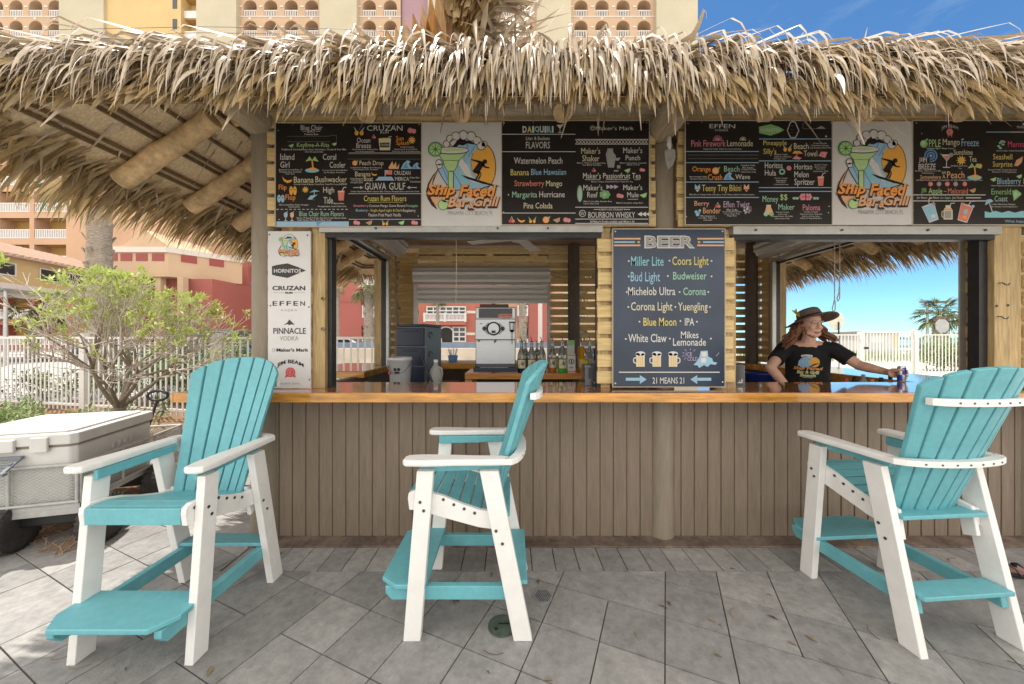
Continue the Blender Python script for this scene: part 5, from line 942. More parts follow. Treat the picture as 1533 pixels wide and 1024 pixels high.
# bottles on the table
gl = M('clear_plastic', (.60, .62, .60), .12, .05, 9, trans=.85, spec=.5)
def liquid(c): return M('liquid_'+'_'.join('%d' % (v*100) for v in c), c, .15, .05, 9, spec=.5)
def bottle(px, Y, h, rad, col, label, lab='cream', fill=.5, word='Al', cat='bottle', base=1.068, pour=True):
    x = (px-766.5)*Y/F; t = thing('bottle', label, cat, (x, Y, base), 'mixer and liquor bottles behind the counter')
    b = MB(); b.lathe([(rad*.92, 0), (rad, .006), (rad, h*fill)], (x, Y, base), 16); b.build('filled_part', liquid(col), t)
    b = MB(); b.lathe([(rad, h*fill+.0005), (rad*.98, h*.52), (rad*.8, h*.62), (rad*.36, h*.8), (rad*.32, h*.93), (rad*.36, h*.935), (rad*.36, h*.96)], (x, Y, base), 16); b.build('neck', gl, t)
    if pour:
        b = MB(); b.cyl((x, Y, base+h*.961), (x, Y, base+h*.985), rad*.4, n=10); b.tube([(x, Y, base+h*.985), (x-.004, Y, base+h*1.06), (x-.018, Y-.01, base+h*1.10)], .004, 6); b.build('pourer', black_m, t)
    if lab:
        b = MB(); n = 8; z0, z1 = base+h*.14, base+h*.40; R_ = rad+.0012
        ang = [math.radians(215+110*i/n) for i in range(n+1)]; b.v = [(x+R_*math.cos(a), Y+R_*math.sin(a), z) for z in (z0, z1) for a in ang]; b.f = [(i, i+1, n+2+i, n+1+i) for i in range(n)]; b.m = [0]*n; b.s = [True]*n
        l_ = b.build('label', ink(lab), t)
        if word:
            vs, fs = glyphs(word, .03, .3, 2); b = MB()
            b.add([(x+(R_+.001)*math.cos(math.radians(232+76*u)), Y+(R_+.001)*math.sin(math.radians(232+76*u)), z0+(.35+.5*v)*(z1-z0)) for u, v in vs], fs); b.build('lettering', ink('black'), l_)
for a in ((781, 3.64, .33, .045, (.012, .03, .08), 'mixer bottle filled with dark blue syrup, right beside the drinks machine'), (796, 3.66, .33, .045, (.30, .03, .09), 'mixer bottle of pink red syrup, half hidden by the chair back'), (811, 3.64, .33, .045, (.38, .02, .02), 'mixer bottle of bright red syrup behind the chair back'), (827, 3.70, .34, .042, (.45, .16, .03), 'mixer bottle of amber syrup, left of the green filled one'),
          (842, 3.63, .34, .045, (.05, .32, .04), 'mixer bottle with bright green syrup at its bottom')): bottle(*a, fill=.42)
bottle(787, 3.86, .30, .042, (.03, .22, .03), 'dark green bottle standing behind the blue syrup bottle', None, .62); bottle(804, 3.88, .30, .042, (.40, .26, .02), 'yellow bottle standing behind the red syrup bottle', None, .62)
bottle(870, 3.75, .33, .035, (.55, .27, .01), 'orange liquor bottle at the right end of the table', 'yellow', .8, ''); bottle(883, 3.80, .34, .034, (.30, .32, .30), 'clear liquor bottle between the orange and the blue bottle', 'white', .6, ''); bottle(893, 3.72, .30, .032, (.015, .04, .24), 'deep blue liquor bottle next to the right jamb post', 'lav', .8, ''); bottle(877, 3.62, .22, .03, (.50, .40, .02), 'short yellow bottle in front of the orange liquor bottle', None, .6, '')
x = (855.5-766.5)*3.62/F; t = thing('juice_carton', 'white juice carton with a round dark emblem and red bands, on the table', 'carton', (x, 3.62, 1.068))
b = MB(); b.box(x-.041, x+.041, 3.62, 3.70, 1.068, 1.26); b.build('body', M('carton_white', (.62, .60, .56), .5, .05), t, bevel=.003)
b = MB(); b.box(x-.034, x+.034, 3.628, 3.692, 1.2605, 1.40); b.build('clear_top', M('carton_top', (.45, .48, .48), .3, .1, 9), t, bevel=.004)
D = Draw(0, lambda px, py, l: Vector((x+px, 3.6195-l*.0006, 1.068+py))); D.rect(-.041, .185, .041, .172, 'coral'); D.rect(-.041, .02, .041, .006, 'coral'); D.disc(0, .115, .03, 'black', 2); D.disc(0, .115, .022, 'white', 3); D.rect(-.006, .10, .006, .13, 'black', 4); D.rect(-.02, .06, .02, .045, 'grey', 2); D.rect(-.034, .33, 0.034, .28, 'green', -14); D.build(t)
b = MB(); x = (866-766.5)*2.95/F; b.lathe([(.034, 0), (.044, .11), (.046, .112), (.046, .12), (.04, .121), (.032, .01)], (x, 2.97, wtop+.04), 18); b.cyl((x, 2.97, wtop+.0005), (x, 2.97, wtop+.04), .05, n=16)
o = b.build('dark_cup', black_m); tag(o, 'small black cup with a teal letter, behind the left napkin holder', 'cup')
D = Draw(0, lambda px, py, l: Vector((x+px, 2.928-l*.0006, wtop+.04+py))); D.text('S', -.012, .02, .014, .10, 'aqua', 1, .02, .3); D.mb.build('lettering', D.mats, o)
# napkin holders on the counter
smoke_m = M('smoked_acrylic', (.16, .17, .19), .12, .05, 9, trans=.55, spec=.6)
def napkins(px, label):
    Y = 2.64; x = (px-766.5)*Y/F; t = thing('napkin_holder', label, 'napkin holder', (x, Y+.06, 1.07), 'smoked napkin holders on the counter')
    b = MB(); w = .062
    b.box(x-w, x+w, Y, Y+.006, 1.0705, 1.225); b.box(x-w, x-w+.005, Y+.0065, Y+.12, 1.0705, 1.225); b.box(x+w-.005, x+w, Y+.0065, Y+.12, 1.0705, 1.225); b.box(x-w+.0055, x+w-.0055, Y+.114, Y+.12, 1.0705, 1.225); b.box(x-w-.004, x+w+.004, Y-.004, Y+.124, 1.0702, 1.0738)
    b.build('case', smoke_m, t, bevel=.002)
    b = MB()
    for i in range(7): b.box(x-.045+.012*i, x-.036+.012*i, Y+.02, Y+.105, 1.0742, 1.19+.006*((i*3) % 4))
    b.build('napkins', M('paper_napkin', (.62, .60, .57), .9, .08), t)
    D = Draw(0, lambda a, c, l: Vector((x+a, Y-.0005-l*.0006, 1.07+c))); D.poly([(.005, .018), (.042, .018), (.042, .05), (.034, .05), (.034, .03), (.005, .024)], 'white'); D.poly([(.012, .028), (.02, .032), (.026, .04), (.018, .038)], 'white'); D.build(t, 'emblem')
napkins(888, 'smoked napkin holder left of the tall beer board'); napkins(1103, 'smoked napkin holder right of the tall beer board, nearer the bartender')
# blue tumbler with straws on the back counter, ropes, fan, hooks
p = at(678, 528, 5.2); t = thing('straw_cup', 'light blue cup full of straws on the sunlit back counter', 'cup', (p.x, 5.2, 1.066))
b = MB(); b.lathe([(.06, 0), (.075, .10), (.07, .10), (.05, .01)], (p.x, 5.2, 1.066), 14); b.build('cup', M('blue_cup', (.16, .32, .62), .3, .1), t)
b = MB()
for i in range(9): a = i*.7; b.tube([(p.x+.02*math.cos(a), 5.2+.02*math.sin(a), 1.09), (p.x+.07*math.cos(a), 5.2+.05*math.sin(a), 1.26+.02*math.sin(i*2))], .004, 5)
b.build('straws', M('blue_straw', (.3, .45, .7), .4, .1), t)
def cord(pts, r_, label): b = MB(); b.tube(pts, r_, 6); tag(b.build('pull_cord', rope_m), label, 'cord', 'cords hanging in the openings')
cord([at(683, 352, 2.9), at(683.3, 400, 2.9), at(682.8, 452, 2.9)], .0035, 'thin white pull cord hanging inside the left opening')
Yc = 2.95; cord([at(1249, 350, Yc), at(1249.5, 420, Yc), at(1249.5, 448, Yc), at(1246, 462, Yc), at(1247.5, 467, Yc), at(1250.5, 463, Yc), at(1250.3, 450, Yc)], .004, 'longer looped cord hanging above the bartender, nearer his hat')
cord([at(1257, 350, Yc+.05), at(1257, 420, Yc+.05), at(1256, 438, Yc+.05), at(1253, 447, Yc+.05), at(1254.5, 451, Yc+.05), at(1257, 447, Yc+.05), at(1257.2, 430, Yc+.05)], .004, 'shorter looped cord hanging in the right opening, further from the hat')
t = thing('ceiling_fan', 'white ceiling fan under the bar ceiling, mostly above the left opening', 'fan', (.0, 4.0, 2.745)); fc = Vector((.08, 4.0, 2.60))
b = MB(); b.cyl((fc.x, fc.y, 2.60), (fc.x, fc.y, 2.744), .02); b.cyl((fc.x, fc.y, 2.52), (fc.x, fc.y, 2.61), .09, .07, 18); b.build('motor', white_m, t)
for i in range(4):
    a = R(250+90*i); d = Vector((math.cos(a), math.sin(a), 0)); b = MB(); b.bar(fc+d*.08-Vector((0, 0, .05)), fc+d*.62-Vector((0, 0, .05)), .13, .008); b.build('blade', white_m, t)
def hook(px, py, Y, label):
    b = MB(); p = at(px, py, Y); b.tube([p+Vector((0, 0, 0)), p+Vector((0, -.02, 0)), p+Vector((.004, -.032, -.014)), p+Vector((.022, -.034, -.018)), p+Vector((.034, -.032, -.004))], .0038, 6); tag(b.build('hook', bolt_m), label, 'hook', 'small dark metal hooks on the jamb posts')
hook(1495, 424, 2.50, 'upper small dark hook on the right pine post'); hook(1493, 474, 2.50, 'lower small dark hook on the right pine post'); hook(484, 446, 2.50, 'upper small dark hook on the left pine post'); hook(484, 491, 2.50, 'lower small dark hook on the left pine post')
for px, py in ((1492, 458), (1509, 457)):
    b = MB(); p = at(px, py, 2.499); b.cyl((p.x, p.y-.002, p.z), (p.x, p.y+.01, p.z), .009, n=8); part(b, 'screw_hole', track_m)
# little things on the shelf under the right counter
t = thing('under_counter_shelf', 'wooden shelf below the right hand counter behind the bartender', 'shelf', (3.45, 3.8, .9))
b = MB(); b.box(3.27, 3.52, 2.9, 4.9, .905, .94); b.build('board', pine_m, t)
b = MB(); b.box(3.28, 3.33, 2.95, 4.85, .015, .904); b.build('support', dark_m, t)
r = random.Random(4); KN = [('red', 'squat red shaker'), ('black', 'black bottle top'), ('grey', 'grey jar'), ('amber', 'amber jar'), ('dark', 'dark bottle'), ('black', 'black jar')]
for i, (c_, n_) in enumerate(KN):
    x, y = 3.02+.05*i, 3.20-.028*i; h = .12+.02*(i % 3)
    b = MB(); b.lathe([(.028, 0), (.03, .01), (.03, h*.6), (.014, h*.8), (.014, h)], (x, y, .94), 12); tag(b.build('condiment_jar', ink(c_)), n_+' by the bartender\'s outstretched forearm' + ('', ', second in its row', '', '', ', fifth in its row', ', last in its row, nearest the can')[i], 'jar', 'jars by the bartender\'s arm')
b = MB(); b.box(2.98, 3.32, 3.0, 3.3, .90, .939); b.box(2.99, 3.02, 3.02, 3.28, .015, .899); b.box(3.28, 3.31, 3.02, 3.28, .015, .899); tag(b.build('jar_stand', steel_m), 'low steel stand carrying the jars by the bartender\'s arm', 'stand')
b = MB(); b.lathe([(.11, 0), (.13, .26), (.138, .262), (.138, .28), (.128, .28), (.105, .01)], (2.62, 3.75, .78), 20); b.cyl((2.62, 3.75, .015), (2.62, 3.75, .779), .1, n=14); tag(b.build('blue_bin', M('blue_bin', (.02, .04, .22), .4, .1)), 'dark blue bin behind the bartender\'s right elbow', 'bin')
# ---------------------------------------------------------------- bartender
def remesh(o, vox, sm=4):
    m = o.modifiers.new('fuse', 'REMESH'); m.mode = 'VOXEL'; m.voxel_size = vox; m.use_smooth_shade = True
    s = o.modifiers.new('soft', 'SMOOTH'); s.iterations = sm; s.factor = .5; return o
skin_m = M('skin', (.66, .39, .29), .5, .1, 25, spec=.4); hair_m = M('auburn_hair', (.20, .088, .045), .5, .4, 40, (6, 6, 1.2), bump=.8, bscale=40, bst=(6, 6, .8)); shirt_m = M('black_cotton', (.012, .0125, .015), .85, .25, 30, bump=.3, bscale=20); hat_m = M('brown_felt', (.17, .125, .10), .85, .2, 40)
TM = Matrix.Translation((2.868, 3.44, 0)) @ Matrix.Rotation(R(-36.9), 4, 'Z')      # trunk: local x to his left, y away from the counter
def tv(x, y, z): return TM @ Vector((x, y, z))
def etube(b, rings, T, n=24):
    vs = [(cx+rx*math.cos(2*math.pi*j/n), cy+ry*math.sin(2*math.pi*j/n), z) for z, rx, ry, cx, cy in rings for j in range(n)]; k = len(rings)
    b.add(vs, [(i*n+j, i*n+(j+1) % n, (i+1)*n+(j+1) % n, (i+1)*n+j) for i in range(k-1) for j in range(n)]+[tuple(range(n))[::-1], tuple(range((k-1)*n, k*n))], 0, True, T)
ps = thing('person', 'bartender in brown wide brimmed hat and black printed t-shirt, holding a slim can', 'person', (2.86, 3.45, 0))
HC = Vector((2.852, 3.38, 1.545)); fd = Vector((-.06, -.99, -.02)).normalized(); fs = Vector((0, 0, 1)).cross(fd).normalized(); fu = fd.cross(fs).normalized()   # fs: his left
def hd_(f, s, u): return HC+fd*f+fs*s+fu*u
def bone(b, pts, rad, n=12): b.tube(pts, rad, n); [b.ell(p, (r_,)*3, 10, 8) for p, r_ in ((pts[0], rad[0]), (pts[-1], rad[-1]))]
HT = Matrix((( fd.x, fs.x, fu.x, HC.x), (fd.y, fs.y, fu.y, HC.y), (fd.z, fs.z, fu.z, HC.z), (0, 0, 0, 1)))
b = MB()
b.ell((-.012, 0, .045), (.096, .076, .088), 18, 12, T=HT); b.ell((.022, 0, -.02), (.068, .062, .095), 18, 12, T=HT); b.ell((.055, 0, -.092), (.03, .032, .026), 12, 8, T=HT)   # skull, face, chin
for s in (-1, 1):
    b.ell((.062, s*.035, -.022), (.024, .024, .022), 10, 7, T=HT); b.tube([HT @ Vector((.03, s*.056, -.07)), HT @ Vector((.062, s*.028, -.09))], .017, 8)
    b.ell((.083, s*.03, .034), (.014, .028, .009), 10, 6, T=HT)                    # brow
    b.ell((-.012, s*.076, -.005), (.018, .010, .031), 10, 7, T=HT)                  # ear
    b.ell((.098, s*.012, -.028), (.012, .010, .009), 8, 6, T=HT)
b.tube([HT @ Vector((.086, 0, .03)), HT @ Vector((.108, 0, -.015)), HT @ Vector((.104, 0, -.028))], [.010, .013, .012], 8)
b.ell((.082, 0, -.062), (.017, .024, .008), 10, 6, T=HT); b.ell((.080, 0, -.073), (.016, .021, .008), 10, 6, T=HT)
NB = tv(-.002, -.01, 1.36); bone(b, [hd_(-.025, 0, -.03), hd_(-.015, 0, -.1), NB], [.056, .052, .062])
# trunk, hips and legs
CH = Vector((0, 0, 1.22)); b.ell(CH, (.160, .100, .17), 16, 10, T=TM); b.ell((0, .01, 1.02), (.14, .095, .16), 16, 10, T=TM); b.ell((0, .015, .88), (.15, .105, .13), 16, 10, T=TM)
SR, SL_ = tv(-.180, .0, 1.315), tv(.188, -.01, 1.318); bone(b, [SR, NB-Vector((0, 0, .02)), SL_], [.055, .075, .055])
for s in (-1, 1): bone(b, [tv(s*.085, .02, .84), tv(s*.095, 0, .46), tv(s*.10, .03, .10)], [.085, .06, .042]); bone(b, [tv(s*.10, .05, .055), tv(s*.115, -.13, .045)], [.045, .035])
ELb, WLb = Vector((3.105, 3.165, 1.178)), Vector((3.138, 2.965, 1.140)); ERb, WRb = Vector((2.452, 3.36, 1.142)), Vector((2.508, 3.20, .955))
bone(b, [SL_, SL_.lerp(ELb, .5), ELb], [.055, .05, .042]); bone(b, [ELb, ELb.lerp(WLb, .35), WLb], [.043, .042, .027]); bone(b, [SR, SR.lerp(ERb, .5), ERb], [.055, .05, .042]); bone(b, [ERb, ERb.lerp(WRb, .35), WRb], [.043, .042, .028])
CAN = Vector((3.128, 2.842, 1.0702))
def fing(pts, r0=.0092): bone(b, [Vector(p) for p in pts], [r0, r0*.97, r0*.9, r0*.8][:len(pts)], 8)
# left hand behind the can: palm, four fingers curling round its far right side, thumb on the near left
pc = CAN+Vector((-.012, .055, .068)); bone(b, [WLb, pc+Vector((.0, .012, 0))], [.026, .028]); b.ell(pc, (.040, .017, .040), 12, 8)
for i, (dz, L) in enumerate(((.030, .92), (.010, 1.0), (-.010, .96), (-.029, .80))):
    z = CAN.z+.068+dz; k = .036
    fing([(pc.x+.012, pc.y-.002, z), (CAN.x+k*.75*L, CAN.y+k*.85, z-.002), (CAN.x+k*1.02, CAN.y+.004, z-.004), (CAN.x+k*.70*L, CAN.y-k*.62*L, z-.005)])
fing([(pc.x-.02, pc.y, CAN.z+.078), (CAN.x-.040, CAN.y+.018, CAN.z+.088), (CAN.x-.036, CAN.y-.012, CAN.z+.098), (CAN.x-.022, CAN.y-.030, CAN.z+.102)], .0105)
# right hand resting on the worktop
pr = Vector((2.515, 3.15, .905)); bone(b, [WRb, pr+Vector((0, .01, .01))], [.027, .027]); b.ell(pr, (.042, .045, .018), 12, 8)
for i, dx in enumerate((-.032, -.011, .011, .031)): L = (.85, 1, .95, .78)[i]; fing([(pr.x+dx, pr.y-.03, .905), (pr.x+dx*1.15, pr.y-.03-.035*L, .909), (pr.x+dx*1.2, pr.y-.03-.06*L, .899), (pr.x+dx*1.2, pr.y-.03-.078*L, .890)])
fing([(pr.x+.03, pr.y+.01, .903), (pr.x+.052, pr.y-.012, .90), (pr.x+.060, pr.y-.036, .892)], .0105)
body = remesh(b.build('body', skin_m, ps), .0042, 3)
# eyes, lips
for s in (-1, 1):
    b = MB(); b.ell((.074, s*.030, .014), (.013, .0135, .0105), 12, 8, T=HT); b.ell((.0855, s*.030+.001, .013), (.003, .0058, .0058), 8, 6, 1, T=HT); b.build('eye', [M('eye_white', (.62, .58, .55), .3, 0), black_m], ps)
    b = MB(); b.tube([HT @ Vector((.088, s*.012, .036)), HT @ Vector((.092, s*.030, .042)), HT @ Vector((.080, s*.050, .036))], [.0035, .0045, .003], 6, sq=.6); b.build('eyebrow', hair_m, ps)
b = MB(); b.tube([HT @ Vector((.088, -.022, -.068)), HT @ Vector((.0985, 0, -.0665)), HT @ Vector((.088, .022, -.068))], [.003, .0058, .003], 8); b.build('lips', M('lips', (.36, .13, .11), .45, .1), ps)
# long auburn hair in overlapping wavy locks
b = MB(); r = random.Random(12)
for s in (-1, 1):
    for i in range(34):
        f0 = r.uniform(-.10, .0); a = hd_(f0, s*(.074+.012*r.random())*(1 if f0 > -.07 else .7), r.uniform(.0, .05)); ph = r.uniform(0, 6); L = r.uniform(.17, .24) if s < 0 else r.uniform(.13, .20)
        pts = []
        for j in range(8):
            q = j/7; sp_ = .03+.085*q**1.2*(1 if s < 0 else .95)
            pts.append(a+Vector((s*0, 0, -L*q))+fs*s*sp_*q+fd*(.016*math.sin(ph+q*13)-.02*q)+fs*.014*math.sin(ph*2+q*12)+Vector((-.04*q if s < 0 else .05*q, -.035*q, 0)))
        b.tube(pts, [.010, .013, .014, .014, .013, .011, .008, .003], 6)
for i in range(26):
    a = hd_(-.085-.02*r.random(), r.uniform(-.07, .07), r.uniform(.0, .05)); b.tube([a, a+Vector((-.01, .03, -.1)), a+Vector((r.uniform(-.03, .03), .045, -.2)), a+Vector((0, .05, -.26))], [.012, .015, .013, .004], 6)
b.build('hair', hair_m, ps)
# t-shirt shell
b = MB(); b.ell(CH, (.178, .118, .17), 20, 12, T=TM); etube(b, [(1.30, .150, .098, 0, 0), (1.22, .176, .117, 0, 0), (1.05, .168, .116, 0, .005), (.87, .176, .126, 0, .01)], TM)
bone(b, [SR, NB-Vector((0, -.01, .045)), SL_], [.068, .082, .068]); sR = SR.lerp(ERb, .62); sL = SL_.lerp(ELb, .66); b.tube([SR, SR.lerp(sR, .5), sR], [.070, .068, .070], 16); b.tube([SL_, SL_.lerp(sL, .5), sL], [.070, .068, .072], 16)
for k in range(9): a = k*.7; b.tube([tv(.165*math.cos(a+3.6), .11*math.sin(a+3.6), 1.0+.04*math.sin(k*2)), tv(.172*math.cos(a+3.9), .122*math.sin(a+3.9), .88)], [.012, .02], 6)
shirt = remesh(b.build('t_shirt', shirt_m, ps), .0065, 3)
b = MB(); etube(b, [(.90, .168, .118, 0, .01), (.80, .170, .122, 0, .015)], TM)
for s in (-1, 1): b.tube([tv(s*.085, .02, .84), tv(s*.095, .005, .46), tv(s*.10, .03, .08)], [.10, .082, .07], 14)
remesh(b.build('trousers', M('dark_denim', (.02, .025, .04), .8, .2, 20), ps), .009)
for s in (-1, 1): b = MB(); b.ell((s*.11, -.06, .06), (.055, .14, .05), 14, 8, T=TM); b.build('shoe', black_m, ps)
# print on the chest, wrapped on the shirt front
def chest(px, py, l):
    x = (px-776/2)/776*.215-.004; z = 1.165-(py-512)/776*.215; q = x/.178
    return TM @ Vector((x, -.128*math.sqrt(max(.05, 1-q*q))-.002-l*.0006, z))
D = Draw(0, chest)
for i in range(5): D.disc(250+60*i, 190-20*math.sin(i*.78), 36, 'white', 1, n=12)
D.disc(570, 400, 140, 'amber', 1, 170, 20); D.poly([(130, 520), (160, 360), (250, 250), (400, 200), (520, 240), (440, 300), (430, 400), (480, 520), (560, 570), (250, 590)], 'lblue', 2)
for x0 in (210, 290, 370): D.line([(x0+60, 270), (x0, 420), (x0+60, 560)], 14, 'blue', 3)
D.poly([(440, 540), (560, 450), (640, 430), (700, 440), (600, 480), (480, 560)], 'black', 3)
for t_, x0, y0, x1, y1, c_ in (('Ship Faced', 10, 560, 790, 690, 'orange'), ('Bar & Grill', 110, 690, 690, 790, 'yellow'), ('& Grille', 190, 800, 600, 890, 'yellow'), ('PANAMA CITY BEACH', 260, 915, 520, 940, 'white')):
    if t_ == '& Grille': t_ = 'Beach'
    if y1-y0 > 50: D.text(t_, x0-10, y0-8, x1+10, y1+14, 'brown' if c_ == 'orange' else 'mint', 4, .06, .2)
    D.text(t_, x0, y0, x1, y1, c_, 5, .03, .2)
D.build(ps, 'chest_print')
# hat
hu = Vector((-.13, .30, 1)).normalized(); hf = (fd-hu*fd.dot(hu)).normalized(); hs = hu.cross(hf); HTH = hd_(-.012, 0, .066)
HM = Matrix(((hf.x, hs.x, hu.x, HTH.x), (hf.y, hs.y, hu.y, HTH.y), (hf.z, hs.z, hu.z, HTH.z), (0, 0, 0, 1)))
b = MB(); n = 40; rings = [(.10, .082, .0), (.15, .13, .006), (.19, .178, -.004), (.215, .202, -.008), (.217, .204, -.014), (.19, .178, -.012), (.15, .13, -.003), (.10, .082, -.008)]
vs = []
for ra, rb, z in rings: vs += [(ra*math.cos(2*math.pi*j/n), rb*math.sin(2*math.pi*j/n), z-.75*(rb*math.sin(2*math.pi*j/n))**2*(1 if ra > .12 else 0)) for j in range(n)]
k = len(rings); b.add(vs, [(i*n+j, i*n+(j+1) % n, ((i+1) % k)*n+(j+1) % n, ((i+1) % k)*n+j) for i in range(k) for j in range(n)], 0, True, HM)
cr = [(.112, .092, -.004), (.112, .092, .022), (.108, .088, .05), (.098, .078, .078), (.078, .060, .090), (.04, .03, .086)]; vs = []
for ra, rb, z in cr: vs += [(ra*math.cos(2*math.pi*j/n), rb*math.sin(2*math.pi*j/n), z) for j in range(n)]
vs.append((0, 0, .078)); b.add(vs, [(i*n+j, i*n+(j+1) % n, (i+1)*n+(j+1) % n, (i+1)*n+j) for i in range(len(cr)-1) for j in range(n)]+[((len(cr)-1)*n+j, (len(cr)-1)*n+(j+1) % n, len(cr)*n) for j in range(n)], 0, True, HM)
hat = b.build('hat', hat_m, ps)
b = MB(); vs = []
for ra, rb, z in ((.1145, .0945, .0), (.1145, .0945, .022), (.113, .093, .023)): vs += [(ra*math.cos(2*math.pi*j/n), rb*math.sin(2*math.pi*j/n), z) for j in range(n)]
b.add(vs, [(i*n+j, i*n+(j+1) % n, (i+1)*n+(j+1) % n, (i+1)*n+j) for i in range(2) for j in range(n)], 0, True, HM); b.build('hat_band', M('hat_band', (.055, .04, .036), .7, .1), hat)
b = MB(); q = [HM @ Vector(v) for v in ((.02, -.098, .03), (.0, -.105, .075), (-.01, -.125, .112))]; b.tube(q, [.010, .022, .004], 8, sq=.3); q2 = [HM @ Vector(v) for v in ((.03, -.095, .05), (.0, -.104, .088), (.0, -.085, .112))]; b.tube(q2, [.010, .020, .004], 8, sq=.3); b.build('hat_feather', M('yellow_feather', (.62, .42, .03), .7, .2, 40), hat)
# the can
t = thing('drink_can', 'slim blue and silver drink can in the bartender\'s hand', 'can', CAN)
b = MB(); b.lathe([(.021, 0), (.026, .006), (.026, .118), (.022, .126), (.0225, .128), (.019, .1275), (.018, .124)], CAN, 20); b.build('body', M('can_silver', (.55, .57, .60), .25, .05, metal=.7), t)
b = MB(); n = 20
def arc(z0, z1, a0, a1, mi): 
    k = 10; an = [a0+(a1-a0)*i/k for i in range(k+1)]; b.add([(CAN.x+.0263*math.cos(a), CAN.y+.0263*math.sin(a), CAN.z+z) for z in (z0, z1) for a in an], [(i, i+1, k+2+i, k+1+i) for i in range(k)], mi, True)
arc(.062, .116, R(230), R(360), 0); arc(.01, .06, R(120), R(230), 0); arc(.056, .066, R(250), R(290), 1)
b.build('print', [M('can_blue', (.015, .04, .30), .3, .05, metal=.2), ink('red')], t)
# ---------------------------------------------------------------- picket fences
def fence(name, label, pts, h, pitch, posts, zb_=.06, w=.028, group='white metal picket fences'):
    t = thing(name, label, 'fence', (pts[0][0], pts[0][1], 0), group)
    b = MB(); pb = MB()
    for (x0, y0), (x1, y1) in zip(pts, pts[1:]):
        d = Vector((x1-x0, y1-y0, 0)); L = d.length; d.normalize(); n = int(L/pitch)
        for z in (h-.02, .16): pb.bar((x0, y0, z), (x1, y1, z), .036, .04)
        for i in range(n+1): p = Vector((x0, y0, 0))+d*(i*L/n); b.bar(p+Vector((0, 0, zb_)), p+Vector((0, 0, h)), .014, w, 0, d)
    b.build('pickets', fence_m, t); pb.build('rail', fence_m, t)
    for x, y in posts: q = MB(); q.box(x-.045, x+.045, y-.045, y+.045, -.05, h+.04); q.box(x-.055, x+.055, y-.055, y+.055, h+.0405, h+.06); q.build('post', fence_m, t)
    return t
fence('picket_fence', 'white metal picket fence running behind the leafy bush and the mulch bed', [(-13, 7.75), (-8.0, 6.62), (-5.0, 6.0), (-1.8, 6.45)], 1.44, .118, [(-8.0, 6.62), (-5.0, 6.0), (-1.8, 6.45), (-11, 7.3)])
GY = 13.0; gx0, gx1 = (1291-766.5)*GY/F, (1369-766.5)*GY/F
fence('picket_fence', 'white metal picket fence left of the gate, behind the bartender', [(8.2, GY), (gx0-.14, GY)], 1.54, .125, [(8.2, GY)])
fence('picket_fence', 'white metal picket fence right of the gate, in front of the far palm', [(gx1+.14, GY), (22, GY)], 1.54, .125, [(22, GY), (18.5, GY)])
t = thing('gate', 'white metal picket gate with two thick posts and a dark latch', 'gate', ((gx0+gx1)/2, GY, 0))
for x in (gx0-.06, gx1+.02): b = MB(); b.box(x-.07, x+.07, GY-.07, GY+.07, -.05, 1.66); b.box(x-.08, x+.08, GY-.08, GY+.08, 1.6605, 1.68); b.build('gate_post', fence_m, t)
b = MB()
for z in (1.62, .2): b.bar((gx0+.03, GY, z), (gx1-.07, GY, z), .04, .05)
for i in range(16): x = gx0+.06+i*(gx1-gx0-.16)/15; b.bar((x, GY, .1), (x, GY, 1.6), .024, .04, 0, (1, 0, 0))
b.build('leaf', fence_m, t); b = MB(); b.box(gx0+.0, gx0+.12, GY-.12, GY-.072, 1.0, 1.08); b.build('latch', black_m, t)
# ---------------------------------------------------------------- plants
def leaf(b, p, d, L, w, mi=0, droop=.3):
    d = d.normalized(); u, v = frame(d); s_ = u if abs(u.z) < abs(v.z) else v; nrm = s_.cross(d)
    m = p+d*L*.5+nrm*0; e = p+d*L-Vector((0, 0, droop*L)); b.add([p, m-s_*w/2, e, m+s_*w/2], [(0, 1, 2, 3)], mi)
def rdir(r, up=0): return Vector((r.gauss(0, 1), r.gauss(0, 1), r.gauss(0, 1)+up)).normalized()
def tuftleaf(b, r, p, d, n, L, w, mi=0):
    for _ in range(n): leaf(b, p+rdir(r)*.03, (d*.6+rdir(r)), L*r.uniform(.6, 1.2), w*r.uniform(.7, 1.2), mi, r.uniform(-.1, .35))
# the leafy many stemmed bush behind the cool box
r = random.Random(21); tp = Vector((-5.5, 4.95, .03)); t = thing('bushy_tree', 'small many stemmed bush tree with bare pale twigs and yellow green top leaves', 'tree', tp)
tw = MB(); tips = []
def grow(p, d, L, rad, dep):
    n = 3; pts = [p]; 
    for i in range(n): d = (d+rdir(r)*.16+Vector((0, 0, .06))).normalized(); p = p+d*L/n; pts.append(p)
    (tr if dep <= 1 else tw).tube(pts, [rad*(1-.35*i/n) for i in range(n+1)], 7 if dep < 2 else 4, 0, False)
    if dep >= 4 or (dep == 3 and r.random() < .06): tips.append((p, d)); return
    if dep >= 3: tips.append((p, d))
    for k in range(r.choice((3, 4, 4)) if dep < 3 else 3):
        a = rdir(r); nd = (d*.75+(a-d*a.dot(d))*r.uniform(.42, .9)+Vector((.16, -.02, .07))).normalized(); grow(p, nd, L*r.uniform(.62, .86), rad*.60, dep+1)
tr = MB(); tr.tube([tp+Vector((0, 0, -.05)), tp+Vector((.0, 0, .22)), tp+Vector((-.01, 0, .42))], [.095, .075, .08], 10)
for k in range(7):
    a = k*2*math.pi/7+r.uniform(-.3, .3); grow(tp+Vector((0, 0, .40)), Vector((math.cos(a)*.7+.28, math.sin(a)*.65, .85)).normalized(), r.uniform(.5, .70), .030, 0)
tr.build('trunk', bark_m, t); tw.build('twigs', twig_m, t)
b = MB()
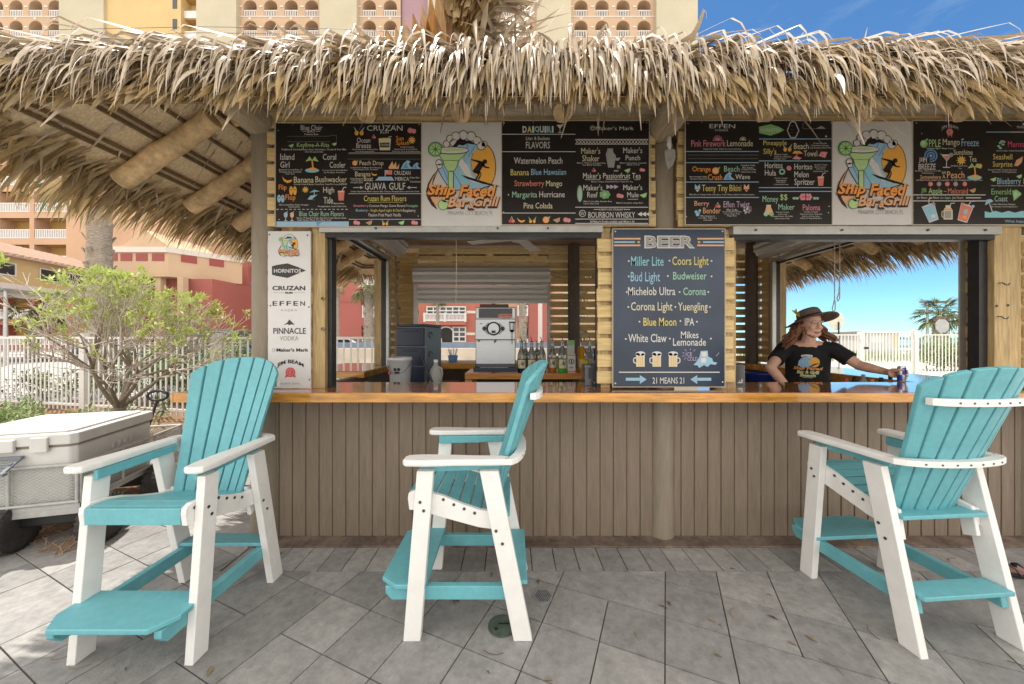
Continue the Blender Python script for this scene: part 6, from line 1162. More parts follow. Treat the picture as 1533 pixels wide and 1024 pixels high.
for p, d in tips:
    hgt = (p.z-1.05)/1.3; rt = (p.x-tp.x)
    if r.random() < (-.20+.80*max(0, hgt)+.17*rt)*(1 if rt > -.95 else .25): tuftleaf(b, r, p, d+Vector((0, 0, .5)), 11, .105, .026)
b.build('crown', leaf_m, t)
def shrub(name, label, c, rad, n, L, w, mat, cat='shrub', group=None, kind=None, stems=True):
    r = random.Random(hash(label) % 1000 if False else sum(map(ord, label))); b = MB()
    if kind: root = None
    else: root = thing(name, label, cat, c, group)
    cl = [Vector((c[0]+rad[0]*r.uniform(-.85, .85), c[1]+rad[1]*r.uniform(-.85, .85), c[2]+rad[2]*r.uniform(.25, .9))) for _ in range(max(5, n//60))]
    for _ in range(n):
        q = r.choice(cl); p = q+rdir(r)*r.uniform(.2, 1)*rad[2]*.42; p.z = max(p.z, c[2]+.02); leaf(b, p, rdir(r, .5), L*r.uniform(.6, 1.2), w, 0, r.uniform(-.1, .4))
    if kind: return struct(b.build(name, mat), kind)
    b.build('foliage', mat, root)
    if stems:
        s = MB()
        for q in cl[:40]: s.tube([(q.x*.8+c[0]*.2, q.y*.8+c[1]*.2, c[2]-.02), q], [.012, .005], 5)
        s.build('stems', bark_m, root)
    return root
shrub('ground_cover', 'x1', (-7.2, 4.75, .0), (2.6, .75, .46), 3600, .13, .034, cover_m, kind='stuff')
shrub('ground_cover', 'x2', (-5.9, 3.9, .0), (1.6, .55, .30), 1500, .11, .03, cover_m, kind='stuff')
shrub('hedge', 'dense green hedge behind the picket fence, right of the bush trunk', (-7.1, 7.65, 0), (1.6, .5, 1.2), 4200, .12, .04, hedge_m, 'hedge')
shrub('hedge', 'low reddish green hedge behind the far left end of the picket fence', (-10.2, 8.1, 0), (1.6, .5, .7), 1500, .12, .04, hedge_m, 'hedge')
shrub('shrub', 'light green shrub at the fence seen through the left opening, beside the pine post', (-2.9, 7.2, 0), (.75, .4, .75), 800, .12, .04, cover_m)
shrub('shrub', 'broad green sea grape bush behind the fence at the far right', (19.3, 15.6, 0), (1.5, .8, 1.45), 3000, .16, .08, cover_m)
b = MB(); r = random.Random(6)
for _ in range(5000):
    p = Vector((r.uniform(11, 26), r.uniform(20, 27), -.04)); 
    if noise.noise((p.x*.5, p.y*.5, 1)) > -.15: leaf(b, p, Vector((r.gauss(0, .35), r.gauss(0, .35), 1)), r.uniform(.3, .75), .04, 0, 0)
struct(b.build('dune_grass', cover_m), 'stuff')
def palm(label, x, y, h, tr_r, nf, fl, seed, lean=(0, 0), z0=-.05, group='palm trees around the bar', up=.7, shag=True):
    r = random.Random(seed); t = thing('palm_tree', label, 'palm tree', (x, y, z0), group); b = MB(); k = 16; pts = []; rr = []
    for i in range(k+1): q = i/k; pts.append(Vector((x+lean[0]*q*q, y+lean[1]*q*q, z0+(h-z0)*q))); rr.append(tr_r*(1.15-.3*q+(.06 if i % 2 else -.04)+(.28*max(0, q-.82)/.18 if shag else 0)))
    b.tube(pts, rr, 12); top = pts[-1]
    for i in range(60 if shag else 24):
        q = r.uniform(.2 if shag else .75, 1); p = pts[int(q*k)]; a = r.uniform(0, 6.28); o = Vector((math.cos(a), math.sin(a), 0)); R_ = tr_r*(1.0+.25*max(0, q-.82)/.18)
        b.bar(p+o*R_*.9, p+o*R_*1.25+Vector((0, 0, tr_r*.7)), tr_r*.38, tr_r*.12, 0, o)
    b.build('trunk', palmbark_m, t); b = MB()
    for i in range(nf):
        a = i*2.4+r.uniform(-.3, .3); el = r.uniform(-.75, 1.3)*up; d = Vector((math.cos(a)*math.cos(el), math.sin(a)*math.cos(el), math.sin(el))); p = top+Vector((0, 0, tr_r*.5)); L = fl*r.uniform(.42, .62); rach = [p.copy()]
        for j in range(4): p = p+d*L/4; d = (d+Vector((0, 0, -.10))).normalized(); rach.append(p.copy())
        b.tube(rach, [.014*fl*(1-.12*j) for j in range(5)], 4, 0, False)
        sd_ = d.cross(Vector((0, 0, 1))).normalized() if abs(d.z) < .98 else Vector((1, 0, 0)); up_ = sd_.cross(d)
        for j in range(-9, 10):
            th = j*.17; dd = d*math.cos(th)+sd_*math.sin(th)+up_*(-.12*abs(j)/9+r.uniform(-.08, .08)); leaf(b, p-d*L*.06, dd+Vector((0, 0, -.06)), fl*.50*(1-.03*abs(j))*r.uniform(.9, 1.1), fl*.042, 0, r.uniform(.08, .3))
    b.build('crown', frond_m, t)
palm('tall thick trunked palm rising behind the leafy bush, its crown lost behind the thatch', -12.0, 10.3, 6.8, .27, 26, 2.6, 1)
palm('short palm with leaning trunk in front of the red balconies, far left', -31.2, 23.0, 3.1, .3, 22, 1.9, 2, (.5, 0), -.05)
palm('slim palm with a small crown in front of the plain red wall', -14.3, 29.0, 5.4, .17, 18, 1.0, 3, shag=False)
palm('shaggy palm beside the yellow balconies seen through the left opening', -9.7, 24.0, 4.6, .32, 26, 1.7, 4)
palm('palm with pale trunk in front of the white windowed red building', -4.62, 22.0, 3.9, .11, 20, 1.1, 5, shag=False)
palm('shaggy palm right of the drinks machine, behind the back opening', .60, 20.0, 4.4, .22, 26, 1.4, 6)
palm('broad fan crowned palm beyond the fence on the beach side, by the lamp post', 27.1, 22.4, 2.75, .30, 44, 1.55, 7, up=.95)
palm('thin palm at the far left below the yellow walkway', -27.4, 24.5, 2.7, .2, 20, 1.6, 8)
# ---------------------------------------------------------------- cars, lamps, signs, beach things
paint = lambda n, c: M('paint_'+n, c, .3, .04, 3, coat=.6)
glass_m = M('dark_glass', (.025, .03, .035), .08, .1, 5, spec=.7)
def car(label, x, y, rot, pn, pc, h=1.45, L=4.4, group='parked cars'):
    t = thing('parked_car', label, 'car', (x, y, -.04), group); T = Matrix.Translation((x, y, -.04)) @ Matrix.Rotation(rot, 4, 'Z'); W_ = .88; m = paint(pn, pc)
    b = MB(); lo = [(-L/2, .32), (-L/2+.03, .75), (-L/2+.45, .92), (L/2-1.25, .95), (L/2-.25, .80), (L/2, .6), (L/2, .30)]; b.prism(lo, 'y', -W_, W_, T=T); b.build('body', m, t, bevel=.07, segs=3)
    cab = [(-L/2+.5, .921), (-L/2+.95, h-.04), (-L/2+1.3, h), (L/2-2.0, h-.01), (L/2-1.3, .951)]
    b = MB(); b.prism([(p[0], p[1]) for p in cab], 'y', -W_+.12, W_-.12, T=T); b.build('cabin', m, t, bevel=.06, segs=3)
    g1 = [(-L/2+.72, .98), (-L/2+1.05, h-.12), (-L/2+1.75, h-.10), (-L/2+1.75, .98)]; g2 = [(-L/2+1.83, .98), (-L/2+1.83, h-.10), (L/2-2.05, h-.10), (L/2-1.55, .98)]
    for q in (g1, g2):
        for s in (-1, 1): b = MB(); b.prism(q, 'y', *sorted((s*(W_-.119), s*(W_-.113))), T=T); b.build('window', glass_m, t)
    b = MB(); b.prism([(cab[3][0]+.08, h-.06), (cab[4][0]+.015, .985), (cab[4][0]+.03, .985), (cab[3][0]+.10, h-.06)], 'y', -W_+.2, W_-.2, T=T); b.build('windscreen', glass_m, t)
    for xx in (-L/2+.85, L/2-.85):
        for s in (-1, 1): b = MB(); b.lathe([(.2, -.09), (.32, -.09), (.34, -.05), (.34, .05), (.32, .09), (.2, .09)], n=20, T=T @ Matrix.Translation((xx, s*(W_-.06), .33)) @ Matrix.Rotation(R(90), 4, 'X')); w_ = b.build('wheel', MATS['tyre_rubber'], t); b = MB(); b.lathe([(.19, -.085), (.05, -.10), (.05, .10), (.19, .085)], n=14, T=T @ Matrix.Translation((xx, s*(W_-.06), .33)) @ Matrix.Rotation(R(90), 4, 'X')); b.build('rim', alu_m, w_)
    for s in (-1, 1): b = MB(); b.box(L/2-.12, L/2+.012, s*.62-.14, s*.62+.14, .58, .70, T=T); b.build('headlight', white_m, t, bevel=.02)
car('white parked car seen through the left opening, beyond the fence', -9.2, 20.0, R(10), 'white', (.62, .62, .60)); car('silver parked car behind the bush, left of the dark green van', -20.5, 23.5, R(0), 'silver', (.40, .41, .42))
car('dark green van with white roof line just beyond the fence by the left post', -9.2, 11.8, R(8), 'green', (.02, .06, .055), 1.72, 4.6); car('dark blue parked car in front of the red balconies, far left', -24.5, 22.0, R(5), 'navy', (.02, .03, .06))
def lamp(label, x, y, h, r_, head, aim=0):
    t = thing('street_lamp', label, 'street lamp', (x, y, -.05), 'grey street lamps'); b = MB(); b.tube([(x, y, -.05), (x, y, h)], [r_, r_*.7], 8); b.build('pole', alu_m, t)
    T = Matrix.Translation((x, y, h)) @ Matrix.Rotation(aim, 4, 'Z'); b = MB(); b.box(-head*.25, head*.8, -.14, .14, -.02, .09, T=T); b.build('lamp_head', M('lamp_grey', (.16, .165, .17), .5, .1), t, bevel=.02)
lamp('grey lamp post with flat head beside the far palm on the beach side', 26.4, 22.5, 3.65, .08, 1.5); lamp('grey lamp post with flat head at the far left edge', -26.6, 18.6, 3.9, .10, 1.5, R(160))
b = MB(); p = at(1409, 488, 18); b.tube([(p.x, 18, -.05), (p.x, 18, p.z+.3)], .03, 6); b.prism([(p.x+.36*math.cos(i*math.pi/4+.39), p.z+.36*math.sin(i*math.pi/4+.39)) for i in range(8)], 'y', 17.94, 17.968, 1); tag(b.build('road_sign', [alu_m, M('sign_back', (.36, .37, .37), .5, .1, metal=.3)]), 'grey back of an eight sided road sign in front of the far palm', 'road sign')
b = MB(); p = at(1255, 482, 16); b.tube([(p.x+.02, 16, -.05), (p.x+.02, 16, p.z)], .03, 6, 1); b.ell((p.x-.05, 16.05, p.z+.05), (.36, .03, .42), 16, 10, 0); tag(b.build('round_sign', [M('pale_sign', (.55, .53, .45), .6, .1), black_m]), 'pale oval sign on a dark post, just right of the bartender\'s hat', 'sign')
# beach side: low white kiosk, blue sunshades
p = at(1315, 505, 34); t = thing('beach_kiosk', 'low pale kiosk with an orange poster, seen through the gate', 'kiosk', (p.x, 34, -.05))
b = MB(); b.box(p.x-2.0, p.x+2.0, 34, 37, -.05, 1.85); b.build('wall', M('kiosk_wall', (.42, .42, .41), .7, .1), t); b = MB(); b.prism([(33.7, 1.851), (37.3, 1.851), (37.3, 1.95), (33.7, 2.02)], 'x', p.x-2.2, p.x+2.2); b.build('roof', alu_m, t)
b = MB(); b.box(p.x+1.35, p.x+1.8, 33.96, 33.998, .5, 1.7); b.build('poster', ink('orange'), t); b = MB(); b.box(p.x-.9, p.x+.4, 33.96, 33.998, .9, 1.6); b.build('shutter', shut_m, t)
for i in range(9):
    px = 1262+i*17+(3 if i % 2 else 0); 
    if 1295 < px < 1345: continue
    p = at(px, 505, 46); q = at(px, 505, 46); b = MB(); b.tube([(q.x, 46, -.05), (q.x, 46, 1.7)], .04, 6, 1); b.lathe([(.75, 0), (.45, .22), (.03, .42)], (q.x, 46, 1.15), 10, 0)
    b.box(q.x-.75, q.x+.75, 45.4, 46.5, .2, .34, 0)
    tag(b.build('beach_parasol', [M('shade_blue', (.05, .10, .17), .8, .2), alu_m]), 'dark blue beach parasol with lounger on the sand', 'parasol', 'dark blue beach parasols and loungers on the sand')
# overhead cables across the tower
for py, nm in ((43, 'upper'), (52, 'lower')):
    a = at(300, py-3, 30); c = at(500, py, 30); d = at(800, py+14, 30); e_ = at(60, py+2, 30); b = MB(); b.tube([e_, a, c, d], .018, 5); tag(b.build('overhead_cable', black_m), nm+' of the two thin dark cables crossing in front of the tower', 'cable', 'overhead cables')
# ---------------------------------------------------------------- buildings
def wallm(n, c, v=.06): return M('render_'+n, c, .85, v, .35, blotch=.05)
pink_w, beige_w, yell_w, salm_w, red_w, cream_w, lav_w = wallm('pink', (.47, .325, .215)), wallm('beige', (.46, .41, .30)), wallm('yellow', (.56, .40, .19)), wallm('salmon', (.50, .31, .20)), wallm('red', (.36, .115, .095)), wallm('cream', (.52, .37, .24)), wallm('mauve', (.33, .21, .24))
rail_m = M('white_balustrade', (.64, .62, .60), .6, .05); yrec = wallm('recess_yellow', (.44, .27, .09)); ytrim = M('pale_trim', (.62, .56, .50), .7, .05)
roof_m = M('roof_tiles', (.46, .31, .235), .8, .2, 1.5, (1, 8, 1))
def arch_front(b, x0, x1, z0, z1, ow, zs, zt_, y, mi=0):
    """wall panel of one bay with an arched hole; zs springing, zt_ crown"""
    c = (x0+x1)/2; a = c-ow/2; e = c+ow/2; n = 8; arcp = [(c-ow/2*math.cos(math.pi*i/n), zs+(zt_-zs)*math.sin(math.pi*i/n)) for i in range(n+1)]
    b.quad((x0, y, z0), (a, y, z0), (a, y, z1), (x0, y, z1), mi); b.quad((e, y, z0), (x1, y, z0), (x1, y, z1), (e, y, z1), mi)
    for (xa, za), (xb, zb_) in zip(arcp, arcp[1:]): b.quad((xa, y, za), (xb, y, zb_), (xb, y, z1), (xa, y, z1), mi); b.quad((xa, y, za), (xa, y+1.4, za), (xb, y+1.4, zb_), (xb, y, zb_), mi)
    b.quad((a, y, z0), (a, y+1.4, z0), (a, y+1.4, zs), (a, y, zs), mi); b.quad((e, y, z0), (e, y+1.4, z0), (e, y+1.4, zs), (e, y, zs), mi)
def balcony(b, x0, x1, z0, ht, y, dep=1.4, nb=9, rail=1.05):
    """recess behind the opening with a window and a white balustrade: 0 recess, 1 white, 2 glass"""
    b.quad((x0, y+dep, z0), (x1, y+dep, z0), (x1, y+dep, z0+ht), (x0, y+dep, z0+ht), 0); b.quad((x0, y, z0), (x1, y, z0), (x1, y+dep, z0), (x0, y+dep, z0), 0); b.quad((x0, y, z0+ht), (x1, y, z0+ht), (x1, y+dep, z0+ht), (x0, y+dep, z0+ht), 0)
    c = x0+(x1-x0)*.62; b.box(c-.35, c+.35, y+dep-.06, y+dep-.01, z0+.9, z0+2.0, 2)
    b.box(x0+.01, x1-.01, y+.02, y+.12, z0+rail-.1, z0+rail, 1); b.box(x0+.01, x1-.01, y+.02, y+.12, z0+.02, z0+.12, 1)
    for i in range(nb): x = x0+(x1-x0)*(i+.5)/nb; b.box(x-.05, x+.05, y+.04, y+.10, z0+.121, z0+rail-.101, 1)
S = .1; TY = 53.0
def TX(px): return (px-766.5)*S
tw_ = thing('hotel_tower', 'tall pink and beige hotel tower with rows of arched balconies', 'building', (TX(520), TY, -.05))
cols = [(-20, 97, 'p', 4), (97, 163, 'b', 0), (163, 274, 'y', 0), (274, 300, 's', 0), (300, 359, 'b', 0), (359, 482, 'p', 4), (482, 537, 'b', 0), (537, 600, 'p', 2), (600, 642, 'm', 0), (642, 742, 'b', 0), (742, 803, 'p', 2), (803, 854, 'b', 0), (854, 980, 'p', 4), (980, 1041, 'b', 0)]
FZ0, FH, NF = 49.4-3.05*16, 3.05, 24; ztop = FZ0+FH*NF
wm = {k: MB() for k in 'pbyms'}; rest = MB(); trim = MB(); proto = None; bal_mats = [yrec, rail_m, glass_m]
for px0, px1, k, nb in cols:
    x0, x1 = TX(px0), TX(px1); w = wm[k]
    if k == 'p':
        bw = (x1-x0)/nb; w.quad((x0, TY, -.05), (x1, TY, -.05), (x1, TY, FZ0), (x0, TY, FZ0))
        for f in range(NF):
            z = FZ0+FH*f; trim.box(x0, x1, TY-.06, TY-.003, z-.02, z+.10) if 14 <= f <= 18 else None
            for i in range(nb):
                a = x0+bw*i; ow = min(2.0, bw*.72); arch_front(w, a, a+bw, z, z+FH, ow, z+1.55, z+2.5, TY)
                if 14 <= f <= 18: trim.box(a-.12, a+.35, TY-.08, TY-.003, z+1.42, z+1.62); trim.prism([(a+bw/2-.12, z+2.62), (a+bw/2+.12, z+2.62), (a+bw/2+.2, z+2.9), (a+bw/2-.2, z+2.9)], 'y', TY-.07, TY-.003)
                c = a+bw/2
                if 15 <= f <= 17:
                    if proto is None: q = MB(); balcony(q, c-1.0, c+1.0, z, 2.6, TY, nb=8); proto = q.build('arched_balcony', bal_mats, tw_); pc0 = Vector((c, 0, z)); pl0 = proto.location.copy()
                    else: o = proto.copy(); C.objects.link(o); o.parent = tw_; o.location = pl0+Vector((c-pc0.x, 0, z-pc0.z))
                else: balcony(rest, c-1.0, c+1.0, z, 2.6, TY, nb=4)
    elif k == 's':
        w.quad((x0, TY+1.3, -.05), (x1, TY+1.3, -.05), (x1, TY+1.3, ztop), (x0, TY+1.3, ztop))
        for f in range(NF): z = FZ0+FH*f; rest.box(x0, x1, TY+.2, TY+.35, z, z+1.1, 1); rest.box(x0, x1, TY+.36, TY+1.29, z-.12, z+.1, 0)
    else:
        dy = {'b': -.7, 'y': -.35, 'm': .3}[k]; w.box(x0, x1, TY+dy, TY+3, -.05, ztop)
        if k == 'y':
            for f in range(14, 19): q = MB(); z = FZ0+FH*f; q.box(TX(262), TX(268.5), TY+dy-.04, TY+dy-.002, z+.9, z+2.4); q.build('window', glass_m, tw_)
for k, n, m in (('p', 'pink_wall', pink_w), ('b', 'beige_wall', beige_w), ('y', 'yellow_wall', yell_w), ('m', 'mauve_wall', lav_w), ('s', 'stair_wall', yell_w)): wm[k].build(n, m, tw_)
o = rest.build('balcony', bal_mats, tw_); o['kind'] = 'stuff'; trim.build('trim', ytrim, tw_)
b = MB(); b.box(TX(-20), TX(1041), TY+3.01, TY+14, -.05, ztop-.5); b.build('rear_block', beige_w, tw_)
# salmon wing on a red podium, far left
WY = 40.0; ws = WY/F
def WX(px): return (px-766.5)*ws
wg = thing('hotel_wing', 'salmon hotel wing with wide balconies above red lower floors, far left', 'building', (WX(150), WY, -.05))
ws_, wr_ = MB(), MB(); x0, x1 = WX(-60), WX(335); bays = [(-56, -6), (-2, 44), (51, 99)]
floors = [(.55, 'r'), (3.55, 'r'), (6.6, 's'), (9.6, 's'), (12.6, 's'), (15.6, 's'), (18.6, 's'), (21.6, 's')]
for z, k in floors:
    w = wr_ if k == 'r' else ws_; edges = [x0]+[v for a, e in bays for v in (WX(a), WX(e))]+[x1]
    for i in range(0, len(edges), 2): w.box(edges[i], edges[i+1], WY, WY+1.5, z-.55, z+2.45)
    for a, e in bays: w.box(WX(a)+.001, WX(e)-.001, WY, WY+.3, z-.55, z-.02); w.box(WX(a)+.001, WX(e)-.001, WY, WY+.3, z+2.3, z+2.449); q = MB(); balcony(q, WX(a)+.002, WX(e)-.002, z, 2.3, WY+.02, nb=18); q.build('balcony', bal_mats, wg)
ws_.box(x0, x1, WY+1.51, WY+9, -.05, 24.2); ws_.build('salmon_wall', salm_w, wg); wr_.build('red_wall', red_w, wg)
b = MB(); b.box(x0, x1, WY-.12, WY-.003, 6.0, 6.3); b.build('trim', ytrim, wg)
# yellow walkway bridge running away on the left
P0, P1 = Vector((-28.4, 17.6, 0)), Vector((-30.6, 27.0, 0)); dd = (P1-P0).normalized(); L = (P1-P0).length; nn = Vector((-dd.y, dd.x, 0)); nn = nn if nn.x < 0 else -nn
T = Matrix(((dd.x, nn.x, 0, P0.x), (dd.y, nn.y, 0, P0.y), (0, 0, 1, 0), (0, 0, 0, 1)))
wb = thing('covered_walkway', 'raised yellow covered walkway with tiled roof and dark window band, far left', 'building', (P0.x-2, P0.y+4, -.05))
b = MB(); b.box(0, L, 0, 5, 4.55, 6.15, T=T); b.build('wall', yell_w, wb); b = MB(); b.box(-.1, L+.1, -.1, 5.1, 4.25, 4.549, T=T); b.build('trim', ytrim, wb)
b = MB(); b.add([T @ Vector(v) for v in ((-.3, -.45, 6.151), (L+.3, -.45, 6.151), (L+.3, 2.5, 7.3), (-.3, 2.5, 7.3), (-.3, 5.4, 6.151), (L+.3, 5.4, 6.151), (-.3, -.45, 6.05), (L+.3, -.45, 6.05), (L+.3, 5.4, 6.05), (-.3, 5.4, 6.05))], [(0, 1, 2, 3), (3, 2, 5, 4), (6, 7, 1, 0), (9, 8, 7, 6), (4, 5, 8, 9)])
for i in range(26): b.bar(T @ Vector((L*i/25, -.46, 6.17)), T @ Vector((L*i/25, 2.4, 7.3)), .18, .12)
b.build('roof', roof_m, wb)
for a, e in ((.1, 1.5), (1.65, 3.2), (4.6, 6.0), (6.1, 7.4), (7.5, 8.8)): b = MB(); b.box(a, e, -.03, -.002, 5.05, 5.7, T=T); w_ = b.build('window', glass_m, wb); b = MB(); b.box(a-.06, e+.06, -.06, -.031, 5.7, 5.76, T=T); b.box(a-.06, e+.06, -.06, -.031, 4.99, 5.05, T=T); b.box(a-.06, a, -.06, -.031, 5.0501, 5.6999, T=T); b.box(e, e+.06, -.06, -.031, 5.0501, 5.6999, T=T); b.build('frame', rail_m, w_)
for u in (.8, 8.5): b = MB(); b.box(u-.35, u+.35, .5, 1.2, -.05, 4.249, T=T); b.build('pillar', yell_w, wb)
# cream gabled entrance block
CY = 30.0; cs = CY/F
def CX(px): return (px-766.5)*cs
def CZ(py): return H0-(py-505)*cs
cb = thing('entrance_block', 'cream block with white cornice and a band of dark red windows, behind the bush', 'building', (CX(205), CY, -.05))
b = MB(); b.box(CX(150), CX(252), CY, CY+6, CZ(414), CZ(378)); b.add([(CX(252), CY, CZ(414)), (CX(306), CY+4.2, CZ(414)), (CX(306), CY+4.2, CZ(378)), (CX(252), CY, CZ(378))], [(0, 1, 2, 3)]); b.build('wall', cream_w, cb)
b = MB(); b.box(CX(150), CX(300), CY+1.2, CY+6, -.05, CZ(414)-.001); b.build('lower_wall', red_w, cb); b = MB()
for px in (152, 190, 228, 262): b.box(CX(px), CX(px)+.5, CY+.2, CY+.7, -.05, CZ(414)-.001)
b.build('columns', cream_w, cb)
b = MB(); b.box(CX(148), CX(252), CY-.15, CY+6, CZ(378)+.001, CZ(370)); b.prism([(CX(252)+.001, CY-.15), (CX(308), CY+4.2), (CX(300), CY+4.6), (CX(252)+.001, CY+.3)], 'z', CZ(378)+.001, CZ(370)); b.build('cornice', ytrim, cb)
b = MB(); b.prism([(CX(150), CZ(370)+.002), (CX(252), CZ(370)+.002), (CX(248), CZ(366)), (CX(212), CZ(342)), (CX(184), CZ(366))], 'y', CY+.1, CY+6); b.build('gable', cream_w, cb)
for a, e in ((158, 176), (181, 198), (204, 221), (228, 246)): b = MB(); b.box(CX(a), CX(e), CY-.04, CY-.002, CZ(390.5), CZ(379.5)); b.build('window', M('red_glazing', (.28, .05, .04), .4, .1), cb)
d2 = Vector((CX(306)-CX(252), 4.2, 0)); L2 = d2.length; d2.normalize(); n2 = Vector((d2.y, -d2.x, 0))
for u in (.25, .62): 
    p = Vector((CX(252), CY, 0))+d2*L2*u+n2*.03; b = MB(); b.bar(p+d2*-.5+Vector((0, 0, CZ(384))), p+d2*.55+Vector((0, 0, CZ(384))), .05, .62); b.build('window', MATS['red_glazing'], cb)
# red hotel blocks seen past and through the bar
def block(name, label, y, x0, x1, h, m, items): 
    t = thing(name, label, 'building', ((x0+x1)/2, y, -.05)); b = MB(); b.box(x0, x1, y, y+8, -.05, h); b.build('wall', m, t); return t
AY = 37.0; a_ = AY/F; AX = lambda px: (px-766.5)*a_; AZ = lambda py: H0-(py-505)*a_
t = block('red_house', 'brick red block with small white balconies beside the left corner post', AY, AX(330), AX(372), AZ(391), red_w, None)
b = MB(); b.box(AX(300), AX(329.8), AY+.5, AY+8, -.05, AZ(285)); b.build('salmon_wall', salm_w, t); b = MB(); b.box(AX(330), AX(388), AY+.6, AY+8, AZ(391)+.001, AZ(380)); b.build('parapet', ytrim, t)
for z0 in (.3, 3.2, 6.1): q = MB(); q.box(AX(372)+.001, AX(398), AY+.45, AY+8, z0-.3, z0-.01, 3); balcony(q, AX(372)+.002, AX(398), z0, 2.58, AY+.3, nb=10); q.build('balcony', bal_mats+[red_w], t)
BY = 33.0; b_ = BY/F; BX = lambda px: (px-766.5)*b_; BZ = lambda py: H0-(py-505)*b_
t = block('red_house', 'plain brick red wall block with yellow balconies at its right, seen through the left opening', BY, BX(455), BX(541), BZ(405), red_w, None)
for z in (BZ(452), BZ(421)): b = MB(); b.box(BX(455), BX(541), BY-.05, BY-.002, z, z+.1); b.build('trim', red_w, t)
for z0 in (.25, 3.25, 6.3): q = MB(); q.box(BX(541)+.002, BX(605), BY, BY+8, z0-.7, z0-.02, 3); balcony(q, BX(541)+.003, BX(605), z0, 2.3, BY+.02, nb=26, rail=1.15); q.build('balcony', bal_mats+[red_w], t)
DY = 30.0; d_ = DY/F; DX = lambda px: (px-766.5)*d_; DZ = lambda py: H0-(py-505)*d_
t = block('red_house', 'brick red building with white window bays and an arched door, behind the back opening', DY, DX(606), DX(735), 7.5, wallm('brick', (.42, .14, .095)), None)
def bay(x0, x1, z0, z1, nx, nz):
    b = MB(); b.box(x0, x1, DY-.05, DY-.002, z0, z1); w_ = b.build('window', glass_m, t); b = MB()
    for i in range(nx+1): x = x0+(x1-x0)*i/nx; b.box(x-.05, x+.05, DY-.10, DY-.051, z0, z1)
    for i in range(nz+1): z = z0+(z1-z0)*i/nz; b.box(x0-.05, x1+.05, DY-.135, DY-.1005, z-.05, z+.05)
    b.build('frame', rail_m, w_)
bay(DX(639.5), DX(697), DZ(471), DZ(459.5), 6, 2); bay(DX(640), DX(655.5), DZ(511), DZ(490), 2, 3); bay(DX(678.5), DX(697), DZ(511), DZ(490), 2, 3)
b = MB(); x0, x1, z0, z1 = DX(638.5), DX(698), DZ(481.5), DZ(470)
b.box(x0, x1, DY-.7, DY-.55, z1-.1, z1); b.box(x0, x1, DY-.7, DY-.55, z0, z0+.15)
for i in range(30): x = x0+(x1-x0)*(i+.5)/30; b.box(x-.035, x+.035, DY-.66, DY-.59, z0+.151, z1-.101)
for x in (x0, (x0+x1)/2, x1): b.box(x-.09, x+.09, DY-.73, DY-.52, z0-.05, z1+.05)
b.build('balustrade', rail_m, t); b = MB(); b.box(x0, x1, DY-.7, DY-.14, z0-.3, z0-.06); b.build('balcony_slab', MATS['render_brick'], t)
b = MB(); c = DX(668); n = 8; ar = [(c-.55, 0)]+[(c-.55*math.cos(math.pi*i/n), 1.85+.4*math.sin(math.pi*i/n)) for i in range(n+1)]+[(c+.55, 0)]; b.prism(ar, 'y', DY-.06, DY-.002); dr = b.build('door', M('dark_doorway', (.02, .018, .016), .5, .1), t)
b = MB(); ar2 = [(c-.68, 0)]+[(c-.68*math.cos(math.pi*i/n), 1.85+.52*math.sin(math.pi*i/n)) for i in range(n+1)]+[(c+.68, 0)]
m_ = len(ar); b.v = [(x, DY-.09, z) for x, z in ar+ar2]; b.f = [(i, i+1, m_+i+1, m_+i) for i in range(m_-1)]; b.m = [0]*(m_-1); b.s = [False]*(m_-1); b.build('frame', rail_m, dr)
b = MB(); 
for z in (DZ(500), DZ(467.5)): b = MB(); b.box(DX(698.5), DX(735), DY-.07, DY-.002, z-.1, z+.12); b.build('trim', ytrim, t)
b = MB(); b.box(DX(606), DX(735), DY-.09, DY-.0021, 6.2, 6.6); b.build('trim', ytrim, t)
t = block('red_house', 'red and yellow balconied block right of the drinks machine', DY+2, DX(752), DX(850), 8.0, salm_w, None)
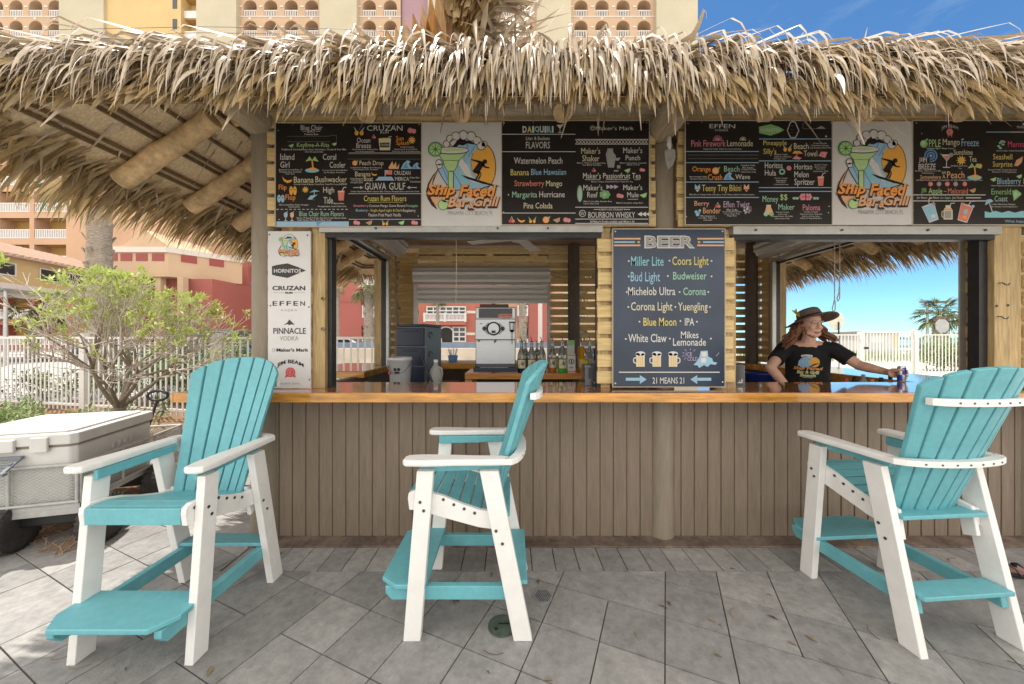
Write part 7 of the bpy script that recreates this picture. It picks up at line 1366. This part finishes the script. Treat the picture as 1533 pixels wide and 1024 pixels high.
for z0 in (.3, 3.3, 6.0):
    q = MB(); q.box(DX(775), DX(792), DY+1.55, DY+1.99, z0-.5, z0-.02, 3); balcony(q, DX(775), DX(792), z0, 2.2, DY+1.56, dep=.42, nb=10, rail=1.0); q.build('balcony', bal_mats+[red_w], t)
b = MB(); b.box(DX(793), DX(830), DY+1.7, DY+1.98, -.05, 8.0); b.build('red_wall', red_w, t)
b = MB(); b.tube([(2.15, 27, -.05), (2.15, 27, 4.8)], .16, 12); tag(b.build('white_column', ytrim), 'pale round column right of the shaggy palm, in the back opening', 'column')
# planter wall, and an upright strip whose blue grey paints the road's shade
b = MB(); b.box(-6.5, 3.5, 12.5, 12.8, -.05, 1.04); tag(b.build('low_wall', M('pale_block_wall', (.52, .44, .36), .85, .15, 2)), 'low pale wall outside the back opening, before the red building', 'wall')
b = MB(); b.box(-9.5, 6, 18.0, 18.5, -.045, 1.16); tag(b.build('shaded_road_strip', M('shaded_asphalt', (.15, .20, .27), .8, .15, 2)), 'blue grey strip painting the shaded asphalt in front of the red building', 'strip')
# small figure in red at the doorway
b = MB(); x = DX(661.2); y = 28.9
b.tube([(x, y, .85), (x, y, 1.15), (x, y, 1.38)], [.17, .13, .15], 10, 1); b.tube([(x, y, .45), (x, y, .9)], [.24, .17], 10, 1); b.ell((x, y, 1.60), (.085, .095, .115), 10, 8); b.cyl((x, y, 1.36), (x, y, 1.52), .05, n=8)
for s in (-1, 1): b.tube([(x+s*.17, y, 1.36), (x+s*.22, y-.02, 1.1), (x+s*.2, y-.08, .86)], [.045, .04, .03], 8); b.tube([(x+s*.08, y, .5), (x+s*.08, y, .0)], [.07, .05], 8); b.ell((x+s*.2, y-.09, .80), (.03, .02, .06), 8, 6); b.ell((x+s*.08, y-.06, .02), (.045, .11, .035), 8, 6)
o = b.build('person', [skin_m, M('red_dress', (.42, .03, .03), .8, .1)]); tag(o, 'tiny distant person in a red dress standing at the arched doorway', 'person')
b = MB(); b.ell((x, y+.02, 1.63), (.095, .10, .115), 10, 8); b.build('hair', MATS['auburn_hair'], o)
